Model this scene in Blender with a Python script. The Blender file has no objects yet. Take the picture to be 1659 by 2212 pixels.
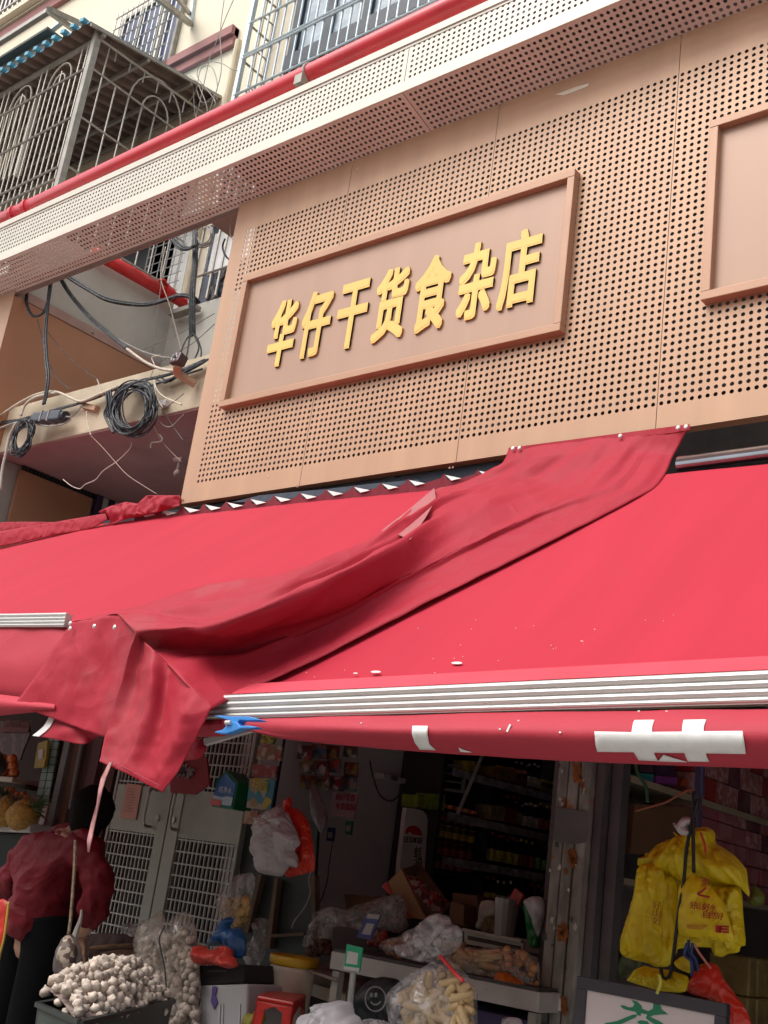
import bpy, bmesh, math, random
from mathutils import Vector, Matrix, noise
from mathutils.geometry import delaunay_2d_cdt
random.seed(7)
PI = math.pi
scene = bpy.context.scene
COL = scene.collection

# ------------------------------------------------------------------ camera, world, sun, exposure
AX = Vector((0.77052659, -0.09559195, -0.63019914))   # facade direction in camera axes (right, down, forward)
AY = Vector((0.6233191, 0.31972511, 0.71361696))
AZ = Vector((0.13327445, -0.942676, 0.30594098))
CAM = Vector((0.0, -4.0, 1.5))
FPX, CX, CY = 2462.0, 829.5, 1106.0
cam_d = bpy.data.cameras.new("camera")
cam = bpy.data.objects.new("camera", cam_d)
COL.objects.link(cam)
right = Vector((AX[0], AY[0], AZ[0])); down = Vector((AX[1], AY[1], AZ[1])); fwd = Vector((AX[2], AY[2], AZ[2]))
R3 = Matrix((right, -down, -fwd)).transposed()
cam.matrix_world = Matrix.Translation(CAM) @ R3.to_4x4()
cam_d.sensor_fit = 'VERTICAL'; cam_d.sensor_height = 36.0
cam_d.lens = 36.0 * FPX / 2212.0
cam_d.clip_end = 500; cam_d.clip_start = 0.05
scene.camera = cam

SUN_EL, SUN_AZ = 54.0, 205.0
w = bpy.data.worlds.new("World"); scene.world = w; w.use_nodes = True
nt = w.node_tree; nt.nodes.clear()
sky = nt.nodes.new("ShaderNodeTexSky"); sky.sky_type = 'NISHITA'; sky.sun_disc = False
sky.sun_elevation = math.radians(SUN_EL); sky.sun_rotation = math.radians(SUN_AZ)
sky.air_density = 1.0; sky.dust_density = 4.0; sky.ozone_density = 0.6
bg = nt.nodes.new("ShaderNodeBackground"); bg.inputs[1].default_value = 0.15
ow = nt.nodes.new("ShaderNodeOutputWorld")
hs = nt.nodes.new("ShaderNodeHueSaturation"); hs.inputs['Saturation'].default_value = 0.35
nt.links.new(sky.outputs[0], hs.inputs['Color']); nt.links.new(hs.outputs[0], bg.inputs[0]); nt.links.new(bg.outputs[0], ow.inputs[0])
sl = bpy.data.lights.new("sun", 'SUN'); sl.energy = 0.9; sl.angle = math.radians(40); sl.color = (1.0, 0.95, 0.88)
so = bpy.data.objects.new("sun", sl); COL.objects.link(so)
ea, aa = math.radians(SUN_EL), math.radians(SUN_AZ)
sd = Vector((math.sin(aa) * math.cos(ea), math.cos(aa) * math.cos(ea), math.sin(ea)))
so.rotation_euler = (-sd).to_track_quat('-Z', 'Y').to_euler(); so.location = (0, -10, 12)
vs = scene.view_settings
vs.view_transform = 'Standard'; vs.look = 'None'; vs.exposure = 0.72; vs.gamma = 1.0; vs.use_curve_mapping = False

# ------------------------------------------------------------------ measuring helpers
def ray(p):
    v = Vector((p[0] - CX, p[1] - CY, FPX))
    return Vector((AX.dot(v), AY.dot(v), AZ.dot(v)))
def Y(p, y):
    r = ray(p); return CAM + r * ((y - CAM.y) / r.y)
def Z(p, z):
    r = ray(p); return CAM + r * ((z - CAM.z) / r.z)
def X(p, x):
    r = ray(p); return CAM + r * ((x - CAM.x) / r.x)

# ------------------------------------------------------------------ materials
MATS = {}
def mat(name, col, rough=0.6, metal=0.0, var=0.12, vscale=6.0, bump=0.0, bscale=40.0, alpha=1.0, trans=0.0, dirt=None, coat=0.0, spec=0.5, sss=0.0, nstr=None, orand=0.05, crumple=0.0, cscale=6.0):
    if name in MATS: return MATS[name]
    m = bpy.data.materials.new(name); m.use_nodes = True
    n = m.node_tree.nodes; L = m.node_tree.links
    b = n["Principled BSDF"]
    b.inputs['Roughness'].default_value = rough
    b.inputs['Metallic'].default_value = metal
    b.inputs['Specular IOR Level'].default_value = spec
    if coat: b.inputs['Coat Weight'].default_value = coat
    tc = n.new("ShaderNodeTexCoord")
    nz = n.new("ShaderNodeTexNoise"); nz.inputs['Scale'].default_value = vscale; nz.inputs['Detail'].default_value = 6
    if nstr:
        mp = n.new("ShaderNodeMapping"); mp.inputs['Scale'].default_value = nstr; L.new(tc.outputs['Object'], mp.inputs[0]); L.new(mp.outputs[0], nz.inputs['Vector'])
    else: L.new(tc.outputs['Object'], nz.inputs['Vector'])
    mr = n.new("ShaderNodeMapRange"); mr.inputs[1].default_value = 0.3; mr.inputs[2].default_value = 0.7
    mr.inputs[3].default_value = 1.0 - var; mr.inputs[4].default_value = 1.0 + var * 0.6
    L.new(nz.outputs[0], mr.inputs[0])
    mx = n.new("ShaderNodeMix"); mx.data_type = 'RGBA'; mx.blend_type = 'MULTIPLY'; mx.inputs[0].default_value = 1.0
    mx.inputs[6].default_value = (*col, 1)
    oi = n.new("ShaderNodeObjectInfo"); om = n.new("ShaderNodeMapRange"); om.inputs[3].default_value = 1 - orand; om.inputs[4].default_value = 1 + orand
    L.new(oi.outputs['Random'], om.inputs[0]); mm = n.new("ShaderNodeMath"); mm.operation = 'MULTIPLY'; L.new(om.outputs[0], mm.inputs[0]); L.new(mr.outputs[0], mm.inputs[1])
    L.new(mm.outputs[0], mx.inputs[7])
    out = mx.outputs[2]
    if dirt:                                   # (colour, scale, threshold, amount)
        dn = n.new("ShaderNodeTexNoise"); dn.inputs['Scale'].default_value = dirt[1]; dn.inputs['Detail'].default_value = 8; dn.inputs['Roughness'].default_value = 0.65
        L.new(tc.outputs['Object'], dn.inputs['Vector'])
        dr = n.new("ShaderNodeMapRange"); dr.inputs[1].default_value = dirt[2]; dr.inputs[2].default_value = dirt[2] + 0.06
        dr.inputs[3].default_value = 0; dr.inputs[4].default_value = dirt[3]
        L.new(dn.outputs[0], dr.inputs[0])
        m2 = n.new("ShaderNodeMix"); m2.data_type = 'RGBA'; m2.inputs[7].default_value = (*dirt[0], 1)
        L.new(dr.outputs[0], m2.inputs[0]); L.new(out, m2.inputs[6]); out = m2.outputs[2]
    L.new(out, b.inputs['Base Color'])
    if bump:
        bn = n.new("ShaderNodeTexNoise"); bn.inputs['Scale'].default_value = bscale; bn.inputs['Detail'].default_value = 5
        L.new(tc.outputs['Object'], bn.inputs['Vector'])
        bp = n.new("ShaderNodeBump"); bp.inputs['Strength'].default_value = bump; bp.inputs['Distance'].default_value = 0.01
        L.new(bn.outputs[0], bp.inputs['Height']); L.new(bp.outputs[0], b.inputs['Normal'])
        if crumple:
            wn = n.new("ShaderNodeTexNoise"); wn.inputs['Scale'].default_value = cscale * .6; L.new(tc.outputs['Object'], wn.inputs['Vector'])
            ad = n.new("ShaderNodeMix"); ad.data_type = 'RGBA'; ad.blend_type = 'LINEAR_LIGHT'; ad.inputs[0].default_value = .35; L.new(tc.outputs['Object'], ad.inputs[6]); L.new(wn.outputs['Color'], ad.inputs[7])
            vo = n.new("ShaderNodeTexVoronoi"); vo.inputs['Scale'].default_value = cscale; L.new(ad.outputs[2], vo.inputs['Vector'])
            b2 = n.new("ShaderNodeBump"); b2.inputs['Strength'].default_value = crumple; b2.inputs['Distance'].default_value = .25 / cscale
            L.new(vo.outputs['Distance'], b2.inputs['Height']); L.new(bp.outputs[0], b2.inputs['Normal']); L.new(b2.outputs[0], b.inputs['Normal'])
    if alpha < 1: b.inputs['Alpha'].default_value = alpha
    if trans: b.inputs['Transmission Weight'].default_value = trans
    if sss:
        tr = n.new("ShaderNodeBsdfTranslucent"); L.new(out, tr.inputs[0])
        ms = n.new("ShaderNodeMixShader"); ms.inputs[0].default_value = sss
        o = n["Material Output"]; L.new(b.outputs[0], ms.inputs[1]); L.new(tr.outputs[0], ms.inputs[2]); L.new(ms.outputs[0], o.inputs[0])
    MATS[name] = m
    return m
def patch_mat(name, cols, scale, rough=0.5, spec=0.5):
    """printed packaging: voronoi cells picking colours"""
    if name in MATS: return MATS[name]
    m = mat(name, cols[0], rough, var=0.15, spec=spec)
    n = m.node_tree.nodes; L = m.node_tree.links; b = n["Principled BSDF"]
    tc = n.new("ShaderNodeTexCoord"); v = n.new("ShaderNodeTexVoronoi"); v.inputs['Scale'].default_value = scale
    L.new(tc.outputs['Object'], v.inputs['Vector'])
    sp = n.new("ShaderNodeSeparateColor"); L.new(v.outputs['Color'], sp.inputs[0])
    cr = n.new("ShaderNodeValToRGB"); cr.color_ramp.interpolation = 'CONSTANT'
    e = cr.color_ramp.elements
    e[0].position = 0; e[0].color = (*cols[0], 1); e[1].position = 1 / len(cols); e[1].color = (*cols[1], 1)
    for i in range(2, len(cols)):
        q = e.new(i / len(cols)); q.color = (*cols[i], 1)
    L.new(sp.outputs[0], cr.inputs[0]); L.new(cr.outputs[0], b.inputs['Base Color'])
    return m

COPPER = mat('copper_paint', (0.50, 0.298, 0.182), 0.42, 0.1, var=0.09, vscale=1.0, bump=0.05, bscale=3, nstr=(7, 1, .6), dirt=((.42, .25, .17), 3.5, .64, .25), orand=.035)
COPPER2 = mat('copper_board', (0.40, 0.245, 0.170), 0.42, 0.1, var=0.06, vscale=1.0, bump=0.02, bscale=3, nstr=(6, 1, .6))
BROWN = mat('brown_cladding', (0.42, 0.20, 0.11), 0.5, 0.1, var=0.1, vscale=2, dirt=((.7, .6, .5), 22, .74, .5))
CREAMMETAL = mat('cream_metal', (0.62, 0.575, 0.49), 0.5, 0.1, var=0.06, vscale=3)
SOFFIT = mat('soffit_metal', (0.70, 0.65, 0.58), 0.5, 0.1, var=0.08, vscale=3)
REDPIPE = mat('red_pipe_paint', (0.60, 0.035, 0.05), 0.35, 0.0, var=0.15, vscale=4, coat=0.2)
REDPIPE2 = mat('red_pipe_bright', (0.55, 0.02, 0.02), 0.4, var=0.2, vscale=9, dirt=((.4, .3, .28), 20, .62, .4))
GOLD = mat('gold_letter', (0.86, 0.54, 0.13), 0.45, 0.0, var=0.04)
GOLDSIDE = mat('gold_letter_side', (0.42, 0.22, 0.07), 0.5)
CREAMWALL = mat('cream_wall', (0.82, 0.73, 0.57), 0.85, var=0.06, vscale=1.5, bump=0.1, bscale=60)
PURPLEBAND = mat('mauve_band', (0.36, 0.17, 0.16), 0.85, var=0.12, vscale=4)
GREYWALL = mat('grey_wall', (0.50, 0.48, 0.42), 0.9, var=0.12, vscale=2.5, bump=0.15, bscale=40)
BEAM = mat('beam_plaster', (0.62, 0.52, 0.38), 0.9, var=0.14, vscale=4, bump=0.2, bscale=30, dirt=((.35, .29, .22), 5, .58, .35))
MAROON = mat('maroon_plaster', (0.40, 0.21, 0.21), 0.9, var=0.15, vscale=3, dirt=((.10, .03, .04), 9, .66, .7), bump=0.15)
DARK = mat('dark_void', (0.012, 0.011, 0.012), 0.9)
DARKWALL = mat('dark_wall', (0.06, 0.05, 0.05), 0.9, bump=0.2)
GLASS_D = mat('dark_glass', (0.05, 0.06, 0.09), 0.12, 0.0, var=0.3, vscale=5)
STEEL = mat('galvanised_bar', (0.40, 0.37, 0.33), 0.45, 0.5, var=0.15, vscale=20)
STEELB = mat('blue_white_bar', (0.55, 0.64, 0.68), 0.4, 0.4, var=0.12, vscale=20)
OLDSTEEL = mat('old_frame_steel', (0.36, 0.34, 0.30), 0.6, 0.4, var=0.2, vscale=12)
CABLE = mat('black_cable', (0.025, 0.028, 0.035), 0.5, var=0.3, vscale=30, dirt=((.16, .17, .19), 30, .55, .5))
CABLEG = mat('grey_cable', (0.30, 0.28, 0.26), 0.6, var=0.2, vscale=30)
CABLEW = mat('beige_cable', (0.60, 0.52, 0.42), 0.6, var=0.2, vscale=30)
AWN = mat('awning_red', (0.50, 0.024, 0.050), 0.75, var=0.06, vscale=1.0, bump=0.04, bscale=2.5, sss=0.08, spec=0.3, nstr=(5, .7, .7), dirt=((.44, .06, .08), 2.2, .64, .15))
DRAPE = mat('drape_red', (0.385, 0.018, 0.037), 0.66, var=0.06, vscale=1.2, bump=0.12, bscale=160, spec=0.3, dirt=((.38, .09, .10), 1.3, .58, .30), sss=0.04, crumple=.20, cscale=4.5)
DRAPEBACK = mat('drape_back', (0.40, 0.12, 0.13), 0.7, var=0.1)
ALU = mat('aluminium_profile', (0.62, 0.61, 0.59), 0.42, 0.5, var=0.05)
WHITE = mat('white_plastic', (0.72, 0.70, 0.68), 0.5, var=0.06)
WHITETAPE = mat('white_vinyl', (0.80, 0.80, 0.78), 0.5, var=0.08, vscale=30)
GREYWHITE = mat('shop_plaster', (0.72, 0.70, 0.72), 0.85, var=0.08, vscale=1.5)
GATE = mat('gate_paint', (0.30, 0.30, 0.27), 0.45, 0.3, var=0.12, vscale=5)
BLUE = mat('blue_plastic', (0.06, 0.28, 0.72), 0.35, var=0.1)

# ------------------------------------------------------------------ mesh helpers
class MB:
    def __init__(s): s.v = []; s.f = []; s.mi = []
    def add(s, vs, fs, mi=0):
        k = len(s.v); s.v += [tuple(v) for v in vs]
        for f in fs: s.f.append(tuple(i + k for i in f)); s.mi.append(mi)
    def box(s, c, d, rot=None, mi=0):
        c = Vector(c); x, y, z = d[0] / 2, d[1] / 2, d[2] / 2
        P = [Vector((a * x, b * y, e * z)) for a in (-1, 1) for b in (-1, 1) for e in (-1, 1)]
        if rot is not None: P = [rot @ p for p in P]
        s.add([p + c for p in P], [(0, 1, 3, 2), (4, 6, 7, 5), (0, 4, 5, 1), (2, 3, 7, 6), (0, 2, 6, 4), (1, 5, 7, 3)], mi)
    def span(s, a, b, mi=0):
        s.box([(a[i] + b[i]) / 2 for i in range(3)], [abs(b[i] - a[i]) for i in range(3)], mi=mi)
    def bar(s, a, b, w, h=None, mi=0, n=0, w2=None):
        """bar between two points: rectangular (n=0) or n-sided round"""
        a = Vector(a); b = Vector(b); d = (b - a)
        if d.length < 1e-6: return
        d.normalize(); up = Vector((0, 0, 1)) if abs(d.z) < 0.9 else Vector((0, 1, 0))
        u = d.cross(up).normalized(); v = u.cross(d)
        h = h or w
        if n == 0: ring = [(-w / 2, -h / 2), (w / 2, -h / 2), (w / 2, h / 2), (-w / 2, h / 2)]; n = 4
        else: ring = [(math.cos(2 * PI * i / n) * w, math.sin(2 * PI * i / n) * w) for i in range(n)]
        k = (w2 / w) if w2 is not None else 1
        vs = [a + u * p + v * q for p, q in ring] + [b + u * p * k + v * q * k for p, q in ring]
        fs = [(i, (i + 1) % n, (i + 1) % n + n, i + n) for i in range(n)] + [tuple(range(n))[::-1], tuple(range(n, 2 * n))]
        s.add(vs, fs, mi)
    def tube(s, pts, r, n=6, mi=0, closed=False):
        pts = [Vector(p) for p in pts]; rings = []
        N = len(pts); ref = None
        for i, p in enumerate(pts):
            a = pts[i - 1] if i else pts[0]; b = pts[i + 1] if i < N - 1 else pts[-1]
            d = (b - a).normalized() if (b - a).length > 1e-9 else Vector((0, 0, 1))
            if ref is None: ref = Vector((0, 0, 1)) if abs(d.z) < 0.9 else Vector((1, 0, 0))
            u = d.cross(ref)
            if u.length < 1e-4: u = d.cross(Vector((0, 1, 0)))
            u.normalize(); v = u.cross(d).normalized(); ref = v
            rr = r[i] if isinstance(r, (list, tuple)) else r
            rings.append([p + u * math.cos(2 * PI * k / n) * rr + v * math.sin(2 * PI * k / n) * rr for k in range(n)])
        vs = [q for g in rings for q in g]
        fs = [(i * n + k, i * n + (k + 1) % n, (i + 1) * n + (k + 1) % n, (i + 1) * n + k) for i in range(N - 1) for k in range(n)]
        fs += [tuple(range(n))[::-1], tuple((N - 1) * n + k for k in range(n))]
        s.add(vs, fs, mi)
    def lathe(s, prof, c, n=16, mi=0, rot=None):
        c = Vector(c); vs = []
        for r, z in prof:
            for k in range(n):
                p = Vector((math.cos(2 * PI * k / n) * r, math.sin(2 * PI * k / n) * r, z))
                if rot is not None: p = rot @ p
                vs.append(p + c)
        m = len(prof)
        fs = [(i * n + k, i * n + (k + 1) % n, (i + 1) * n + (k + 1) % n, (i + 1) * n + k) for i in range(m - 1) for k in range(n)]
        fs += [tuple(range(n))[::-1], tuple((m - 1) * n + k for k in range(n))]
        s.add(vs, fs, mi)
    def prism(s, pts, off, mi=0):
        """polygon (3-D points) extruded by a vector"""
        n = len(pts); off = Vector(off); P = [Vector(p) for p in pts]
        s.add(P + [p + off for p in P], [tuple(range(n))[::-1], tuple(range(n, 2 * n))] + [(i, (i + 1) % n, (i + 1) % n + n, i + n) for i in range(n)], mi)
    def build(s, name, mats, parent=None, smooth=False, bevel=0.0):
        me = bpy.data.meshes.new(name); me.from_pydata(s.v, [], s.f)
        mats = mats if isinstance(mats, (list, tuple)) else [mats]
        for m in mats: me.materials.append(m)
        if len(mats) > 1: me.polygons.foreach_set('material_index', s.mi)
        bm = bmesh.new(); bm.from_mesh(me); bmesh.ops.recalc_face_normals(bm, faces=bm.faces); bm.to_mesh(me); bm.free()
        if smooth: me.polygons.foreach_set('use_smooth', [True] * len(me.polygons))
        me.update()
        o = bpy.data.objects.new(name, me); COL.objects.link(o)
        if bevel:
            b = o.modifiers.new("bevel", 'BEVEL'); b.width = bevel; b.segments = 2; b.limit_method = 'ANGLE'
        if parent is not None:
            o.parent = parent; o.matrix_parent_inverse = Matrix.Translation(parent.location).inverted()
        return o
def tag(o, label=None, cat=None, group=None, kind=None):
    if label: o['label'] = label
    if cat: o['category'] = cat
    if group: o['group'] = group
    if kind: o['kind'] = kind
    return o
def thing(name, label, cat, loc=(0, 0, 0), group=None):
    o = bpy.data.objects.new(name, None); COL.objects.link(o); o.location = loc; o.empty_display_size = 0.1
    return tag(o, label, cat, group)
def copy_tree(o, loc=None, parent=None, label=None, group=None, rot=None, scale=None):
    c = o.copy(); COL.objects.link(c)
    if parent is not None: c.parent = parent
    if loc is not None: c.location = loc
    if rot is not None: c.rotation_euler = rot
    if scale is not None: c.scale = scale
    if label: c['label'] = label
    if group: c['group'] = group
    for ch in [x for x in o.children]: copy_tree(ch, parent=c)
    return c
def crom(P, t, crisp=0.0):
    n = len(P) - 1; i = min(int(t), n - 1); f = t - i
    p0 = P[max(i - 1, 0)]; p1 = P[i]; p2 = P[i + 1]; p3 = P[min(i + 2, n)]
    return [crisp * (b + (c - b) * f) + (1 - crisp) * 0.5 * ((2 * b) + (-a + c) * f + (2 * a - 5 * b + 4 * c - d) * f * f + (-a + 3 * b - 3 * c + d) * f ** 3) for a, b, c, d in zip(p0, p1, p2, p3)]
def spline(P, k=8, crisp=0.0):
    P = [tuple(p) for p in P]; N = (len(P) - 1) * k
    return [Vector(crom(P, i / k, crisp)) for i in range(N + 1)]
def sheet(rows, ku=6, kv=6, wrinkle=0.0, wscale=6, seed=0, crisp=0.0):
    """smooth surface through a grid of 3-D control points -> (verts, faces)"""
    rr = [[tuple(q) for q in spline(r, kv, crisp)] for r in rows]; nv = len(rr[0])
    cols = [spline([rr[i][j] for i in range(len(rr))], ku, crisp * .5) for j in range(nv)]
    nu = len(cols[0]); vs = []
    for i in range(nu):
        for j in range(nv):
            p = cols[j][i].copy()
            if wrinkle:
                q = p * wscale + Vector((seed, 0, 0)); p += Vector((0, -1, 0.5)) * wrinkle * noise.noise(q) + Vector((0, -1, 0.5)) * wrinkle * 0.5 * noise.noise(q * 2.7)
            vs.append(p)
    fs = [(i * nv + j, i * nv + j + 1, (i + 1) * nv + j + 1, (i + 1) * nv + j) for i in range(nu - 1) for j in range(nv - 1)]
    return vs, fs
def solid(o, t):
    m = o.modifiers.new("thickness", 'SOLIDIFY'); m.thickness = t; m.offset = 0; return o
def inside(p, poly):
    c = False; j = len(poly) - 1
    for i in range(len(poly)):
        a, b = poly[i], poly[j]
        if (a[1] > p[1]) != (b[1] > p[1]) and p[0] < (b[0] - a[0]) * (p[1] - a[1]) / (b[1] - a[1]) + a[0]: c = not c
        j = i
    return c
def segd(p, a, b):
    d = Vector((b[0] - a[0], b[1] - a[1])); q = Vector((p[0] - a[0], p[1] - a[1]))
    t = max(0, min(1, q.dot(d) / max(d.length_squared, 1e-12))); return (q - d * t).length
def puffy_mesh(outline, y, thick, wrinkle=0.01, wscale=18, step=None, back=0.5, lean=0.0, smooth_outline=True, puff=0.5, fold=0.0, fan=0.0):
    """a soft body: outline traced in the facade-parallel plane at depth y, swollen to a real thickness"""
    P = [(Y(p, y).x, Y(p, y).z) for p in outline]
    if smooth_outline:
        n = len(P); Q = []
        for i in range(n):
            a, b = P[i], P[(i + 1) % n]
            Q += [(a[0] * .82 + b[0] * .18, a[1] * .82 + b[1] * .18), ((a[0] + b[0]) / 2, (a[1] + b[1]) / 2), (a[0] * .18 + b[0] * .82, a[1] * .18 + b[1] * .82)]
        P = Q
    xs = [p[0] for p in P]; zs = [p[1] for p in P]; W = max(xs) - min(xs); H = max(zs) - min(zs)
    step = step or max(0.006, min(W, H) / 18)
    pts = [Vector(p) for p in P]; n0 = len(P); i = 0
    zz = min(zs)
    while zz < max(zs):
        xx = min(xs) + (step / 2 if i % 2 else 0)
        while xx < max(xs):
            if inside((xx, zz), P) and min(segd((xx, zz), P[k], P[k - 1]) for k in range(n0)) > step * 0.45: pts.append(Vector((xx, zz)))
            xx += step
        zz += step * 0.87; i += 1
    v2, e2, f2, _, _, _ = delaunay_2d_cdt(pts, [], [list(range(n0))], 1, 1e-6)
    R = min(W, H) / 2; vs = []; N = len(v2); D = []
    for v in v2:
        d = min(segd(v, P[k], P[k - 1]) for k in range(n0)); D.append(d)
    for sgn in (-1, 1):
        for v, d in zip(v2, D):
            h = thick * min(1.0, d / R) ** puff
            wv = wrinkle * (noise.noise(Vector((v[0] * wscale, v[1] * wscale, y * 7 + sgn))) + 0.6 * noise.noise(Vector((v[0] * wscale * 2.6, v[1] * wscale * 1.6, 3.3))))
            if fold: wv += fold * math.sin(v[0] * wscale * 1.7 + 3 * noise.noise(Vector((v[0] * 5, v[1] * 5, 0))))
            if fan:
                ax_, az_ = v[0] - (max(xs) + min(xs)) / 2, max(zs) + .25 * H - v[1]; th_ = math.atan2(ax_, az_); rn = noise.noise(Vector((th_ * 9, az_ * 2.2, y * 5))); wv += fan * (1 - 2.2 * abs(rn)) + fan * .5 * (1 - 2 * abs(noise.noise(Vector((v[0] * 16, v[1] * 9, y * 3)))))
            wv *= min(1, d / (step * 1.5))
            vs.append(Vector((v[0], y + lean * (v[1] - min(zs)) + (sgn * h * (1 if sgn < 0 else back)) + sgn * 0.0015 - wv, v[1])))
    fs = [tuple(f) for f in f2] + [tuple(i + N for i in f)[::-1] for f in f2]
    edge = {}
    for f in f2:
        for a, b in zip(f, f[1:] + f[:1]): edge[(a, b)] = edge.get((a, b), 0) + 1
    for a, b in edge:
        if (b, a) not in edge: fs.append((b, a, a + N, b + N))
    return vs, fs
def puffy(name, outline, y, thick, m, label=None, cat=None, group=None, parent=None, **k):
    vs, fs = puffy_mesh(outline, y, thick, **k); mb = MB(); mb.add(vs, fs)
    o = mb.build(name, m, parent, smooth=True)
    return tag(o, label, cat, group)
def slab(mb, corners, y, t, mi=0):
    """flat board: traced corners on plane y, thickness t going back"""
    mb.prism([Y(c, y) for c in corners], (0, t, 0), mi)
def text_verts(s, offset=0.0, extrude=0.0):
    cu = bpy.data.curves.new('lettering', 'FONT'); cu.body = s; cu.size = 1; cu.offset = offset; cu.extrude = extrude; cu.resolution_u = 3
    o = bpy.data.objects.new('lettering', cu); COL.objects.link(o)
    bpy.context.view_layer.update()
    dg = bpy.context.evaluated_depsgraph_get()
    me = bpy.data.meshes.new_from_object(o.evaluated_get(dg))
    vs = [v.co.copy() for v in me.vertices]; fs = [tuple(p.vertices) for p in me.polygons]
    bpy.data.objects.remove(o); bpy.data.curves.remove(cu); bpy.data.meshes.remove(me)
    return vs, fs
def text_on(mb, s, o, ux, uz, w, h, nrm, depth=0.002, offset=0.0, mi=0):
    """lettering fitted to a w x h rectangle with lower-left corner o, axes ux/uz, raised along nrm"""
    vs, fs = text_verts(s, offset, 0.5)
    if not vs: return
    x0 = min(v.x for v in vs); x1 = max(v.x for v in vs); y0 = min(v.y for v in vs); y1 = max(v.y for v in vs)
    o = Vector(o); ux = Vector(ux).normalized(); uz = Vector(uz).normalized(); nrm = Vector(nrm).normalized()
    mb.add([o + ux * (v.x - x0) / (x1 - x0) * w + uz * (v.y - y0) / (y1 - y0) * h + nrm * (v.z + 0.5) * depth for v in vs], fs, mi)
def perforated(mb, O, U, V, nu, nv, pitch, r, margins=(0, 0, 0, 0), skip=None, n=8):
    """sheet with real round holes: nu x nv cells from corner O along unit vectors U, V; margins left,right,bottom,top"""
    O = Vector(O); U = Vector(U); V = Vector(V); ml, mr_, mb_, mt = margins
    P = lambda a, b: O + U * a + V * b
    W, H = nu * pitch, nv * pitch
    if ml: mb.add([P(-ml, -mb_), P(0, -mb_), P(0, H + mt), P(-ml, H + mt)], [(0, 1, 2, 3)])
    if mr_: mb.add([P(W, -mb_), P(W + mr_, -mb_), P(W + mr_, H + mt), P(W, H + mt)], [(0, 1, 2, 3)])
    if mb_: mb.add([P(0, -mb_), P(W, -mb_), P(W, 0), P(0, 0)], [(0, 1, 2, 3)])
    if mt: mb.add([P(0, H), P(W, H), P(W, H + mt), P(0, H + mt)], [(0, 1, 2, 3)])
    sq = [(-.5, -.5), (0, -.5), (.5, -.5), (.5, 0), (.5, .5), (0, .5), (-.5, .5), (-.5, 0)]
    ci = [(math.cos(math.radians(a)), math.sin(math.radians(a))) for a in (225, 270, 315, 0, 45, 90, 135, 180)]
    ring = [(i, (i + 1) % 8, (i + 1) % 8 + 8, i + 8) for i in range(8)]
    for j in range(nv):
        for i in range(nu):
            cx, cy = (i + .5) * pitch, (j + .5) * pitch
            if skip and skip(P(cx, cy)):
                mb.add([P(i * pitch, j * pitch), P((i + 1) * pitch, j * pitch), P((i + 1) * pitch, (j + 1) * pitch), P(i * pitch, (j + 1) * pitch)], [(0, 1, 2, 3)])
                continue
            mb.add([P(cx + a * pitch, cy + b * pitch) for a, b in sq] + [P(cx + a * r, cy + b * r) for a, b in ci], ring)
# ------------------------------------------------------------------ ground and surroundings
g = MB(); g.span((-60, -60, -0.02), (60, 60, -0.15)); g.v = [v for v in g.v]
tag(g.build('street', mat('pale_concrete', (0.30, 0.29, 0.27), 0.9, var=0.2, vscale=3, bump=0.3)), kind='structure')
g = MB(); g.span((-14, -1.6, 0.0), (4, 4.6, -0.14))
tag(g.build('pavement', mat('paving', (0.32, 0.30, 0.28), 0.85, var=0.2, vscale=5, bump=0.3)), kind='structure')
# added block of flats, unseen behind the camera, put there to shade the shops
t = thing('apartment_building', 'added cream block of flats behind the camera that shades the shops', 'building', (0, -11, 0))
m = MB(); m.span((-26, -11, 0), (16, -14, 7)); m.build('wall', CREAMWALL, t)
for i in range(10):
    for j in range(2):
        m = MB(); m.span((-24 + i * 4, -10.96, 1.2 + j * 3.2), (-22.2 + i * 4, -11.02, 2.8 + j * 3.2)); m.build('window', GLASS_D, t)

# ------------------------------------------------------------------ upper flats
YB = 1.6
t = thing('apartment_building', 'cream upper flats with mauve bands behind the cages and canopy', 'building', (-8, YB, 6))
BLD = t
m = MB(); m.span((-17, YB, 6.0), (2, YB + 0.4, 15)); m.build('wall', CREAMWALL, t)
zb1 = Y((377, 139), YB).z; zb0 = Y((403, 156), YB).z; xr = Y((514, 80), YB).x
m = MB(); m.span((xr - 3.2, YB, zb0), (xr, YB - 0.05, zb1)); m.span((xr - 3.2, YB, zb0 + (zb1 - zb0) * .55), (xr, YB - 0.09, zb1 + 0.01)); m.build('wall_band', PURPLEBAND, t)
za = Y((0, 80), YB).z; zc = Y((0, 92), YB).z
m = MB(); m.span((-17, YB, zc - 0.04), (-8.9, YB - 0.06, za)); m.build('wall_band', PURPLEBAND, t)
zd = Y((0, 64), YB).z
m = MB(); m.span((-17, YB, zd - .08), (-9.2, YB - 0.16, zd)); m.span((-17, YB, za + .03), (-9.2, YB - 0.08, zd - 0.1)); m.build('ledge', CREAMWALL, t)
# drain pipes down the wall
for px_, yy in (((388, 45), 0.05),):
    a = Y((362, 10), YB - .05); b = Y((348, 60), YB - .05)
    m = MB(); m.bar((a.x, YB - .05, a.z + 1), (a.x, YB - .05, a.z - 2), 0.03, n=8); m.build('drain_pipe', CREAMMETAL, t)
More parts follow.
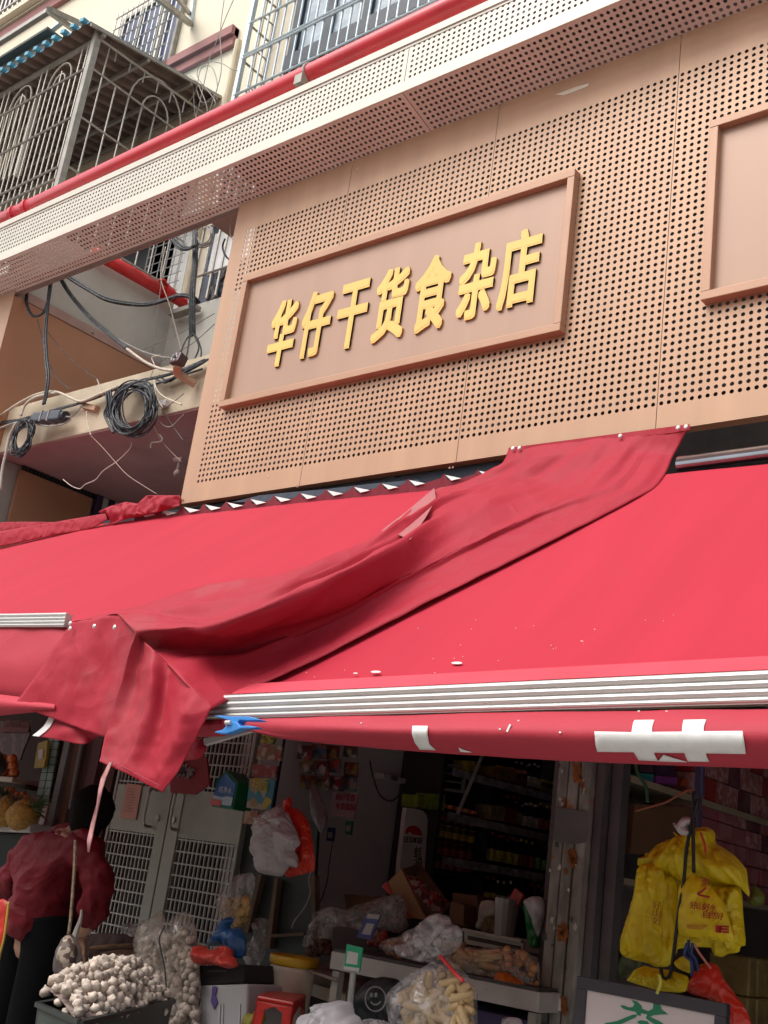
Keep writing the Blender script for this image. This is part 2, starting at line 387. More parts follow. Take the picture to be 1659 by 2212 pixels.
# recessed reveal beside the blue-white cage
xa = Y((514, 100), YB).x; xb = Y((470, 205), YB).x
def window(X0, X1, z0, z1, y, parent, panes=3, glass=GLASS_D, fr=OLDSTEEL, fw=0.04):
    m = MB()
    m.span((X0, y, z0), (X0 + fw, y - .05, z1)); m.span((X1 - fw, y, z0), (X1, y - .05, z1))
    m.span((X0 + fw, y, z0), (X1 - fw, y - .05, z0 + fw)); m.span((X0 + fw, y, z1 - fw), (X1 - fw, y - .05, z1))
    for i in range(1, panes):
        c = X0 + (X1 - X0) * i / panes; m.span((c - fw / 2, y, z0 + fw), (c + fw / 2, y - .048, z1 - fw))
    o = m.build('window', fr, parent)
    g = MB(); g.span((X0 + .01, y + .0, z0 + .01), (X1 - .01, y - .015, z1 - .01)); q = g.build('pane', glass, o)
    return o
CURT = mat('curtain_glass', (0.42, 0.50, 0.56), 0.25, var=0.45, vscale=7)
# window with a thin grid
pl = Y((264, 73), YB); pr_ = Y((373, 139), YB); ptop = Y((404, -30), YB).z
WX0, WX1, WZ0 = Y((270, 60), YB).x, pr_.x, pr_.z - .03
window(WX0, WX1, WZ0, ptop, YB - .002, BLD, 3, mat('blue_room_glass', (0.09, 0.11, 0.22), 0.3, var=0.6, vscale=4))
WGRID = mat('pale_grid_bar', (0.60, 0.60, 0.58), 0.5, 0.3)
m = MB(); yg = YB - .12; n = 12
for i in range(n + 1):
    x = WX0 + (WX1 - WX0) * i / n; m.bar((x, yg, WZ0), (x, yg, ptop), 0.008, n=5)
for j in range(9):
    z = WZ0 + .05 + j * .16
    if z < ptop: m.bar((WX0, yg - .008, z), (WX1, yg - .008, z), 0.008, n=5)
m.span((WX0, YB - .01, WZ0 + .02), (WX0 + .015, yg, WZ0)); m.span((WX1 - .015, YB - .01, WZ0 + .02), (WX1, yg, WZ0))
tag(m.build('window_grille', WGRID), 'thin pale grid over the bluish window left of the mauve band', 'window grille')
# frame corner above it
t = thing('rail_bracket', 'rusty angle frame jutting out above the thin window grid', 'bracket', tuple(Y((412, 50), YB)))
m = MB(); q = Y((412, 52), YB); f1 = Y((338, 0), 0.9); f2 = Y((415, 0), .9)
m.bar(Y((412, 52), YB - .02), Y((335, -8), .9), 0.05); m.bar(Y((410, 30), YB - .02), Y((380, -8), 1.1), 0.035); m.build('arm', OLDSTEEL, t)
m = MB(); m.bar(Y((412, 52), YB - .02), Y((420, -10), YB - .02), 0.04); m.build('upright', STEELB, t)

# ------------------------------------------------------------------ big caged balcony with blue corrugated roof
yf = 0.24
P0 = Y((212, 72), yf); PX = P0.x
ztop = P0.z + .02; zbot = 6.0
t = thing('balcony_cage', 'old barred balcony cage under a blue corrugated roof on the left', 'security cage', (PX, YB, zbot)); CAGE = t
m = MB(); m.span((PX - .03, yf - .03, zbot), (PX + .03, yf + .03, ztop)); m.build('corner_post', OLDSTEEL, t, bevel=.004)
XL = PX - 6.0
m = MB()
n = 62
def arch(mb, A, B, z, r, ax):
    pts = []
    c = (A + B) / 2
    for k in range(11):
        a = PI * k / 10; p = c - ax * math.cos(a) * (B - A).length / 2; pts.append(Vector((p.x, p.y, z + math.sin(a) * (B - A).length / 2 * 1.25)))
    mb.tube(pts, r, 5)
# front bars
cx = PX - .10; i = 0; zr = ztop - .38
while cx > XL:
    ph = i % 7; top = zr
    if ph in (0, 1): top = ztop - .1
    if ph in (4,): top = zr + .14
    m.bar((cx, yf, zbot), (cx, yf, top), .0068, n=5)
    if ph == 2:   # arches over bars 2..6 and 3..5
        arch(m, Vector((cx - .352, yf, 0)), Vector((cx, yf, 0)), zr, .0085, Vector((1, 0, 0)))
        arch(m, Vector((cx - .264, yf, 0)), Vector((cx - .088, yf, 0)), zr, .0085, Vector((1, 0, 0)))
    cx -= .088; i += 1
for z in (zr, zr - .5, zr - 1.0, zr - 1.12, zr - 1.6, zr - 2.1, zr - 2.22, zr - 2.7, zr - 3.2): m.bar((XL, yf - .01, z), (PX, yf - .01, z), .011, n=5)
m.build('front_grille', STEEL, t)
m = MB(); ys = [yf + .14 + .15 * k for k in range(9)]
for k, y_ in enumerate(ys):
    top = zr
    if k in (4,): top = zr + .16
    if k in (0, 8): top = ztop + .1
    m.bar((PX, y_, zbot), (PX, y_, top), .0075, n=5)
arch(m, Vector((PX, ys[2], 0)), Vector((PX, ys[6], 0)), zr, .009, Vector((0, -1, 0)))
arch(m, Vector((PX, ys[3], 0)), Vector((PX, ys[5], 0)), zr, .009, Vector((0, -1, 0)))
for z in (zr, zr - .5, zr - 1.0, zr - 1.5, zr - 2.0, zr - 2.6): m.bar((PX + .01, yf, z), (PX + .01, YB, z), .010, n=5)
m.bar((PX, yf, ztop - .06), (PX, YB, ztop - .0), .014, n=5)
for k in range(8): m.bar((PX, yf + .22 + k * .16, ztop - .02), (PX, yf + .22 + k * .16, zr + .22), .007, n=4)
m.build('side_grille', STEEL, t)
# roof
RU = mat('roof_underside', (0.20, 0.15, 0.125), 0.85, var=0.3, vscale=8, bump=.2)
RT = mat('roof_blue', (0.10, 0.34, 0.46), 0.5, var=0.3, vscale=15)
zr0 = Y((207, 46), yf - .12).z; zr1 = zr0 + .27; ov = .08
m = MB(); XR = PX + ov
prof = []; xx = XR; k = 0
vs = []; pts = []
while xx > XL:
    for dx, dz in ((0, 0), (.05, 0), (.07, .045), (.12, .045)):
        pts.append((xx - dx, dz))
    xx -= .14
for (x_, dz) in pts: vs += [(x_, yf - .14, zr0 + dz), (x_, YB, zr1 + dz), (x_, yf - .14, zr0 + dz + .01), (x_, YB, zr1 + dz + .01)]
m.add(vs, [(4 * i, 4 * i + 1, 4 * i + 5, 4 * i + 4) for i in range(len(pts) - 1)], 0)
m.add(vs, [(4 * i + 2, 4 * i + 3, 4 * i + 7, 4 * i + 6) for i in range(len(pts) - 1)] + [(4 * i, 4 * i + 2, 4 * i + 6, 4 * i + 4) for i in range(len(pts) - 1)], 1)
o = m.build('roof', [RU, RT], t)
for (x_, dz) in [p for p in pts][::4]:
    m = MB(); m.box((x_ - .095, yf - .15, zr0 + .045), (.065, .05, .035), Matrix.Rotation(.25, 3, 'Y')); m.build('edge_cap', RT, o)
m = MB(); m.bar((XR, yf - .13, zr0 - .015), (XR, YB, zr1 - .015), .02, .03)
for y_ in (yf + .02, yf + .5, yf + 1.0, YB - .05): m.bar((XL, y_, zr0 - .02 + (y_ - yf) * .19), (XR, y_, zr0 - .02 + (y_ - yf) * .19), .03, .04)
m.build('roof_rafter', OLDSTEEL, o)
# deck, and a dark sheet painted as the dim room behind the bars
m = MB(); m.span((XL, yf - .02, zbot), (PX, YB - .01, zbot - .1)); m.build('floor_slab', GREYWALL, t)
m = MB(); m.span((XL, YB - .004, zbot), (PX - .12, YB - .02, ztop)); m.build('balcony_shade_sheet', mat('dim_room', (.035, .034, .04), .6, var=.5, vscale=3), t)
m = MB(); m.span((XL, YB - .3, ztop - .5), (PX - .05, YB - .34, ztop - .35))
for k in range(9): m.span((PX - .2 - k * .27, YB - .32, ztop - .9 - (k % 3) * .2), (PX - .38 - k * .27, YB - .36, ztop - .45))
m.build('washing', mat('dim_laundry', (.12, .09, .08), .8, var=.6, vscale=3), t)

# second cage further along, only its roof corner and bars
t = thing('balcony_cage', 'smaller cage with a flat dark roof behind the blue-roofed one', 'security cage', tuple(Y((103, 55), .6)))
c1 = Y((103, 57), .35); c2 = Y((0, 126), .35)
m = MB(); m.span((c1.x - 5, .35, c1.z - .03), (c1.x, YB, c1.z + .0)); m.build('roof', mat('dark_roofing', (.09, .09, .085), .8), t)
m = MB(); m.span((c1.x - 5, .42, c1.z - .36), (c1.x - .05, .44, c1.z - .03)); m.build('valance_board', mat('dark_roofing', (.09, .09, .085)), t)
m = MB()
for k in range(40): m.bar((c1.x - .15 - k * .1, .45, c1.z - 1.6), (c1.x - .15 - k * .1, .36, c1.z - .3), .014, n=5)
m.build('grille', mat('tan_bar', (.52, .44, .34), .6, .2), t)
m = MB(); m.span((c1.x - .09, .45, c1.z - 1.6), (c1.x - .03, .5, c1.z - .04)); m.build('corner_post', CREAMMETAL, t)
# awning frame above it
t = thing('drying_rack', 'bare grey steel frame on struts above the dark cage roof', 'steel frame', tuple(Y((105, 22), .5)))
m = MB(); a = Y((104, 25), .45); m.bar(Y((104, 25), .45), (a.x - 5, .45, a.z), .05); m.build('front_rail', STEEL, t)
for p, q in (((104, 23), (170, 72)), ((106, 20), (186, 56))):
    m = MB(); m.bar(Y(p, .45), Y(q, YB - .35), .05); m.build('strut', OLDSTEEL, t)
m = MB(); m.bar(Y((115, 62), .9), Y((138, 44), .9), .05); m.build('cross_piece', STEELB, t)
# top-left window bars
c1 = Y((52, 0), 1.45); c0 = Y((0, 40), 1.45)
t = thing('window_grille', 'grey barred window above the cream ledge in the top corner', 'window grille', tuple(c0))
m = MB()
for k in range(26): m.bar((c1.x + .3 - k * .11, 1.45, c0.z + .03), (c1.x + .3 - k * .11, 1.45, c0.z + 1.6), .018, n=5)
for k in range(4): m.bar((c1.x + .3, 1.44, c0.z + .1 + k * .4), (c1.x - 2.4, 1.44, c0.z + .1 + k * .4), .02, n=5)
m.build('bars', STEEL, t)
m = MB(); m.span((c1.x + .35, YB - .01, c0.z), (c1.x - 2.6, YB - .03, c0.z + 1.7)); m.build('pane', GLASS_D, t)

# ------------------------------------------------------------------ blue-white cage on the right
yc = 1.32
A = Y((505, 222), yc); Bt = Y((541, 0), yc); CXL = A.x
t = thing('window_cage', 'blue-white barred window cage above the long red pipe', 'security cage', (CXL, yc, A.z))
zc0 = A.z - .8; zc1 = Bt.z + .9; CXR = CXL + 4.6
m = MB(); m.span((CXL - .022, yc - .022, zc0), (CXL + .022, yc + .022, zc1)); m.build('corner_post', STEELB, t)
m = MB(); k = 0; x_ = CXL + .15
while x_ < CXR:
    m.bar((x_, yc, zc0), (x_, yc, zc1), .0095, n=6); x_ += .108
zz = Y((510, 190), yc).z - .9
rungs = []
while zz < zc1:
    m.bar((CXL, yc - .015, zz), (CXR, yc - .015, zz), .012, n=6); rungs.append(zz); zz += .40
m.bar((CXL, yc - .015, rungs[3] + .035), (CXR, yc - .015, rungs[3] + .035), .010, n=6)
m.build('front_grille', STEELB, t)
m = MB(); m.span((CXL - .015, YB - .03, zc0), (CXL + .015, YB - .0, zc1))
for z in rungs: m.bar((CXL, yc, z), (CXL, YB, z), .012, n=5); m.bar((CXL, yc + .1, z - .2), (CXL, YB, z - .2), .008, n=5)
m.bar((CXL, (yc + YB) / 2, zc0), (CXL, (yc + YB) / 2, zc1), .008, n=5)
m.build('side_grille', OLDSTEEL, t)
# window behind
GX0 = CXL + .33
zlo = Y((590, 185), YB).z
window(GX0, CXR, zlo - .9, zlo + 4, YB - .004, BLD, 9, CURT, mat('dark_window_frame', (.05, .055, .065), .4, .4), .10)
m = MB(); m.span((GX0, YB - .06, zlo + .02), (CXR, YB - .09, zlo + .18)); m.build('window_rail', mat('dark_window_frame', (.05, .055, .065)), BLD)
m = MB(); m.span((GX0, YB - .06, zlo + 1.25), (CXR, YB - .09, zlo + 1.36)); m.build('window_rail', mat('dark_window_frame', (.05, .055, .065)), BLD)

# ------------------------------------------------------------------ red pipe
t = thing('fire_pipe', 'long red fire main running above the cream canopy', 'pipe', (-5, -.2, 6.03))
pa = Y((0, 492), -.2); pb = Y((1000, 2), -.2)
def pipe_at(x_): return Vector((x_, -.2, 6.015 + (x_ + 7.8) * .012))
m = MB(); m.tube([pipe_at(-9.5), pipe_at(-6), pipe_at(-3), pipe_at(.5)], .058, 20); m.build('pipe_run', REDPIPE, t, smooth=True)
cpx = Y((42, 458), -.2).x
for dx in (-.06, .12):
    m = MB(); m.tube([pipe_at(cpx + dx - .022), pipe_at(cpx + dx + .022)], .066, 20); m.build('coupling', REDPIPE, t)
m = MB(); q = pipe_at(Y((668, 172), -.2).x)
m.tube([q + Vector((0, -.062 * math.cos(a), .062 * math.sin(a))) for a in [k * PI / 8 for k in range(-4, 9)]], .008, 6)
m.span((q.x - .03, q.y - .05, q.z - .13), (q.x + .03, q.y - .09, q.z - .065)); m.build('clamp', OLDSTEEL, t)

# ------------------------------------------------------------------ canopy of perforated sheet
t = thing('perforated_canopy', 'cream perforated metal canopy running along the top of the sign wall', 'canopy', (-4, -.27, 5.53))
FY, FZ = -.27, 5.53; x0, x1 = -9.0, .6; pt = .034
SEAMX = -3.585
for (a, b) in ((x0, SEAMX - .002), (SEAMX + .002, x1)):
    nn = int((b - a - .03) / pt); ml = (b - a - nn * pt) / 2
    m = MB(); perforated(m, (a + ml, FY, FZ + .075), (1, 0, 0), (0, 0, 1), nn, 7, pt, .0092, (ml, ml, 0.005, 0.005)); m.build('fascia_panel', CREAMMETAL, t)
    Lr = math.hypot(.29, .07); Vd = Vector((0, .29, -.07)).normalized()
    m = MB(); perforated(m, Vector((a + ml, FY, FZ)) + Vd * .012, (1, 0, 0), Vd, nn, 8, pt, .0098, (ml, ml, 0.012, 0.01)); m.build('soffit_panel', SOFFIT, t)
m = MB(); m.span((x0, FY - .006, FZ), (x1, FY + .004, FZ + .068)); m.build('bottom_trim', CREAMMETAL, t, bevel=.003)
m = MB(); m.span((x0, FY - .012, FZ + .318), (x1, FY + .02, FZ + .365)); m.span((x0, FY - .002, FZ + .366), (x1, .03, FZ + .376)); m.build('top_trim', CREAMMETAL, t)
m = MB(); m.span((x0, FY - .0035, FZ + .3165), (x1, FY + .004, FZ + .30)); m.build('groove', SOFFIT, t)
m = MB(); m.span((x0, FY + .02, FZ + .355), (-5.1, .02, FZ + .350)); m.span((-5.1, FY + .02, FZ + .355), (x1, 1.58, FZ + .350)); m.build('light_stop_sheet', OLDSTEEL, t)  # added unseen cover, stops light from above reaching the holes
m = MB(); m.span((x0, .036, 5.44), (x1, .045, 5.56)); m.span((x0, .03, 5.50), (x1, .034, 5.452)); m.build('rear_lip', mat('lip_metal', (.30, .19, .16), .6), t)
m = MB()
for k in range(17): m.bar((x0 + .3 + k * .6, FY + .03, FZ + .05), (x0 + .3 + k * .6, 0.02, FZ + .34), .025)
m.bar((x0, FY + .02, FZ + .19), (x1, FY + .02, FZ + .19), .03); m.build('inner_frame', mat('inner_steel', (.30, .30, .27), .6), t)

# ------------------------------------------------------------------ perforated sign wall
t = thing('perforated_wall', 'copper coloured perforated metal cladding carrying the shop sign', 'cladding', (-3, 0, 3.43))
PZ0, PZ1 = 3.425, 5.47
ph = .0343; xs = [-5.010, -4.153, -3.124, -2.095, -1.066, -.037]
NR = 50; HZ0 = 3.535
def skip(p):
    return (-4.83 < p.x < -2.63 and 4.04 < p.z < 4.80) or (p.x > -1.85 and 4.02 < p.z < 4.80)
for i in range(5):
    nn = round((xs[i + 1] - xs[i]) / ph); ml = .11 if i == 0 else -.0; mm = MB()
    perforated(mm, (xs[i], 0, HZ0), (1, 0, 0), (0, 0, 1), nn, NR, (xs[i + 1] - xs[i] - .003) / nn, .0098, (ml, 0, HZ0 - PZ0, PZ1 - HZ0 - NR * ph), skip)
    mm.build('perforated_panel', COPPER, t)
m = MB(); m.span((-5.12, .001, PZ0), (-5.118, .06, PZ1)); m.span((-5.118, .004, PZ0 + .002), (1, .06, PZ0 + .004)); m.build('edge_return', BROWN, t)
m = MB()
for p in ((645, 1051), (642, 1051), (979, 1010), (972, 1011), (395, 1080)):
    q = Y(p, -.002); m.lathe([(.006, 0), (.006, .004)], q, 8, rot=Matrix.Rotation(PI / 2, 3, 'X'))
m.build('rivet', mat('rivet', (.3, .16, .1)), t)
m = MB()   # scuffs of bare metal and paint
vsq = [Y(p, -.0025) for p in ((1200, 204), (1222, 196), (1245, 187), (1272, 180), (1270, 186), (1240, 198), (1218, 206))]
m.prism(vsq, (0, .002, 0)); m.build('bare_patch', mat('bare_patch', (.72, .62, .5), .6), t)
m = MB(); rr = random.Random(3)
for _ in range(70):
    q = Vector((rr.uniform(-5, -1.2), -.0015, rr.uniform(3.5, 5.4))); s_ = rr.uniform(.002, .005)
    m.lathe([(s_, 0), (s_ * .6, .002)], q, 6, rot=Matrix.Rotation(PI / 2, 3, 'X'))
m.build('paint_speck', mat('speck', (.8, .7, .6)), t)
# added dark box that keeps the holes unlit, plus frame rails
m = MB(); m.span((-5.0, .42, 2.5), (1, .5, 5.875)); m.span((-5.0, .07, 2.5), (-4.97, .42, 5.875)); m.span((-5.0, -.2, 5.56), (-4.99, .07, 5.87))
for z in (3.6, 4.1, 4.6, 5.1): m.span((-4.96, .06, z), (1, .11, z + .05))
for x_ in (-4.6, -3.65, -2.6, -1.6, -.6): m.span((x_, .12, 3.4), (x_ + .05, .17, 5.4))
m.build('shade_box_frame', mat('backing', (.07, .055, .05), .8, var=.4, vscale=6), t)

def framed_sign(X0, X1, z0, z1, name, label):
    t = thing(name, label, 'shop sign', ((X0 + X1) / 2, -.03, z0))
    fw, fd = .040, .048
    m = MB()
    for (a, b, c, d) in ((X0, X1, z0, z0 + fw), (X0, X1, z1 - fw, z1)):
        m.prism([(a, -fd, c), (b, -fd, c), (b, -fd, d), (a, -fd, d)], (0, fd - .001, 0))
    m.span((X0, -fd + .0006, z0 + fw), (X0 + fw, -.001, z1 - fw)); m.span((X1 - fw, -fd + .0006, z0 + fw), (X1, -.001, z1 - fw))
    m.build('frame', mat('frame_copper', (.44, .25, .155), .45, .1, var=.06), t, bevel=.003)
    m = MB(); m.span((X0 + fw, -.012, z0 + fw), (X1 - fw, -.002, z1 - fw)); m.build('board', COPPER2, t)
    return t
SQ = [(-1, -1), (-.33, -1), (.33, -1), (1, -1), (1, -.33), (1, .33), (1, 1), (.33, 1), (-.33, 1), (-1, 1), (-1, .33), (-1, -.33)]
def bold_text(m, c, o, w, h, r=.0088):
    vs, fs = text_verts(c, 0, .5); x0 = min(v.x for v in vs); x1 = max(v.x for v in vs); y0 = min(v.y for v in vs); y1 = max(v.y for v in vs)
    for k in range(13):
        a = 2 * PI * k / 12; dx, dz = (r * SQ[k][0], r * 1.3 * SQ[k][1]) if k < 12 else (0, 0); dep = .0115 + .00012 * k
        m.add([(o[0] + r + dx + (v.x - x0) / (x1 - x0) * (w - 2 * r), o[1] - (v.z + .5) * dep, o[2] + 1.3 * r + dz + (v.y - y0) / (y1 - y0) * (h - 2.6 * r)) for v in vs], fs)
S1 = framed_sign(-4.885, -2.585, 3.985, 4.855, 'shop_sign', 'long framed copper sign with seven raised gold characters')
S2 = framed_sign(-1.905, 1.2, 3.975, 4.875, 'shop_sign', 'blank framed copper sign at the right edge beside the lettered one')
ZX = lambda a, b: (544 + .405 * a, 480 + .405 * b)
CH = {'华': [(75, 690), (190, 408), (245, 430), (130, 767), (215, 650)], '仔': [(260, 560), (335, 368), (440, 370), (260, 722), (330, 710)],
      '干': [(452, 500), (500, 330), (628, 300), (500, 672), (615, 440)], '货': [(638, 640), (660, 390), (790, 232), (838, 300), (780, 610)],
      '食': [(875, 585), (870, 330), (980, 172), (1062, 270), (1005, 560)], '杂': [(1080, 490), (1120, 250), (1215, 103), (1302, 200), (1150, 517), (1270, 450)],
      '店': [(1298, 455), (1350, 110), (1475, 28), (1550, 50), (1485, 430)]}
for c, pp in CH.items():
    q = [Y(ZX(*p), -.03) for p in pp]; a = min(v.x for v in q); b = max(v.x for v in q); c0 = min(v.z for v in q); c1 = max(v.z for v in q)
    m = MB(); bold_text(m, c, (a, -.0125, c0), b - a, c1 - c0)
    # front faces gold, edges darker
    for i, f in enumerate(m.f):
        if not all(m.v[k][1] < -.0238 for k in f): m.mi[i] = 1
    m.build('character', [GOLD, GOLDSIDE], S1)

# ------------------------------------------------------------------ neighbour panel and the light well
BX = -7.65
t = thing('side_cladding', 'brown sheet-metal return of the neighbouring sign wall, seen side-on', 'cladding', (BX, 0, 3.4))
m = MB(); m.span((BX, .002, 4.20), (BX - .04, 1.45, 5.42)); m.build('side_panel', BROWN, t)
m = MB(); m.span((BX, .42, 3.3), (BX - .04, 1.10, 4.12)); m.build('side_panel', BROWN, t)
m = MB(); perforated(m, (BX - 1.2, 0, 3.6), (1, 0, 0), (0, 0, 1), 31, 50, .0343, .0088, (0, 1.2 - 31 * .0343, .15, .15)); m.build('perforated_panel', COPPER, t)
m = MB(); m.span((BX + .01, .10, 5.424), (BX - .03, 1.47, 5.50)); m.build('top_flashing', mat('dusty_pink', (.42, .28, .24), .8), t)
m = MB()
for k in range(22): m.span((BX + .004, .43 + k * .033, 4.125), (BX - .02, .43 + k * .033 + .022, 4.160))
m.build('vent_slot', mat('black_paint', (.015, .015, .015)), t)
m = MB(); q = X((572 * .3472, 512 + 598 * .3472), BX); m.lathe([(.008, 0), (.014, .01), (.006, .03)], q, 8, rot=Matrix.Rotation(PI / 2, 3, 'Y')); m.build('bolt', OLDSTEEL, t)

t = thing('balcony_parapet', 'grey plastered walls of the gap between the two sign walls', 'wall', (BX, 1.5, 5.5))
m = MB(); m.span((BX - .03, -.0, 5.505), (BX - .2, 1.5, 6.13)); m.build('side_wall', GREYWALL, t)
m = MB(); m.span((BX - .2, 1.5, 4.2), (-4.9, YB + .1, 6.03)); m.build('back_wall', GREYWALL, t)
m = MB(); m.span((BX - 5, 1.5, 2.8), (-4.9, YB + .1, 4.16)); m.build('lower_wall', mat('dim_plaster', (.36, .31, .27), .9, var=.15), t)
m = MB(); m.span((BX - 1.6, .2, 4.175), (-4.98, .44, 4.545)); m.build('beam', BEAM, t, bevel=.006)
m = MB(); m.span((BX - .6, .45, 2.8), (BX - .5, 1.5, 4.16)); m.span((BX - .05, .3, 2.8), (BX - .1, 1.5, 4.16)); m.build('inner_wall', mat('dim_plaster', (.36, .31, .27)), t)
m = MB(); m.span((-13, .21, 4.165), (-4.98, 1.5, 4.174)); m.build('ceiling', MAROON, t)
m = MB(); m.span((BX - .0, 1.12, 3.2), (BX + .03, 1.18, 4.16)); m.span((BX, 1.24, 3.2), (BX + .03, 1.30, 4.16)); m.build('dark_strip', mat('dark_purple', (.04, .02, .06)), t)
m = MB(); m.span((BX, 1.18, 3.2), (BX + .02, 1.24, 4.16)); m.span((BX, 1.30, 3.2), (BX + .015, 1.5, 4.16)); m.build('pale_strip', GREYWALL, t)
# brown soffit triangle by the top of the sign wall
m = MB(); m.prism([Z((446, 475), 5.95), Z((516, 445), 5.95), Z((540, 470), 5.95), Z((500, 514), 5.95)], (0, 0, .05))
tag(m.build('soffit_board', mat('dull_brown', (.28, .17, .14), .8)), 'brown triangular soffit board beside the top corner of the sign wall', 'board')

# lattice window and barred window deep in the gap
t = thing('lattice_window', 'white lattice window behind the upright black cable, left of the barred one', 'window', tuple(Y((330, 600), 1.6)))
lx0, lx1 = -8.3, Y((405, 560), 1.58).x; lz0, lz1 = 6.10, 7.3
m = MB(); m.span((lx0, YB - .004, lz0), (lx1, YB - .02, lz1)); m.build('pane', mat('milky_pane', (.88, .88, .85), .4, var=.1), t)
m = MB(); k = 0
x_ = lx0
while x_ < lx1: m.bar((x_, YB - .06, lz0), (x_, YB - .06, lz1), .006, n=4); x_ += .105
z = lz0
while z < lz1: m.bar((lx0, YB - .065, z), (lx1, YB - .065, z), .006, n=4); z += .095
m.build('lattice', mat('lattice_grey', (.45, .45, .44), .5), t)
t = thing('barred_window', 'dark window with pale uprights right of the black cable bundle', 'window', tuple(Y((460, 600), 1.6)))
bx0, bx1 = Y((436, 620), 1.58).x, Y((540, 600), 1.58).x
m = MB(); m.span((bx0, YB - .004, 6.05), (bx1 + .6, YB - .02, 7.6)); m.build('pane', GLASS_D, t)
zm = Y((450, 590), 1.55).z
m = MB(); m.span((bx0 + .05, YB - .02, zm), (bx1 + .6, YB - .03, zm + .42)); m.build('curtain', mat('pale_curtain', (.9, .9, .9), .8), t)
m = MB(); x_ = bx0
while x_ < bx1 + .5: m.bar((x_, YB - .12, 6.05), (x_, YB - .12, 7.6), .013, n=5); x_ += .115
for z in (6.3, 6.8, 7.2): m.bar((bx0, YB - .13, z), (bx1 + .5, YB - .13, z), .012, n=5)
m.build('bars', STEEL, t)
m = MB()
for k in range(22): m.box((bx0 + .15 + rr.uniform(0, .9), YB - .06 + rr.uniform(-.02, .02), 6.08 + rr.uniform(0, .3)), (.05, .03, rr.uniform(.03, .1)), Matrix.Rotation(rr.uniform(0, 3), 3, 'Y'))
m.build('stored_junk', mat('junk', (.13, .12, .12), .8, var=.6, vscale=8), t)
m = MB(); m.bar((Y((412, 600), YB - .03).x, YB - .05, 6.03), (Y((412, 600), YB - .03).x, YB - .05, 9), .035, n=10)
tag(m.build('drain_pipe', mat('yellowed_pipe', (.62, .54, .38), .6, var=.2)), 'yellowed drain pipe between the lattice window and the barred window', 'pipe')

# second red pipe with valve
t = thing('fire_pipe', 'short red pipe with a valve running back into the gap', 'pipe', tuple(X((226, 557), BX + .05)))
a = X((205, 545), BX + .08); b = X((372, 640), BX + .08); c = X((405, 660), BX + .08)
m = MB(); m.tube([a, b], .055, 16); m.build('pipe_run', REDPIPE2, t, smooth=True)
d = (b - a).normalized()
m = MB(); m.tube([b - d * .10, b - d * .02], .068, 16); m.tube([b + d * .02, c], .05, 16); m.tube([c, c + d * .02], .066, 14); m.build('joint', REDPIPE2, t)
v0 = X((352, 607), BX + .1)
m = MB(); m.tube([X((368, 622), BX + .1), v0], .016, 8); m.lathe([(.035, -.008), (.035, .008)], v0, 12); m.build('valve_wheel', REDPIPE2, t)
m = MB(); m.tube([v0, X((385, 640), BX + .1)], .012, 6); m.build('valve_stem', CABLE, t)
m = MB(); m.span(tuple(Y((390, 672), 1.47) + Vector((-.05, 0, -.03))), tuple(Y((407, 672), 1.38) + Vector((.05, 0, .03)))); m.build('wall_bracket', OLDSTEEL, t)
# ------------------------------------------------------------------ cables in the gap
q4 = lambda a, b: (a * .3472, 512 + b * .3472)
q5 = lambda a, b: (307 + a * .1543, 435 + b * .1543)
q6 = lambda a, b: (a * .2392, 800 + b * .2392)
q1 = lambda a, b: (a * .3472, b * .3472)
def cable(pts, y, r, m, label, cat='cable', name='cable', y2=None, strands=1, spread=0.0, group=None, k=6):
    P = [Y(p, y + ((y2 - y) * i / (len(pts) - 1) if y2 is not None else 0)) for i, p in enumerate(pts)]
    mb = MB()
    for s in range(strands):
        a = 2 * PI * s / max(strands, 1); off = Vector((math.cos(a), 0.6 * math.sin(a), math.sin(a) * .8)) * spread
        Q = [p + off + Vector((rr.uniform(-1, 1), rr.uniform(-.5, .5), rr.uniform(-1, 1))) * spread * .35 for p in P]
        mb.tube(spline(Q, k), r, 6)
    return tag(mb.build(name, m, smooth=True), label, cat, group)
cable([q5(735, 330), q5(745, 560), q5(738, 900), q5(705, 1300), q5(705, 1880)], .55, .011, CABLE, 'thick upright bundle of black cables hanging in front of the barred window', 'cable bundle', 'cable_bundle', strands=5, spread=.014)
for i, (e, lb) in enumerate((((560, 2060), 'black cable tail splaying furthest left under the upright bundle'), ((640, 2090), 'black cable tail left of centre under the upright bundle'), ((790, 2070), 'black cable tail splaying right of the upright bundle'), ((830, 2110), 'black cable tail furthest right under the upright bundle'))):
    cable([q5(705, 1840), q5((705 + e[0]) / 2 + (-10 if e[0] < 700 else 10), 1930), q5(*e), q4(1100 + i * 45, 800)], .5, .006, CABLE, lb, y2=.25)
cable([q5(390, 470), q5(440, 540), q5(560, 640), q5(690, 660), q5(740, 600)], .5, .007, CABLE, 'slack loop of black cables joining the upright bundle near the canopy', 'cable bundle', 'cable_bundle', strands=5, spread=.02)
m = MB()
for s in range(7):
    cx, cy, rx, ry = 850 + rr.uniform(-10, 10), 470 + rr.uniform(-15, 15), 95 + s * 12, 115 + s * 10
    m.tube([Y(q5(cx + rx * math.cos(a), cy + ry * math.sin(a)), .55 + .01 * s) for a in [2 * PI * k / 24 for k in range(25)]], .0035, 5)
tag(m.build('cable_coil', CABLEG), 'messy round coil of grey-brown wire right of the upright bundle', 'cable coil')
cable([q4(400, 232), q4(470, 275), q4(560, 330), q4(660, 385), q4(780, 412), q4(900, 418), q4(1010, 398), q4(1120, 365), q4(1200, 380), q4(1235, 412)], .35, .011, CABLE, 'thick taped black cables sagging across the gap below the canopy', 'cable bundle', 'cable_bundle', strands=4, spread=.013, y2=.6)
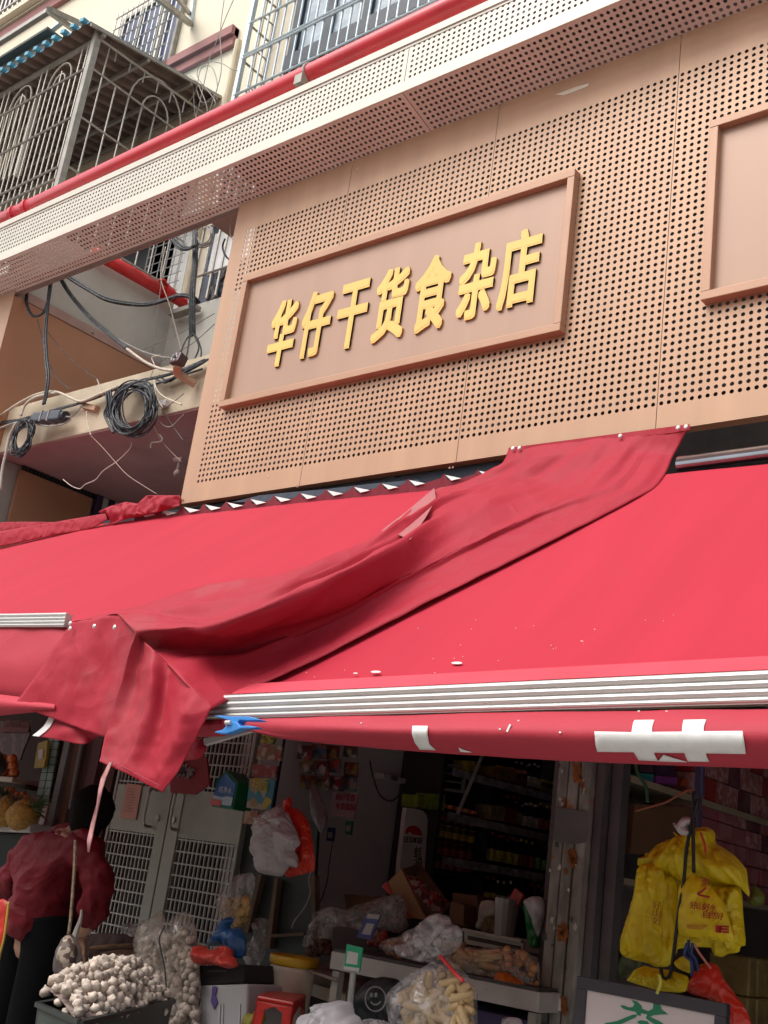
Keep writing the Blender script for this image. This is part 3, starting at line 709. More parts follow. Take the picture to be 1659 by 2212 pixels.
cable([q4(170, 340), q4(168, 420), q4(205, 490), q4(265, 475), q4(300, 400), q4(318, 285)], .1, .008, CABLE, 'hanging loop of black cable just under the canopy on the left', 'cable', 'cable', strands=3, spread=.008)
cable([q4(315, 280), q4(300, 420), q4(284, 600), q4(288, 760), q4(300, 860), q4(290, 960), q4(275, 1040)], .08, .009, CABLE, 'pair of black cables dropping from the canopy to the beam on the left', 'cable bundle', 'cable_bundle', strands=3, spread=.009)
cable([q4(375, 255), q4(440, 360), q4(560, 500), q4(690, 612), q4(790, 695)], .12, .009, CABLE, 'dark cable sloping from the canopy down to the right over the brown return', 'cable', 'cable', strands=2, spread=.009)
cable([q4(790, 695), q4(900, 775), q4(1000, 820), q4(1090, 832)], .12, .010, CABLEW, 'beige sleeved cable end reaching the security camera', 'cable')
cable([q4(560, 490), q4(700, 610), q4(860, 700), q4(1000, 745), q4(1090, 752)], .16, .006, CABLEG, 'grey cable running beside the beige one to the security camera', 'cable')
cable([q4(232, 512), q4(290, 730), q4(350, 870), q4(440, 952)], .12, .0035, CABLE, 'thin black wire drooping from the canopy loop over the brown return', 'wire')
cable([q4(275, 560), q4(390, 710), q4(500, 810), q4(605, 882)], .12, .003, CABLE, 'thin black wire ending at the cable ties on the beam', 'wire')
cable([q4(880, 702), q4(1100, 610), q4(1335, 475)], .9, .0035, CABLEG, 'upper grey wire strung across the pale back wall', 'wire')
cable([q4(1000, 775), q4(1200, 660), q4(1335, 540)], .9, .0035, CABLEG, 'lower grey wire strung across the pale back wall', 'wire')
cable([q4(1020, 10), q4(1000, 300), q4(950, 720)], .6, .003, CABLEG, 'thin grey wire hanging straight down beside the red valve', 'wire')
cable([q4(1030, 60), q4(1000, 250), q4(1060, 440), q4(1130, 715)], .4, .004, CABLEW, 'pale string slanting from the lattice window to the security camera', 'wire')
cable([q4(1400, 10), q4(1385, 60), q4(1400, 110), q4(1425, 140)], .3, .007, CABLE, 'short black cable curling beside the top corner of the sign wall', 'cable')
cable([q4(1445, -120), q4(1430, -30), q4(1450, 60), q4(1390, 300)], .1, .003, CABLEW, 'pale wire hanging off the canopy along the sign wall edge', 'wire')
# bundle along the beam
cable([q6(0, 480), q6(160, 450), q6(330, 400), q6(560, 340), q6(740, 290), q6(900, 230), q6(1100, 150), q6(1300, 90), q6(1560, 30), (440, 780)], .155, .006, CABLE, 'bundle of dark cables tied along the face of the beam', 'cable bundle', 'cable_bundle', strands=5, spread=.014)
cable([q6(0, 410), q6(150, 310), q6(300, 230), q6(430, 195), q6(530, 200), q6(640, 250), q6(740, 280), q6(900, 215), q6(1060, 150)], .13, .010, CABLEW, 'beige conduit humping over the beam beside the dark cables', 'conduit')
cable([q6(190, 410), q6(230, 310), q6(330, 240), q6(500, 205)], .11, .011, CABLEW, 'beige conduit bending down behind the splice box', 'conduit')
cable([q6(0, 520), q6(120, 480), q6(200, 470), q6(300, 440)], .12, .006, CABLEG, 'grey cables entering the splice box from the left edge', 'cable bundle', 'cable_bundle', strands=3, spread=.012)
def coil(cx, cy, rx, ry, tilt, n, y, r, label, wob=14):
    m = MB()
    for s in range(n):
        k1, k2 = rr.uniform(.55, 1.08), rr.uniform(.68, 1.08); dx, dy = rr.uniform(-wob, wob), rr.uniform(-wob, wob); tt = tilt + rr.uniform(-.4, .4)
        P = []
        for k in range(29):
            a = 2 * PI * k / 28; u = rx * k1 * math.cos(a); v = ry * k2 * math.sin(a)
            P.append(Y(q6(cx + dx + u * math.cos(tt) - v * math.sin(tt), cy + dy + u * math.sin(tt) + v * math.cos(tt)), y - .006 * s * .5 + .02 * math.sin(a * 2 + s)))
        m.tube(P, r, 5)
    return tag(m.build('cable_coil', CABLE, smooth=True), label, 'cable coil')
cable([q6(1420, 60), q6(1500, 100), q6(1580, 60), (425, 790), (445, 778)], .15, .006, CABLE, 'dark cables bunched under the security camera', 'cable bundle', 'cable_bundle', strands=4, spread=.02)
cable([q6(1180, 120), q6(1330, 150), q6(1500, 95), (432, 800)], .14, .007, CABLE, 'drooping dark cable above the large coil', 'cable', 'cable', strands=2, spread=.015)
cable([q4(930, 880), q4(960, 800), q4(945, 750), q4(1000, 735)], .13, .004, CABLEW, 'pale wire loop standing above the large coil', 'wire')
coil(1205, 345, 195, 245, .35, 24, .12, .0055, 'large coil of black cable hung on the beam', 20)
coil(200, 610, 92, 175, .28, 15, .10, .005, 'small narrow coil of black cable below the splice box', 10)
cable([q6(980, 190), q6(990, 300), q6(960, 380), q6(990, 470), q6(1040, 560)], .1, .006, CABLE, 'strap of parallel cables down the left side of the large coil', 'cable bundle', 'cable_bundle', strands=6, spread=.02)
t = thing('splice_closure', 'dark grey ribbed splice box hung from the cables on the beam', 'splice box', tuple(Y(q6(470, 420), .1)))
a = Y(q6(325, 440), .1); b = Y(q6(575, 415), .1)
m = MB(); m.bar(a, b, .085, .075); m.build('body', mat('splice_grey', (.07, .08, .10), .5), t, bevel=.012)
for f in (.35, .62):
    m = MB(); c_ = a.lerp(b, f); d_ = (b - a).normalized(); m.bar(c_ - d_ * .006, c_ + d_ * .006, .093, .083); m.build('band', CABLEG, t)
m = MB(); d_ = (b - a).normalized(); m.bar(b, b + d_ * .03, .037, n=12); m.build('end_cap', CABLE, t); m = MB(); m.bar(a - d_ * .03, a, .034, n=12); m.build('end_cap', CABLE, t)
m = MB(); m.tube(spline([b, Y(q6(640, 420), .1), Y(q6(690, 380), .1), Y(q6(740, 310), .12)], 6), .007, 5); m.tube(spline([Y(q6(340, 480), .09), Y(q6(430, 505), .08), Y(q6(560, 490), .09), Y(q6(640, 440), .1)], 6), .006, 5); m.build('lead', CABLEG, t)
t = thing('security_camera', 'small dark camera on a copper bracket where the cables meet', 'camera', tuple(Y(q4(1110, 770), .05)))
c_ = Y(q4(1112, 768), .02); Rm = Matrix.Rotation(-.25, 3, 'X')
m = MB(); m.box(c_, (.085, .07, .075), Rm); m.build('housing', mat('camera_brown', (.10, .06, .06), .4), t, bevel=.008)
m = MB()
for i in range(5):
    a = 2 * PI * i / 5; m.lathe([(.009, 0), (.009, .006)], c_ + Rm @ Vector((math.cos(a) * .024, -.035, math.sin(a) * .024)), 8, rot=Matrix.Rotation(PI / 2, 3, 'X'))
m.build('infrared_lamp', mat('lens_grey', (.4, .38, .38), .3), t)
m = MB(); m.lathe([(.015, 0), (.012, .012)], c_ + Rm @ Vector((0, -.034, 0)), 12, rot=Matrix.Rotation(PI / 2, 3, 'X')); m.build('lens', mat('lens_black', (.01, .01, .012), .05), t)
m = MB(); m.bar(c_ + Vector((0, 0, -.03)), Y(q4(1105, 850), .06), .05); m.bar(Y(q4(1095, 845), .06), Y(q4(1215, 915), .17), .06, .035); m.build('bracket', COPPER, t, bevel=.004)
for (a_, b_, lb) in (((750, 320), (880, 350), 'copper bracket bolted to the beam left of the large coil'), ((1450, 310), (1520, 300), 'small pale junction block right of the large coil')):
    m = MB(); m.bar(Y(q6(*a_), .185), Y(q6(*b_), .185), .05, .04)
    tag(m.build('beam_bracket', COPPER if a_[0] < 1000 else WHITE, bevel=.004), lb, 'bracket')
cable([q6(875, 75), q6(895, 130), q6(910, 190), q6(930, 230)], .14, .005, CABLEW, 'frayed white tie sticking up from the beam', 'cable tie')
cable([q6(1390, 90), q6(1420, 180), q6(1480, 240), q6(1570, 280), q6(1640, 310)], .12, .006, CABLEW, 'pale wire leaving the large coil to the right', 'wire')
cable([q6(1390, 90), q6(1410, 230), q6(1470, 340)], .12, .005, CABLEW, 'pale wire hanging down over the right side of the large coil', 'wire')
cable([q6(1659, 210), q6(1560, 290), q6(1500, 330)], .13, .004, CABLEG, 'grey wire slanting to the junction block', 'wire')
cable([q6(780, 370), q6(790, 470), q6(820, 590)], .14, .0045, CABLEW, 'pale wire drooping under the beam bracket', 'wire')
cable([q6(820, 590), q6(930, 700), q6(1060, 850), q6(1170, 960), q6(1420, 1120)], .17, .003, mat('dusty_wire', (.36, .24, .20), .8), 'long thin dusty wire slanting across the maroon ceiling', 'wire', y2=.1)
cable([q6(1190, 650), q6(1170, 710), q6(1060, 820), q6(930, 910), q6(860, 990), q6(770, 1030), q6(720, 1070), q6(640, 1040), q6(570, 985)], .15, .0035, mat('pale_wire', (.60, .45, .40), .7), 'pale kinked wire hanging in a curve below the beam', 'wire')
cable([q6(1480, 380), q6(1560, 500), q6(1659, 640)], .16, .003, CABLE, 'thin dark wire crossing the maroon ceiling beside the sign wall', 'wire')
cable([q6(1380, 480), q6(1460, 640), q6(1640, 830)], .2, .003, mat('dusty_wire', (.36, .24, .20), .8), 'dusty wire running down towards the hanging lamp holder', 'wire')
cable([q6(1659, 400), q6(1600, 460), q6(1540, 510), q6(1480, 500), q6(1430, 455)], .15, .004, CABLEG, 'grey wire sagging below the beam at the sign wall', 'wire')
cable([q6(1360, 700), q6(1370, 655), q6(1440, 645), q6(1465, 620), q6(1440, 580)], .18, .005, CABLEW, 'short bent scrap of white wire under the beam', 'wire')
cable([q6(0, 1080), q6(20, 900), q6(50, 760), q6(85, 600), q6(150, 470)], .0, [.012] * 25, mat('rope', (.50, .45, .38), .9, bump=.8, bscale=90), 'pale braided rope hanging at the left edge', 'rope', 'rope')
t = thing('lamp_holder', 'dusty bare lamp holder hanging from the maroon ceiling', 'lamp holder', tuple(Y(q6(1600, 850), .3)))
m = MB(); c_ = Y(q6(1600, 935), .3); m.lathe([(.0, -.026), (.018, -.02), (.026, 0), (.018, .02), (.008, .03)], c_, 12); m.build('bulb', mat('dusty_bulb', (.30, .18, .17), .5), t, smooth=True)
m = MB(); m.bar(c_ + Vector((0, 0, .025)), c_ + Vector((0, 0, .09)), .012, n=8); m.bar(c_ + Vector((-.05, 0, .10)), c_ + Vector((.03, 0, .09)), .02, n=8); m.build('stem', mat('dusty_stem', (.28, .17, .16), .7), t)
# wires in front of the upper flats
for i, (P, lb) in enumerate(((((1470, -40), (1400, 120), (1320, 330), (1300, 380), (1230, 700)), 'longest loose wire hanging down past the mauve band'),
        (((1400, -40), (1370, 200), (1375, 450), (1300, 700)), 'second loose wire in front of the mauve band'),
        (((1300, 385), (1240, 410), (1230, 480), (1290, 560), (1340, 640), (1300, 700)), 'loose wire curl over the end of the blue roof'),
        (((1300, 380), (1380, 395), (1440, 430), (1480, 440)), 'loose wire arching to the blue-white cage'),
        (((1180, 470), (1230, 520), (1290, 690), (1220, 740), (1200, 500)), 'loose wire knotted at the lower end of the roof'),
        (((1210, 510), (1260, 640), (1350, 560), (1320, 420), (1250, 430), (1220, 560), (1170, 640)), 'tangled loose wire beside the mauve band'))):
    cable([q1(*p) for p in P], 1.3, .0045, CABLEG, lb, 'wire', 'wire')

# ------------------------------------------------------------------ awnings
def lerp(a, b, f): return a + (b - a) * f
def awning(topf, barf, xs_, sag=.03, nv=9, seed=0, streak=.006):
    vs = []; nx = len(xs_)
    for i, f in enumerate(xs_):
        T = topf(f); B = barf(f)
        for j in range(nv):
            v = j / (nv - 1); p = T.lerp(B, v)
            p.z -= sag * math.sin(PI * v) ; p.z += streak * noise.noise(Vector((f * 5 + v * 2.5, v * 1.2, seed)))
            vs.append(p)
    fs = [(i * nv + j, i * nv + j + 1, (i + 1) * nv + j + 1, (i + 1) * nv + j) for i in range(nx - 1) for j in range(nv - 1)]
    return vs, fs
def barA(x_): return Vector((x_, -1.2, 2.385 + (-4.71 - x_) * .030))
TA = [(-9, .0, 3.20), (-8, .0, 3.24), (-6.95, 0, 3.30), (-5.94, 0, 3.375), (-5.09, 0, 3.36), (-4.12, 0, 3.335), (-3.05, 0, 3.30)]
def topA(x_):
    for a, b in zip(TA, TA[1:]):
        if x_ <= b[0] + 1e-6: f = (x_ - a[0]) / (b[0] - a[0]); return Vector(a).lerp(Vector(b), f)
    return Vector(TA[-1])
t = thing('red_awning', 'upper red awning on the left reaching out over the fruit shop', 'awning', (-5, -.6, 2.9)); AWA = t
fs_ = [k / 60 for k in range(61)]
vs, fs = awning(lambda f: topA(lerp(-9, -3.1, f)), lambda f: barA(lerp(-9, -3.1, f)), fs_, .02, 13, 1, .012)
m = MB(); m.add(vs, fs); m.build('canvas', AWN, t, smooth=True)
def profile_bar(a, b, h, parent, name='front_bar'):
    d = (b - a).normalized(); m = MB(); up = Vector((0, 0, 1)); out = Vector((0, -1, 0))
    m.bar(a, b, .03, h * .98)
    for k, (f, r_) in enumerate(((.42, .14), (.14, .13), (-.12, .12), (-.36, .10))):
        m.bar(a + up * h * f + out * .013, b + up * h * f + out * .013, h * r_, n=10)
    return m.build(name, ALU, parent)
xa_ = Y((150, 1352), -1.22).x
profile_bar(barA(-9) + Vector((0, -.03, .0)), barA(xa_) + Vector((0, -.03, 0)), .058, t)
# hanging valance of the left awning
rows = []
for i in range(14):
    px_ = -260 + i * 32
    yb_ = 1368; 
    rows.append([Y((px_, lerp(1338, 1356, min(1, max(0, px_ / 150)))), -1.225), Y((px_, 1400), -1.25), Y((px_, 1440), -1.262), Y((px_, 1480), -1.255), Y((px_, 1503 + px_ * .12), -1.24)])
vs, fs = sheet(rows, 3, 4, .006, 5); m = MB(); m.add(vs, fs); o = m.build('valance', mat('valance_red', (.50, .035, .06), .7, var=.08, vscale=2, sss=.08, bump=.1, bscale=120, crumple=.1, cscale=3), t, smooth=True); solid(o, .003)
rows = [[Y((px_, 1500 + px_ * .12), -1.27), Y((px_, 1515 + px_ * .1), -1.31), Y((px_, 1535), -1.29), Y((px_, 1546 - px_ * .1), -1.2)] for px_ in (-200, -100, -30, 0, 40, 80, 118)]
vs, fs = sheet(rows, 4, 5); m = MB(); m.add(vs, fs); m.build('rolled_hem', mat('valance_red', (.6, .03, .05)), t, smooth=True)

bl = Y((455, 1530), -1.30); br = Y((1659, 1487), -1.30)
def barB(f): return bl.lerp(br, -.06 + f * 1.9)
def topB(f):
    x_ = lerp(-3.12, barB(1).x + .1, f); return Vector((x_, -.12, 3.165))
t = thing('red_awning', 'lower red awning on the right over the grocery counter', 'awning', (-2, -.6, 2.6)); AWB = t
vs, fs = awning(topB, barB, fs_, .02, 13, 4, .014)
m = MB(); m.add(vs, fs); m.build('canvas', AWN, t, smooth=True)
dn = Vector((0, -.012, -.005))
profile_bar(barB(0) + dn, barB(1) + dn, .078, t)
m = MB(); m.add([barB(0) + Vector((0, -.006, .046)), barB(1) + Vector((0, -.006, .046)), barB(1) + Vector((0, .06, .096)), barB(0) + Vector((0, .06, .096))], [(0, 1, 2, 3)])
m.build('hem_band', mat('awning_hem', (.62, .05, .08), .7), t)
m = MB(); m.bar((-1.93, -.10, 3.215), (1.2, -.10, 3.215), .036, n=18); m.build('roller_tube', mat('chrome_tube', (.65, .65, .68), .18, 1.0, var=.2, vscale=3), t, smooth=True)
for x_ in (-3.0, -.2):
    m = MB(); m.bar((x_, .1, 2.95), (x_ + .25, -.65, 2.55), .04); m.bar((x_ + .25, -.65, 2.55), (x_ + .05, -1.25, 2.0), .035); m.build('folding_arm', CREAMMETAL, t)
def vtop(px_): return lerp(1552, 1539, min(1, (px_ - 560) / 500)) if px_ < 1060 else lerp(1539, 1532, (px_ - 1060) / 600)
VB = [(470, 1572), (520, 1573), (568, 1583), (605, 1591), (700, 1601), (832, 1612), (941, 1621), (1080, 1629), (1216, 1638), (1430, 1646), (1659, 1653), (2000, 1660), (2400, 1664)]
def vbot(px_):
    for a, b in zip(VB, VB[1:]):
        if px_ <= b[0]: return lerp(a[1], b[1], (px_ - a[0]) / (b[0] - a[0]))
    return VB[-1][1]
def yprof(v): return -1.325 - .085 * math.sin(PI * min(1, max(0, v)) ** .8 * .92)
def valB(px_, py_, off=0.0):
    v = (py_ - vtop(px_)) / max(1, (vbot(px_) - vtop(px_))); k = min(1, max(0.12, (px_ - 540) / 260)) if px_ < 800 else 1
    return Y((px_, py_), -1.325 + (yprof(v) + 1.325) * k - off)
rows = []
for px_ in [480, 520, 560, 600, 650, 700, 780, 860, 950, 1040, 1140, 1250, 1360, 1480, 1600, 1750, 1900, 2100, 2350]:
    a, b = vtop(px_), vbot(px_)
    R_ = [valB(px_, lerp(a, b, v)) for v in (0, .12, .25, .4, .55, .7, .82, .92, 1.0)]
    R_ += [R_[-1] + Vector((0, .03, -.004)), R_[-1] + Vector((0, .07, .02))]
    rows.append(R_)
vs, fs = sheet(rows, 3, 3, .004, 4); m = MB(); m.add(vs, fs); m.build('valance', mat('valance_red', (.66, .05, .075)), t, smooth=True)
def vpatch(poly, parent):
    xs_ = [p[0] for p in poly]; ys_ = [p[1] for p in poly]; pts = [Vector(p) for p in poly]; n0 = len(pts)
    yy = min(ys_) + 3
    while yy < max(ys_):
        xx = min(xs_) + 3
        while xx < max(xs_):
            if inside((xx, yy), poly) and min(segd((xx, yy), poly[k], poly[k - 1]) for k in range(n0)) > 2: pts.append(Vector((xx, yy)))
            xx += 9
        yy += 7
    # denser outline
    v2, e2, f2, *_ = delaunay_2d_cdt(pts, [], [list(range(n0))], 1, 1e-6)
    m = MB(); m.add([valB(v[0], v[1], .006) for v in v2], [tuple(f) for f in f2])
    o = m.build('lettering', WHITETAPE, parent, smooth=True); return solid(o, .002)
def dense(P, s=7):
    out = []
    for a, b in zip(P, P[1:] + P[:1]):
        L_ = math.dist(a, b); n = max(1, int(L_ / s)); out += [(lerp(a[0], b[0], k / n), lerp(a[1], b[1], k / n)) for k in range(n)]
    return out
c4 = lambda L_: dense([(1211 + a * .27, 1504 + b * .27) for a, b in L_])
c3 = lambda L_: dense([(768 + a * .27, 1504 + b * .27) for a, b in L_])
vpatch(c4([(272, 282), (568, 288), (580, 215), (592, 192), (752, 190), (735, 235), (728, 286), (972, 284), (975, 230), (985, 190), (1165, 187), (1148, 240), (1142, 281), (1455, 278), (1470, 380), (1480, 460), (1160, 455), (1172, 490), (1190, 522), (1022, 520), (1005, 490), (990, 452), (745, 450), (758, 480), (778, 517), (625, 510), (600, 470), (585, 446), (293, 443), (280, 380)]), t)
vpatch(c4([(825, 468), (920, 500), (1010, 526), (778, 520)]), t)
vpatch(c3([(455, 238), (578, 238), (574, 310), (590, 385), (640, 430), (515, 425), (475, 370), (452, 300)]), t)
vpatch(c3([(825, 412), (870, 432), (930, 448), (838, 444)]), t)
m = MB()
for p in ((1080, 1575), (1210, 1582), (1440, 1537), (1380, 1536), (780, 1562), (1120, 1557)):
    q = valB(p[0], p[1], .003); m.box(q, (.006, .002, .004))
q = valB(1099, 1573, .004); m.box(q, (.006, .003, .022), Matrix.Rotation(.4, 3, 'Y')); m.build('bird_dropping', WHITETAPE, t)
# droppings on the canvas, lying in the plane of the canvas
def onB(px_, py_, off=.004):
    d = ray((px_, py_)); A_, B_, C_ = topB(.2), topB(.6), barB(.2); n_ = (B_ - A_).cross(C_ - A_).normalized()
    s = (A_ - CAM).dot(n_) / d.dot(n_); return CAM + d * s + n_ * (off if n_.y < 0 else -off) * 1.0
m = MB()
for (a, b, s) in ((813, 1454, 11), (769, 1457, 5), (988, 1435, 12), (1031, 1478, 10), (1265, 1395, 5), (1422, 1412, 4), (1258, 1388, 3)):
    m.prism([onB(a + s * math.cos(k), b + s * .22 * math.sin(k), .004) for k in [2 * PI * i / 10 for i in range(10)]], (0, -.001, .001))
for _ in range(60):
    a = rr.uniform(620, 1640); b = rr.uniform(1330, 1485) if a > 900 else rr.uniform(1440, 1500); m.prism([onB(a + dx, b + dy, .005) for dx, dy in ((-.9, -.4), (.9, -.4), (.9, .4), (-.9, .4))], (0, -.001, .001))
tag(m.build('bird_droppings', mat('dropping', (.75, .62, .58), .8), t), kind='stuff')

# scalloped strip between panel and left awning
t = thing('scalloped_flashing', 'dark strip with white notches just under the sign wall', 'flashing', (-4, -.02, 3.38))
TR = [(300, 1108), (348, 1104), (397, 1098), (443, 1093), (491, 1088), (541, 1081), (594, 1075), (650, 1069), (707, 1062), (765, 1055), (826, 1048), (884, 1040), (962, 1029), (1035, 1020)]
for a, b in TR:
    m = MB(); m.prism([Y((a, b - 3), -.035), Y((a + 34, b + 4), -.035), Y((a + 13, b + 9), -.035)], (0, .002, 0)); m.build('white_notch', WHITETAPE, t)
m = MB()
P = []
for i, (a, b) in enumerate(TR): P += [(a, b + 12), (a + 3, b - 1), (a + 9, b + 9)] if False else [(a - 10, b + 4), (a - 2, b - 6), (a + 4, b + 7), (a + 32, b + 4)]
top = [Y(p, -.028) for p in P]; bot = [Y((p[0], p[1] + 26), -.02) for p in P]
m.add(top + bot, [(i, i + 1, i + 1 + len(P), i + len(P)) for i in range(len(P) - 1)]); m.build('notched_cloth', mat('notch_red', (.20, .015, .03), .8), t)  # dark red is the cloth's own colour
m = MB(); m.span((-5.9, .04, 3.05), (-2.9, .09, 3.41)); m.build('gap_shade_sheet', mat('bluish_black', (.03, .035, .05), .9, bump=.5), t)  # dark sheet paints the shade in the gap under the sign wall
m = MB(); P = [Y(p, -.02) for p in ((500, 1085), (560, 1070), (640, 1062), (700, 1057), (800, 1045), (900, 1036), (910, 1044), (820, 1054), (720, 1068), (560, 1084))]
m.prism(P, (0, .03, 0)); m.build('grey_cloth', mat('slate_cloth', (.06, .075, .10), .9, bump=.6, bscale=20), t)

# crumpled red cloths at the far left
puffy('awning_scrap', [(-160, 1150), (0, 1128), (60, 1127), (130, 1128), (130, 1142), (0, 1150), (-160, 1170)], -.03, .005, DRAPE, 'dark red cloth strip nailed along the wall at the left edge', 'cloth', wrinkle=.004)
puffy('awning_scrap', [(-160, 1195), (0, 1148), (60, 1138), (140, 1124), (228, 1109), (233, 1122), (196, 1143), (120, 1156), (0, 1181), (-160, 1225)], -.07, .009, DRAPE, 'folded red cloth lying along the top edge of the left awning', 'cloth', wrinkle=.006, smooth_outline=False)
puffy('awning_scrap', [(213, 1107), (245, 1092), (272, 1084), (298, 1088), (318, 1070), (388, 1070), (388, 1092), (345, 1106), (270, 1122), (240, 1134), (237, 1112)], -.06, .016, DRAPE, 'crumpled red cloth bunched against the bottom corner of the sign wall', 'cloth', wrinkle=.03, wscale=12, smooth_outline=False, fold=.012)

# ------------------------------------------------------------------ the draped cover sheet
def pA(px_, py_):
    d = ray((px_, py_)); A_, B_, C_ = topA(-5.0), topA(-3.3), barA(-4.2); n_ = (B_ - A_).cross(C_ - A_).normalized()
    return (A_ - CAM).dot(n_) / d.dot(n_)
def pB(px_, py_):
    d = ray((px_, py_)); A_, B_, C_ = topB(.0), topB(.5), barB(.2); n_ = (B_ - A_).cross(C_ - A_).normalized()
    return (A_ - CAM).dot(n_) / d.dot(n_)
def dp(px_, py_, w_, h):          # w_ 0: lies on the left awning, 1: on the right awning; h: lift towards the street
    d = ray((px_, py_)); s = lerp(pA(px_, py_), pB(px_, py_), w_); s = min(s, pA(px_, py_)) if w_ < .3 else s; s = min(s, (-.015 - CAM.y) / d.y)
    return CAM + d * s - d.normalized() * h
S = []
S.append([Y(p, -.02) for p in ((1100, 969), (1160, 962), (1225, 954), (1300, 945), (1370, 937), (1430, 929), (1490, 920))])
for st in (((1085, 1000, 0, .03), (1150, 990, .3, .05), (1220, 985, .6, .05), (1290, 982, .8, .07), (1350, 980, 1, .05), (1400, 985, 1, .03), (1455, 985, 1, .02)),
        ((1048, 1020, 0, .02), (1100, 1028, .2, .09), (1150, 1043, .4, .04), (1195, 1045, .6, .10), (1265, 1062, 1, .05), (1350, 1062, 1, .03), (1412, 1055, 1, .015)),
        ((985, 1048, 0, .02), (1010, 1062, .0, .12), (1032, 1082, .1, .03), (1058, 1084, .1, .16), (1125, 1135, .9, .05), (1180, 1125, 1, .02), (1245, 1142, 1, .012)),
        ((936, 1060, 0, .02), (948, 1085, 0, .17), (945, 1118, 0, .02), (954, 1122, 0, .18), (985, 1200, .9, .05), (1015, 1200, 1, .02), (1050, 1238, 1, .012)),
        ((832, 1146, 0, .015), (850, 1150, 0, .18), (866, 1178, 0, .01), (871, 1181, 0, .20), (882, 1255, .9, .05), (880, 1270, 1, .02), (890, 1318, 1, .012)),
        ((715, 1207, 0, .015), (731, 1212, 0, .19), (745, 1242, 0, .01), (748, 1245, 0, .21), (757, 1322, .9, .05), (755, 1337, 1, .02), (762, 1384, 1, .012)),
        ((585, 1250, 0, .015), (599, 1260, 0, .19), (612, 1302, 0, .01), (616, 1306, 0, .21), (636, 1372, .85, .05), (638, 1392, 1, .02), (648, 1442, 1, .012)),
        ((440, 1264, 0, .015), (453, 1286, 0, .16), (466, 1356, .05, .01), (474, 1361, .05, .19), (512, 1408, .8, .04), (528, 1432, .9, .03), (575, 1474, 1, .02)),
        ((300, 1310, 0, .015), (325, 1322, 0, .08), (370, 1345, 0, .02), (405, 1368, .1, .10), (440, 1400, .5, .03), (470, 1440, .9, .09), (515, 1500, 1, .03))):
    S.append([dp(*p) for p in st])
S.append([Y(p[:2], p[2]) for p in ((156, 1344, -1.245), (200, 1337, -1.26), (255, 1328, -1.28), (292, 1368, -1.37), (325, 1400, -1.30), (395, 1470, -1.43), (458, 1532, -1.40))])
vs, fs = sheet(S, 9, 9, .004, 9, 2, .7)
nvv = 6 * 9 + 1; nuu = len(vs) // nvv
for i in range(nuu):
    for j in range(nvv):
        u, v = i / (nuu - 1), j / (nvv - 1); k_ = min(1, u * 5) * min(1, v * 8, (1 - v) * 7) * min(1, (1 - u) * 9 + .15)
        f_ = .024 * (1 - 2.6 * abs(noise.noise(Vector((v * 6.5 + u * 1.2, u * 1.5, 1.7))))) + .012 * (1 - 2.6 * abs(noise.noise(Vector((v * 14 - u * 3, u * 4, 8.1)))))
        vs[i * nvv + j] = vs[i * nvv + j] + Vector((0, -.6, .8)) * f_ * k_
m = MB(); m.add(vs, fs)
G3 = lambda rows: [[Y(p[:2], p[2]) for p in r] for r in rows]
FF = G3((((292, 1366, -1.385), (310, 1385, -1.335), (330, 1402, -1.40), (370, 1440, -1.36), (415, 1485, -1.43), (460, 1530, -1.41)), ((272, 1430, -1.41), (300, 1450, -1.355), (325, 1470, -1.44), (360, 1500, -1.385), (400, 1540, -1.46), (432, 1575, -1.43)),
         ((248, 1520, -1.42), (280, 1540, -1.395), (312, 1560, -1.445), (345, 1585, -1.41), (378, 1605, -1.46), (406, 1625, -1.43)), ((228, 1590, -1.43), (258, 1608, -1.425), (290, 1625, -1.445), (322, 1640, -1.43), (355, 1655, -1.45), (382, 1668, -1.44)),
         ((215, 1645, -1.44), (245, 1658, -1.445), (275, 1672, -1.45), (300, 1686, -1.44), (326, 1698, -1.445), (350, 1711, -1.44))))
LF = G3((((156, 1344, -1.245), (200, 1337, -1.26), (255, 1328, -1.28), (300, 1360, -1.30), (320, 1390, -1.28)), ((115, 1405, -1.27), (170, 1420, -1.295), (225, 1430, -1.275), (270, 1440, -1.31), (300, 1450, -1.27)),
         ((72, 1472, -1.29), (140, 1500, -1.30), (200, 1515, -1.285), (250, 1525, -1.31), (280, 1530, -1.28)), ((33, 1520, -1.30), (115, 1552, -1.295), (180, 1576, -1.30), (225, 1592, -1.30), (262, 1600, -1.29))))
DR = thing('cover_sheet', 'dark red cloth draped diagonally over the joint of the two awnings', 'cloth', tuple(Y((700, 1250), -.8)))
o = m.build('sheet', DRAPE, DR, smooth=True); solid(o, .003)
vs, fs = sheet(FF, 9, 9, .008, 11, 5, .5); m = MB(); m.add(vs, fs); solid(m.build('front_fall', DRAPE, DR, smooth=True), .003)
vs, fs = sheet(LF, 9, 9, .008, 9, 7, .3); m = MB(); m.add(vs, fs); solid(m.build('left_fall', DRAPE, DR, smooth=True), .003)
for p, y_ in (((1108, 969), -.03), ((1122, 968), -.03), ((1465, 924), -.03), ((1482, 922), -.03), ((1340, 942), -.03), ((204, 1353), -1.30), ((248, 1355), -1.31), ((152, 1347), -1.27), ((152, 1358), -1.27)):
    m = MB(); m.lathe([(.0095, 0), (.0095, .003), (.005, .006)], Y(p, y_ - .008), 10, rot=Matrix.Rotation(PI / 2, 3, 'X')); m.build('stud', mat('stud_metal', (.75, .74, .72), .35, .5), DR)
m = MB(); nz_ = [Y(p, -.022) for p in ((1099, 968), (1490, 917), (1492, 929), (1450, 936), (1101, 976))]; m.prism(nz_, (0, -.004, 0)); m.build('nailed_hem', DRAPE, DR)
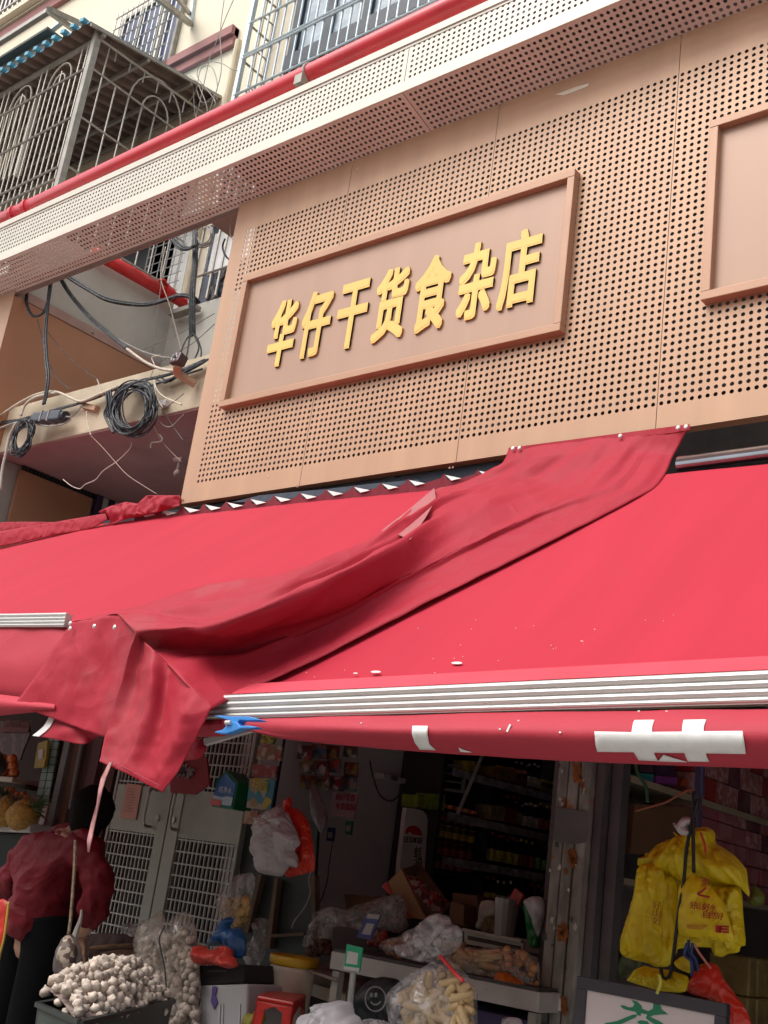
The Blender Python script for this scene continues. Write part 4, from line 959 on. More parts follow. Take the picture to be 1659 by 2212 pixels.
# turned-over corner showing the paler back
m = MB(); m.add([dp(938, 1054, 0, .10), dp(942, 1078, 0, .22), dp(918, 1120, 0, .24), dp(886, 1166, 0, .26), dp(858, 1154, 0, .16), dp(824, 1146, 0, .06), dp(880, 1103, 0, .05)], [(0, 1, 2, 6), (6, 2, 3, 4), (6, 4, 5)]); m.build('turned_corner', DRAPEBACK, DR, smooth=True)
# stitched seam near the free edges
m = MB(); m.tube([p + Vector((0, -.004, 0)) for p in [Y(p, -1.452) for p in ((222, 1634), (264, 1655), (312, 1680), (345, 1696))]], .0012, 4); m.build('stitching', mat('thread', (.30, .02, .04)), DR)
# ribbon
t0 = [(240, 1646, 7), (224, 1680, 10), (217, 1705, 8), (212, 1735, 5), (202, 1775, 8), (193, 1815, 9), (191, 1841, 2)]
m = MB(); Pl = [Y((a - w_ / 2, b), -1.45) for a, b, w_ in t0]; Pr = [Y((a + w_ / 2, b), -1.46 + .02 * math.sin(i * 2)) for i, (a, b, w_) in enumerate(t0)]
m.add(Pl + Pr, [(i, i + 1, i + 8, i + 7) for i in range(6)]); o = tag(m.build('tie_ribbon', mat('ribbon_pink', (.48, .22, .22), .7, var=.3, vscale=25), smooth=True), 'pink ribbon dangling from the tip of the draped cloth', 'ribbon'); solid(o, .003)
# torn end piece with white band under the drape
S2_ = [[Y((112, 1546), -1.24), Y((150, 1556), -1.27), (Y((190, 1566), -1.27)), Y((226, 1578), -1.24)], [Y((98, 1570), -1.25), Y((140, 1580), -1.29), Y((182, 1588), -1.26), Y((215, 1590), -1.22)], [Y((74, 1590), -1.25), Y((120, 1597), -1.28), Y((180, 1608), -1.27), Y((203, 1594), -1.20)]]
vs, fs = sheet(S2_, 5, 5); m = MB(); m.add(vs, fs); o = m.build('torn_valance', DRAPE, smooth=True); tag(o, 'loose red end of the left valance with a white edge band', 'cloth'); solid(o, .003)
vs, fs = sheet([[S2_[0][0] + Vector((-.004, -.006, 0)), S2_[0][0].lerp(S2_[0][1], .28) + Vector((0, -.006, 0))], [S2_[1][0] + Vector((-.004, -.006, 0)), S2_[1][0].lerp(S2_[1][1], .3) + Vector((0, -.008, 0))], [S2_[2][0] + Vector((-.004, -.006, 0)), S2_[2][0].lerp(S2_[2][1], .3) + Vector((0, -.008, 0))]], 4, 2)
m = MB(); m.add(vs, fs); b_ = m.build('white_band', WHITETAPE, o); solid(b_, .003)
# rolled cloth left of the clip
puffy('rolled_cloth', [(405, 1575), (430, 1553), (480, 1549), (545, 1556), (550, 1572), (490, 1590), (420, 1593)], -1.28, .05, mat('valance_red', (.6, .05, .07)), 'rolled end of the right valance left of the blue clip', 'cloth', wrinkle=.01)
puffy('hanging_cloth', [(390, 1598), (440, 1594), (447, 1618), (432, 1640), (400, 1642), (380, 1655), (375, 1640)], -1.15, .03, DRAPE, 'dark red cloth end hanging behind the draped sheet', 'cloth', wrinkle=.01)
# pale flap under the clip
m = MB(); m.prism([Y(p, -1.22) for p in ((439, 1596), (556, 1567), (568, 1572), (574, 1580), (556, 1575), (441, 1609))], (0, .02, 0)); tag(m.build('pale_strip', mat('dull_white', (.50, .48, .47), .7)), 'pale slanted strip hanging below the blue clip', 'strip')
# clip
t = thing('spring_clip', 'blue plastic spring clip gripping the edge of the right awning', 'clip', tuple(Y((510, 1570), -1.4)))
c2_ = lambda L_, y_: [Y((384 + a * .27, 1504 + b * .27), y_) for a, b in L_]
m = MB(); m.prism(c2_([(288, 158), (330, 152), (420, 160), (570, 160), (655, 184), (650, 192), (560, 192), (490, 190), (475, 215), (480, 228), (452, 228), (430, 200), (380, 182), (340, 172)], -1.425), (0, .035, 0)); m.build('jaw', BLUE, t, bevel=.003)
m = MB(); m.prism(c2_([(430, 205), (470, 205), (495, 238), (560, 232), (640, 246), (600, 256), (500, 258), (440, 282), (380, 300), (292, 292), (300, 280), (350, 270), (380, 245), (385, 200)], -1.43), (0, .03, 0)); m.build('jaw', BLUE, t, bevel=.003)
c_ = Y((384 + 412 * .27, 1504 + 212 * .27), -1.43); m = MB(); m.tube([c_ + Vector((-.012, -.004, 0)), c_ + Vector((.012, -.004, 0))], .007, 10); m.build('spring', ALU, t)
# ------------------------------------------------------------------ shop shell
cA = lambda a, b: (a * .27, 1504 + b * .27)
cB = lambda a, b: (384 + a * .27, 1504 + b * .27)
cC = lambda a, b: (768 + a * .27, 1504 + b * .27)
cD = lambda a, b: (1211 + a * .27, 1504 + b * .27)
eA = lambda a, b: (a * .27, 1828 + b * .27)
eB = lambda a, b: (384 + a * .27, 1828 + b * .27)
eC = lambda a, b: (768 + a * .27, 1828 + b * .27)
eD = lambda a, b: (1211 + a * .27, 1828 + b * .27)
def M_(f, L_): return [f(a, b) for a, b in L_]
t = thing('shop_row', 'dark ground floor rooms of the shop row under the awnings', 'building', (-4, .3, 0))
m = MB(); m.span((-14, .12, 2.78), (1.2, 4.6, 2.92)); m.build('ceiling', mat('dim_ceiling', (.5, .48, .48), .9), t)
m = MB(); m.span((-14, .03, 2.62), (-5.15, .115, 3.22)); m.span((-5.145, .03, 2.62), (1.2, .115, 3.0)); m.build('lintel', DARKWALL, t)
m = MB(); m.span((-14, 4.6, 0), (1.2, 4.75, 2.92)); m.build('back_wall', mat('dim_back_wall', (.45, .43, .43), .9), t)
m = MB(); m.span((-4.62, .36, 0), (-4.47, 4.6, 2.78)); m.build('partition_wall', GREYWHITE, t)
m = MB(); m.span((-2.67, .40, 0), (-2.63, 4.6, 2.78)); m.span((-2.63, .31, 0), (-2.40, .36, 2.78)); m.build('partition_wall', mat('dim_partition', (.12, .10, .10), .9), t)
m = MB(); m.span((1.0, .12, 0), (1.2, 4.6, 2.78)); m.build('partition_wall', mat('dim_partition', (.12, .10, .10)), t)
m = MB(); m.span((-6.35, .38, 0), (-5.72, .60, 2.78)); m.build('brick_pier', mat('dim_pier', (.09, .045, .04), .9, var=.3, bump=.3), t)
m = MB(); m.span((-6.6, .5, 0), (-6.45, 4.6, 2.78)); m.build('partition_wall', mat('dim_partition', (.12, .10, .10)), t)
# strips and posts of the pier between fruit shop and gate
for (a, b, y_, mm_, nm) in (((455, 640), (500, 640), .30, mat('grey_post', (.14, .14, .14), .6), 'door_post'), ((520, 640), (590, 640), .33, mat('brown_post', (.13, .065, .045), .7), 'door_post'),
                            ((690, 640), (760, 640), .34, mat('dark_red_post', (.10, .035, .04), .7), 'door_post')):
    xa_, xb_ = Y(cA(*a), y_).x, Y(cA(*b), y_).x
    m = MB(); m.span((xa_, y_, 0), (xb_, y_ + .05, 2.62)); m.build(nm, mm_, t)
m = MB(); m.tube([Y(cA(660, 360), .28), Y(cA(590, 720), .28), Y(cA(560, 900), .28)], .012, 8); m.build('conduit', mat('grey_post', (.14, .14, .14)), t)

# pillar with rust and peeling posters
PILL = mat('peeling_pillar', (.25, .24, .22), .85, var=.55, vscale=11, bump=.8, bscale=25, dirt=((.30, .115, .03), 5.5, .56, .9), nstr=(1.5, 1, .5))
m = MB(); m.span((-12, .95, .2), (-6.62, .97, 2.7)); tag(m.build('shade_sheet', mat('shade_brown', (.05, .03, .03), .9)), 'added dark sheet that darkens the background of the fruit shop display', 'curtain')  # added sheet, its dark colour paints the gloom behind the fruit
t = thing('pillar', 'grey patched pillar with rust stains between the two open shops', 'pillar', (-2.3, 0, 0))
px0, px1 = Y((1208, 1640), 0).x, Y((1281, 1640), 0).x
m = MB(); w3 = (px1 - px0) / 3
for k in range(3): m.span((px0 + k * w3, 0 - .004 * (k % 2), 0), (px0 + (k + 1) * w3 - .006, .3, 2.62))
m.build('shaft', PILL, t, bevel=.006)
m = MB(); m.span((px1 + .0, .04, 0), (px1 + .035, .16, 2.62)); m.span((px1 + .04, .09, 0), (px1 + .085, .15, 2.62)); m.build('shutter_rail', mat('shutter_rail', (.13, .12, .125), .5, .4, var=.2), t)
m = MB(); pc = [Y(cD(a, b), -.009) for a, b in ((-40, 885), (60, 900), (215, 925), (222, 990), (200, 1170), (90, 1185), (-60, 1150))]; m.prism(pc, (0, .003, 0)); m.build('cement_patch', mat('cement_patch', (.13, .125, .13), .9, var=.2), t)
RUST = mat('rust_patch', (.26, .09, .02), .9, var=.5, vscale=30)
for f_, cx_, cy_, rx_, ry_ in ((cD, 130, 600, 45, 110), (cD, 95, 1290, 42, 70), (eD, 90, 100, 48, 85), (eD, 35, 690, 42, 85), (eC, 1640, 690, 40, 80), (eD, 20, 1270, 38, 90), (cD, 170, 700, 16, 60), (eD, 40, 200, 20, 30)):
    m = MB(); m.prism([Y(f_(cx_ + rx_ * math.cos(a) * k_, cy_ + ry_ * math.sin(a) * k_), -.0075) for a, k_ in [(2 * PI * i / 22, rr.uniform(.45, 1.1)) for i in range(22)]], (0, .003, 0)); m.build('rust_patch', RUST, t)
for _ in range(26):
    m = MB(); cx_, cy_, s_ = rr.uniform(-30, 215), rr.uniform(520, 2300), rr.uniform(5, 22); m.prism([Y(cD(cx_ - (cy_ - 500) * .07 + s_ * math.cos(a) * k_, cy_ + s_ * 1.6 * math.sin(a) * k_), -.0068) for a, k_ in [(2 * PI * i / 12, rr.uniform(.4, 1.1)) for i in range(12)]], (0, .002, 0)); m.build('flaked_spot', mat(('flake_dark', 'flake_pale')[_ % 2], ((.09, .08, .075), (.5, .48, .44))[_ % 2], .9, var=.3), t)
m = MB(); pc = [Y(eC(a, b), -.009) for a, b in ((1490, 1160), (1560, 1180), (1640, 1220), (1640, 1320), (1560, 1290), (1480, 1230))]; m.prism(pc, (0, .003, 0)); m.build('paper_remnant', WHITE, t)
m = MB(); pc = [Y((1211 + .27 * (222 + 28 * math.cos(a)), 1504 + .27 * (516 + 16 * math.sin(a))), -.0095) for a in [2 * PI * i / 16 for i in range(16)]]; m.prism(pc, (0, .003, 0)); m.build('oval_sticker', mat('sticker_blue', (.05, .06, .3), .5), t)

# ------------------------------------------------------------------ grid gates
yg = .3
gz = [Y((300, 1697), yg).z, Y((300, 1798), yg).z, Y((300, 1990), yg).z]
gx = [Y((226, 1800), yg).x, Y((368, 1740), yg).x, Y((520, 1800), yg).x]
LAT = mat('gate_lattice', (.36, .35, .33), .5, .3)
for i, lb in enumerate(('left leaf of the grey grid gate, with a pink notice on it', 'right leaf of the grey grid gate, half behind the green house-shaped sign')):
    a, b = gx[i] + .004, gx[i + 1] - .004
    t = thing('gate_leaf', lb, 'gate', (a, yg, 0), 'two leaves of the grid gate')
    fw = .06
    m = MB(); m.span((a, yg, .35), (a + (.02 if i == 0 else fw * 1.6), yg + .04, 2.6)); m.span((b - (fw * 1.4 if i == 0 else .02), yg, .35), (b, yg + .04, 2.6)); m.span((a + .02, yg + .002, .35), (b - .02, yg + .038, .62)); m.build('frame', GATE, t, bevel=.004)
    m = MB(); m.span((a + .021, yg + .006, gz[1]), (b - .021, yg + .03, gz[0])); m.build('solid_panel', GATE, t)
    for (z0, z1) in ((gz[0], 2.58), (.62, gz[1])):
        m = MB(); x_ = a + .03
        while x_ < b - .02: m.bar((x_, yg + .017, z0), (x_, yg + .017, z1), .008, .010); x_ += .0335
        z = z0 + .02
        while z < z1: m.bar((a + .02, yg + .0115, z), (b - .02, yg + .0115, z), .008, .008); z += .062
        m.build('lattice', LAT, t)
    hx = b - .13 if i == 0 else a + .085
    hz = (gz[0] + gz[1]) / 2 + .01
    m = MB(); m.tube(spline([(hx, yg, hz + .1), (hx, yg - .05, hz + .095), (hx - .005, yg - .055, hz), (hx, yg - .05, hz - .09), (hx, yg, hz - .1)], 5), .009, 8); m.build('handle', mat('dull_chrome', (.4, .39, .38), .3, .9), t)
    m = MB(); m.lathe([(.018, 0), (.018, .006)], (hx + (.05 if i == 0 else -.04), yg - .002, hz - .05), 12, rot=Matrix.Rotation(PI / 2, 3, 'X')); m.build('lock', mat('dull_chrome', (.4, .39, .38)), t)
    if i == 0:
        m = MB(); q = M_(cA, [(1012, 695), (1135, 712), (1085, 988), (962, 970)]); slab(m, q, yg - .002, .003); o = m.build('notice', mat('pink_paper', (.50, .27, .22), .8, var=.1), t)
        m = MB()
        for k in range(9):
            y_ = 735 + k * 22; w_ = rr.uniform(45, 85); q = M_(cA, [(1030 - (y_ - 700) * .17, y_), (1030 - (y_ - 700) * .17 + w_, y_ + w_ * .13), (1030 - (y_ - 700) * .17 + w_ - 1, y_ + w_ * .13 + 5), (1029 - (y_ - 700) * .17, y_ + 5)]); slab(m, q, yg - .0035, .001)
        m.build('print', mat('print_brown', (.25, .10, .08)), o)
m = MB(); m.span((gx[0], .5, .3), (gx[2], .52, 2.6)); tag(m.build('gate_shade_sheet', DARK), 'black sheet painted as the dark space behind the grid gates', 'board')  # black sheet stands in for the unlit space behind the grids

# ------------------------------------------------------------------ things around the gate
def card(name, L_, y, m_, label, cat, t_=.012, f=cA, group=None):
    mb = MB(); slab(mb, M_(f, L_), y, t_); return tag(mb.build(name, m_), label, cat, group)
# dark red banner with knot
o = card('red_banner', [(-60, 400), (60, 420), (230, 490), (250, 700), (140, 785), (-60, 770)], .05, mat('banner_red', (.20, .012, .018), .7, var=.2, vscale=6), 'dark red festive banner with a grey knot motif beside the draped cloth', 'banner', f=cB)
m = MB()
for k in range(26):
    a = rr.uniform(0, 2 * PI); r0 = rr.uniform(10, 60); c_ = (50 + r0 * math.cos(a) * 1.3, 590 + r0 * math.sin(a) * .8); m.box(Y(cB(*c_), .043), (rr.uniform(.02, .05), .006, .014), Matrix.Rotation(a, 3, 'Y'))
m.build('knot_motif', mat('motif_grey', (.16, .12, .12), .7), o)
# green house-shaped sign
t = thing('house_sign', 'green house-shaped light box with a blue and white print hung on the gate', 'sign', tuple(Y(cB(380, 750), .12)))
fr_ = M_(cB, [(390, 590), (480, 680), (440, 905), (265, 880), (310, 660)])
m = MB(); m.prism([Y(p, .10) for p in fr_], (0, .13, 0)); m.build('case', mat('case_green', (.01, .14, .055), .4), t, bevel=.005)
m = MB(); slab(m, M_(cB, [(388, 618), (465, 700), (425, 885), (278, 865), (318, 680)]), .094, .005); m.build('face', mat('face_blue', (.03, .13, .36), .4, var=.3, vscale=5), t)
m = MB(); slab(m, M_(cB, [(285, 790), (350, 808), (400, 800), (440, 812), (425, 878), (279, 858)]), .090, .003); m.build('white_wave', mat('wave_white', (.36, .50, .58), .5), t)
m = MB(); slab(m, M_(cB, [(265, 818), (348, 833), (340, 880), (256, 866)]), .086, .004); m.build('red_label', mat('label_pinkred', (.50, .10, .12), .5), t)
m = MB(); o_ = Y(cB(325, 770), .091); text_on(m, '纯净水', o_, (1, 0, -.02), (0, 0, 1), .10, .034, (0, -1, 0), .002); m.build('lettering', mat('lettering_pale', (.40, .50, .62)), t)
# noodle posters column
for (L_, mm_, lb) in (([(680, 300), (790, 312), (760, 380), (655, 372)], patch_mat('poster_yellow', [(.30, .27, .02), (.26, .22, .02), (.08, .07, .01)], 60), 'small yellow printed card at the top of the poster strip'),
                      ([(650, 385), (830, 395), (820, 515), (625, 500)], patch_mat('poster_bowl', [(.20, .10, .05), (.30, .26, .20), (.22, .04, .03), (.12, .10, .04)], 45), 'poster of a noodle bowl on brown, upper in the strip'),
                      ([(600, 540), (795, 560), (780, 650), (590, 640)], patch_mat('poster_red', [(.18, .015, .02), (.22, .03, .03), (.20, .12, .12)], 40), 'dark red poster in the middle of the poster strip'),
                      ([(575, 655), (780, 672), (740, 915), (548, 890)], patch_mat('poster_sea', [(.03, .17, .24), (.36, .30, .03), (.26, .17, .09), (.30, .27, .22), (.04, .16, .22)], 22), 'teal and yellow poster with a bowl of noodles'),
                      ([(540, 915), (640, 922), (632, 1025), (515, 1018)], patch_mat('poster_bowl2', [(.26, .16, .09), (.34, .26, .18), (.24, .10, .06)], 35), 'lowest small poster of a noodle bowl, half behind the white carrier bags')):
    card('poster', L_, .10, mm_, lb, 'poster', f=cB)
m = MB(); text_on(m, '拌面', Y(cB(590, 760), .096), (1, 0, 0), (0, 0, 1), .11, .07, (0, -1, 0), .003); tag(m.build('poster_lettering', mat('lettering_yellow', (.42, .36, .03))), 'raised yellow characters on the teal noodle poster', 'lettering')
# dark cabinet frame
t = thing('dark_cabinet', 'dark green cupboard with worn brown uprights below the carrier bags', 'cupboard', tuple(Y(eB(800, 800), .25)))
m = MB(); slab(m, [cB(520, 1020), cB(1120, 1000), eB(1060, 900), eB(1020, 1300), eB(420, 1300)], .34, .02); m.build('door', mat('cabinet_green', (.022, .032, .03), .5, var=.3), t)
for L_ in ([(640, 225), (670, 228), (560, 690), (530, 685)], [(775, 255), (800, 258), (735, 820), (700, 800)], [(1060, 225), (1095, 230), (1105, 880), (1075, 880)], [(740, 705), (1010, 690), (1010, 712), (742, 728)]):
    m = MB(); slab(m, M_(eB, L_), .30, .035); m.build('upright', mat('worn_wood', (.13, .085, .055), .8, var=.3, vscale=12), t)

# ------------------------------------------------------------------ plastic films
def film(name, col, alpha=.35):
    if name in MATS: return MATS[name]
    m_ = mat(name, col, .16, var=.05, spec=1.0, bump=.3, bscale=20, crumple=.35, cscale=8)
    n = m_.node_tree.nodes; L = m_.node_tree.links; b = n["Principled BSDF"]
    tc = n.new("ShaderNodeTexCoord"); z = n.new("ShaderNodeTexNoise"); z.inputs['Scale'].default_value = 14; z.inputs['Detail'].default_value = 6; z.inputs['Distortion'].default_value = 1.5
    L.new(tc.outputs['Object'], z.inputs['Vector']); r = n.new("ShaderNodeMapRange"); r.inputs[1].default_value = .40; r.inputs[2].default_value = .68; r.inputs[3].default_value = alpha * .45; r.inputs[4].default_value = min(1, alpha * 2.0)  # patchy alpha paints pale streaks as glossy highlights on the film
    L.new(z.outputs[0], r.inputs[0]); L.new(r.outputs[0], b.inputs['Alpha']); return m_
CLEAR = film('clear_film', (.62, .60, .60), .30)
MILKY = mat('milky_bag', (.62, .58, .60), .4, var=.12, bump=.2, bscale=14, spec=.6, crumple=.5, cscale=13, sss=.2)
REDBAG = mat('red_carrier', (.62, .035, .015), .35, var=.15, bump=.3, bscale=12, spec=.6, crumple=.5, cscale=12)
YELBAG = mat('yellow_carrier', (.92, .72, .02), .38, var=.06, vscale=5, bump=.2, bscale=30, spec=.5, sss=.12, crumple=.4, cscale=11)
puffy('carrier_bag', M_(cB, [(900, 800), (915, 850), (905, 890), (960, 900), (1010, 950), (1050, 1010), (1075, 1130), (1098, 1290), (1095, 1410), (960, 1420)]) + M_(eB, [(1098, 130), (1092, 195), (1000, 225), (870, 255), (860, 200)]) + M_(cB, [(870, 1300), (850, 1050), (840, 880), (860, 830)]), .02, .05, REDBAG, 'red plastic carrier bag hanging behind the white ones', 'carrier bag', wrinkle=.012, wscale=14, fan=.015)
puffy('carrier_bags', M_(cB, [(810, 865), (830, 870), (845, 925), (885, 935), (905, 985), (960, 1110), (985, 1180), (930, 1230), (965, 1290), (960, 1370), (900, 1370)]) + M_(eB, [(900, 150), (860, 210), (830, 245), (700, 225), (635, 205), (640, 110), (600, 60), (590, -10)]) + M_(cB, [(600, 1260), (590, 1240), (640, 1060), (650, 945), (730, 935), (770, 900)]), -.06, .08, MILKY, 'bunch of white plastic carrier bags hanging at the shop entrance', 'carrier bag', wrinkle=.02, wscale=16, fan=.030)
puffy('carrier_bag', M_(cB, [(1090, 690), (1120, 740), (1160, 830), (1200, 960), (1190, 1040), (1150, 1110), (1110, 1050), (1070, 960), (1050, 800)]), .35, .03, mat('grey_film', (.16, .15, .16), .3, var=.2), 'limp grey bag hanging behind the red carrier bag', 'carrier bag', wrinkle=.012)
# hanging snack packets
PAL = [patch_mat('packet_a', [(.20, .02, .03), (.05, .02, .03), (.30, .26, .25), (.16, .02, .02)], 30, .3), patch_mat('packet_b', [(.04, .10, .14), (.22, .05, .04), (.20, .18, .16)], 26, .3),
       patch_mat('packet_c', [(.05, .02, .02), (.18, .12, .03), (.12, .02, .02)], 30, .3), patch_mat('packet_d', [(.14, .13, .06), (.05, .04, .03), (.28, .26, .24)], 28, .3)]
k = 0
names = ['red and white', 'dull teal', 'brown and gold', 'olive and grey']
poss = ['top left', 'top middle left', 'top middle right', 'top right', 'second row left', 'second row middle left', 'second row middle right', 'second row right', 'third row left', 'third row middle left', 'third row middle right', 'third row right']
for j in range(3):
    for i in range(4):
        a = 960 + i * 118 + j * 8 + rr.uniform(-16, 16); b = 385 + j * 118 + rr.uniform(-18, 22)
        puffy('snack_packet', M_(cB, [(a, b), (a + 112, b + 8), (a + 108, b + 124), (a - 6, b + 112)]), .46 + i * .05, .018, PAL[(i + j * 3) % 4], f'{names[(i + j * 3) % 4]} snack packet hanging at the entrance, {poss[j * 4 + i]} of its rack', 'snack packet', group='snack packets hung in rows', wrinkle=.006, smooth_outline=False); k += 1
# calendar-like poster
o = card('wall_poster', [(1240, 760), (1440, 780), (1410, 975), (1215, 950)], .62, mat('poster_white', (.40, .27, .30), .7, var=.15), 'pale poster with two lines of red characters on the white wall', 'poster', f=cB)
m = MB()
for (s_, yy) in (('拍打零食', 815), ('年货家园', 890)): text_on(m, s_, Y(cB(1262, yy + 15), .612), (1, 0, 0), (0, 0, 1), .135, .036, (0, -1, 0), .003)
m.build('lettering', mat('poster_redink', (.34, .01, .03)), o)
# payment tags without codes
for L_, c_, lb in (([(1198, 1048), (1252, 1052), (1240, 1160), (1188, 1155)], (.012, .03, .16), 'small blue payment tag hanging on the white wall'), ([(1342, 990), (1396, 1000), (1384, 1110), (1333, 1100)], (.01, .14, .05), 'small green payment tag beside the blue one')):
    o = card('payment_tag', L_, .60, mat('tag_%d' % int(c_[2] * 100), c_, .4), lb, 'tag', f=cB)
    cxx = sum(p[0] for p in L_) / 4; cyy = sum(p[1] for p in L_) / 4 + 8
    m = MB(); slab(m, M_(cB, [(cxx - 17, cyy - 26), (cxx + 17, cyy - 23), (cxx + 14, cyy + 24), (cxx - 20, cyy + 21)]), .595, .004); m.build('blank_panel', mat('tag_pale', (.30, .28, .30)), o)
def wire(P, y, r, lb, m_=CABLE, y2=None): return cable(P, y, r, m_, lb, 'wire', 'wire', y2)
wire([cC(90, 400), cC(115, 520), cC(140, 640), cC(190, 780), cC(270, 838), cC(340, 800), cC(378, 700)], 1.25, .004, 'black lead looping from the awning to the white socket box')
wire([cB(1240, 1160), cB(1205, 1380), eB(1200, 250), eB(1160, 400), eB(1100, 510)], .7, .003, 'thin dark lead trailing down from the blue payment tag')
wire([eB(1085, 180), eB(1050, 260), eB(1060, 380), eB(1010, 500), eB(940, 590), eB(910, 655)], .25, .0035, 'pale lead with a plug end hanging by the dark cupboard', CABLEG)
t = thing('socket_box', 'white breaker box fixed to the shop wall', 'socket box', tuple(X(cC(270, 660), -4.45)))
a = X(cC(185, 610), -4.44); b = X(cC(360, 700), -4.44)
m = MB(); m.span((-4.47, a.y, min(a.z, b.z)), (-4.40, b.y, max(a.z, b.z))); m.build('case', mat('box_white', (.72, .68, .64), .5), t, bevel=.006)
m = MB(); m.span((-4.40, a.y + .06, min(a.z, b.z) + .03), (-4.385, b.y - .1, max(a.z, b.z) - .03)); m.build('cover', mat('box_grey', (.26, .23, .22), .5), t)

# ------------------------------------------------------------------ bottle shelves along the wall
XS = -4.16
def onX(p, xx=XS): return X(p, xx)
r1 = [onX(cC(1110, 690)), onX(cC(1590, 775))]; r2 = [onX(cC(1070, 1030)), onX(cC(1565, 1085))]; r3 = [onX(cC(1000, 1370)), onX(cC(1550, 1400))]
y0s, y1s = min(r1[0].y, r2[0].y), max(r1[1].y, r2[1].y) + .3
zs = [(r[0].z + r[1].z) / 2 for r in (r3, r2, r1)]
t = thing('bottle_shelf', 'dark wall shelf unit crowded with sauce bottles', 'shelf', (XS - .2, y0s, 0))
for i, z in enumerate([zs[0] - .26] + zs + [zs[2] + .30]):
    m = MB(); m.span((XS - .30, y0s - .5, z - .02), (XS, y1s, z)); o = m.build('shelf_board', mat('shelf_dark', (.05, .04, .04), .6), t)
    if i in (1, 2, 3):
        m = MB(); m.span((XS + .001, y0s - .45, z - .045), (XS + .006, y1s, z + .002)); m.build('price_strip', mat('price_strip', (.5, .47, .52), .5, var=.5, vscale=14), o)
m = MB(); m.span((XS - .30, y0s - .56, .2), (XS + .01, y0s - .52, 2.7)); m.span((XS - .30, y0s - .01, .2), (XS - .005, y0s + .01, 2.7)); m.span((XS - .305, y0s - .5, .2), (XS - .31, y1s, 2.7)); m.build('upright', mat('shelf_dark', (.05, .04, .04)), t)
def bottle(name, label, colB, colC, colL, h, r, neck=True):
    t = thing(name, label, 'bottle' if neck else 'jar', (0, 0, 0))
    m = MB()
    if neck: m.lathe([(r * .9, 0), (r, .01), (r, h * .58), (r * .8, h * .68), (r * .35, h * .78), (r * .32, h * .92)], (0, 0, 0), 12)
    else: m.lathe([(r * .92, 0), (r, .01), (r, h * .72), (r * .85, h * .82)], (0, 0, 0), 12)
    m.build('body', mat('glass_' + name + label[:6], colB, .08, spec=1.0), t, smooth=True)
    m = MB(); rc = r * .4 if neck else r * .9; m.lathe([(rc, h * (.90 if neck else .80)), (rc, h)], (0, 0, 0), 10); m.build('cap', mat('cap_' + label[:9], tuple(min(.9, c * 2.2) for c in colC), .25, .2), t)
    m = MB(); m.lathe([(r * 1.02, h * .14), (r * 1.02, h * .5)], (0, 0, 0), 12); m.build('label_band', mat('band_' + label[:9], tuple(min(.85, c * 2.2) for c in colL), .5, var=.4, vscale=40), t)
    return t
protos = [bottle('sauce_bottle', 'soy', (.015, .008, .006), (.25, .02, .02), (.28, .24, .05), .20, .026),
          bottle('sauce_bottle', 'oyster', (.02, .01, .008), (.4, .33, .1), (.22, .05, .04), .20, .027),
          bottle('sauce_bottle', 'green', (.015, .012, .006), (.02, .02, .02), (.10, .24, .06), .19, .025),
          bottle('sauce_bottle', 'white', (.03, .01, .01), (.5, .5, .48), (.34, .31, .28), .18, .027),
          bottle('sauce_jar', 'jar', (.10, .012, .01), (.40, .16, .08), (.16, .03, .02), .11, .033, False),
          bottle('sauce_jar', 'goldjar', (.14, .09, .01), (.36, .28, .03), (.24, .17, .02), .10, .033, False)]
rowdef = [(zs[0] - .26, [0, 3, 2], 'lowest', 0), (zs[0], [0, 0, 1, 2], 'third', 1), (zs[1], [2, 0, 3, 1, 2], 'second', 1), (zs[2], [5, 4, 3, 5], 'top', 1)]
kinds = {0: 'black soy sauce bottle with a yellow label', 1: 'dark bottle with a pale gold cap', 2: 'dark bottle with a green label', 3: 'dark bottle with a white label', 4: 'small jar with a copper lid', 5: 'small jar of yellow paste'}
first = set(); ORD = 'first second third fourth fifth sixth seventh eighth ninth tenth eleventh twelfth thirteenth fourteenth fifteenth sixteenth seventeenth eighteenth nineteenth twentieth'.split()
for z, seq, rn, pp in rowdef:
    for rowx in ((XS - .05, XS - .15) if pp else (XS - .06,)):
        y_ = y0s + .05; i = 0
        while y_ < y1s - .05:
            kk = seq[(i // 3) % len(seq)]; lab = f'{kinds[kk]}, {ORD[i]} from the street, {"front" if rowx > XS - .1 else "back"} rank, {rn} row'
            L_ = (rowx + rr.uniform(-.01, .01), y_, z); s_ = rr.uniform(.93, 1.05)
            gr = f'bottles and jars in the {rn} row of the wall shelf'
            if kk in first: copy_tree(protos[kk], L_, label=lab, group=gr, scale=(1, 1, s_))
            else: protos[kk].location = L_; protos[kk]['label'] = lab; protos[kk]['group'] = gr; first.add(kk)
            y_ += .068; i += 1
# left small unit with copper-lid jars
ZN = [onX(cC(700, q)).z for q in (1010, 1145, 1290, 1400)]; nm = dict(zip(ZN, ('topmost', 'second', 'third', 'lowest')))
for z, kk in ((onX(cC(700, 1010)).z, 4), (onX(cC(700, 1145)).z, 5), (onX(cC(700, 1290)).z, 4), (onX(cC(700, 1400)).z, 4)):
    y_ = y0s - .46; i = 0
    while y_ < y0s - .06:
        copy_tree(protos[kk], (XS - .04, y_, z), label=f'{kinds[kk]}, {ORD[i]} from the street on {nm[z]} narrow left shelf', group='jars on the narrow end of the wall shelf'); y_ += .08; i += 1
    m = MB(); m.span((XS - .28, y0s - .51, z - .012), (XS - .0, y0s - .02, z)); m.build('shelf_board', mat('shelf_dark', (.05, .04, .04)), t)
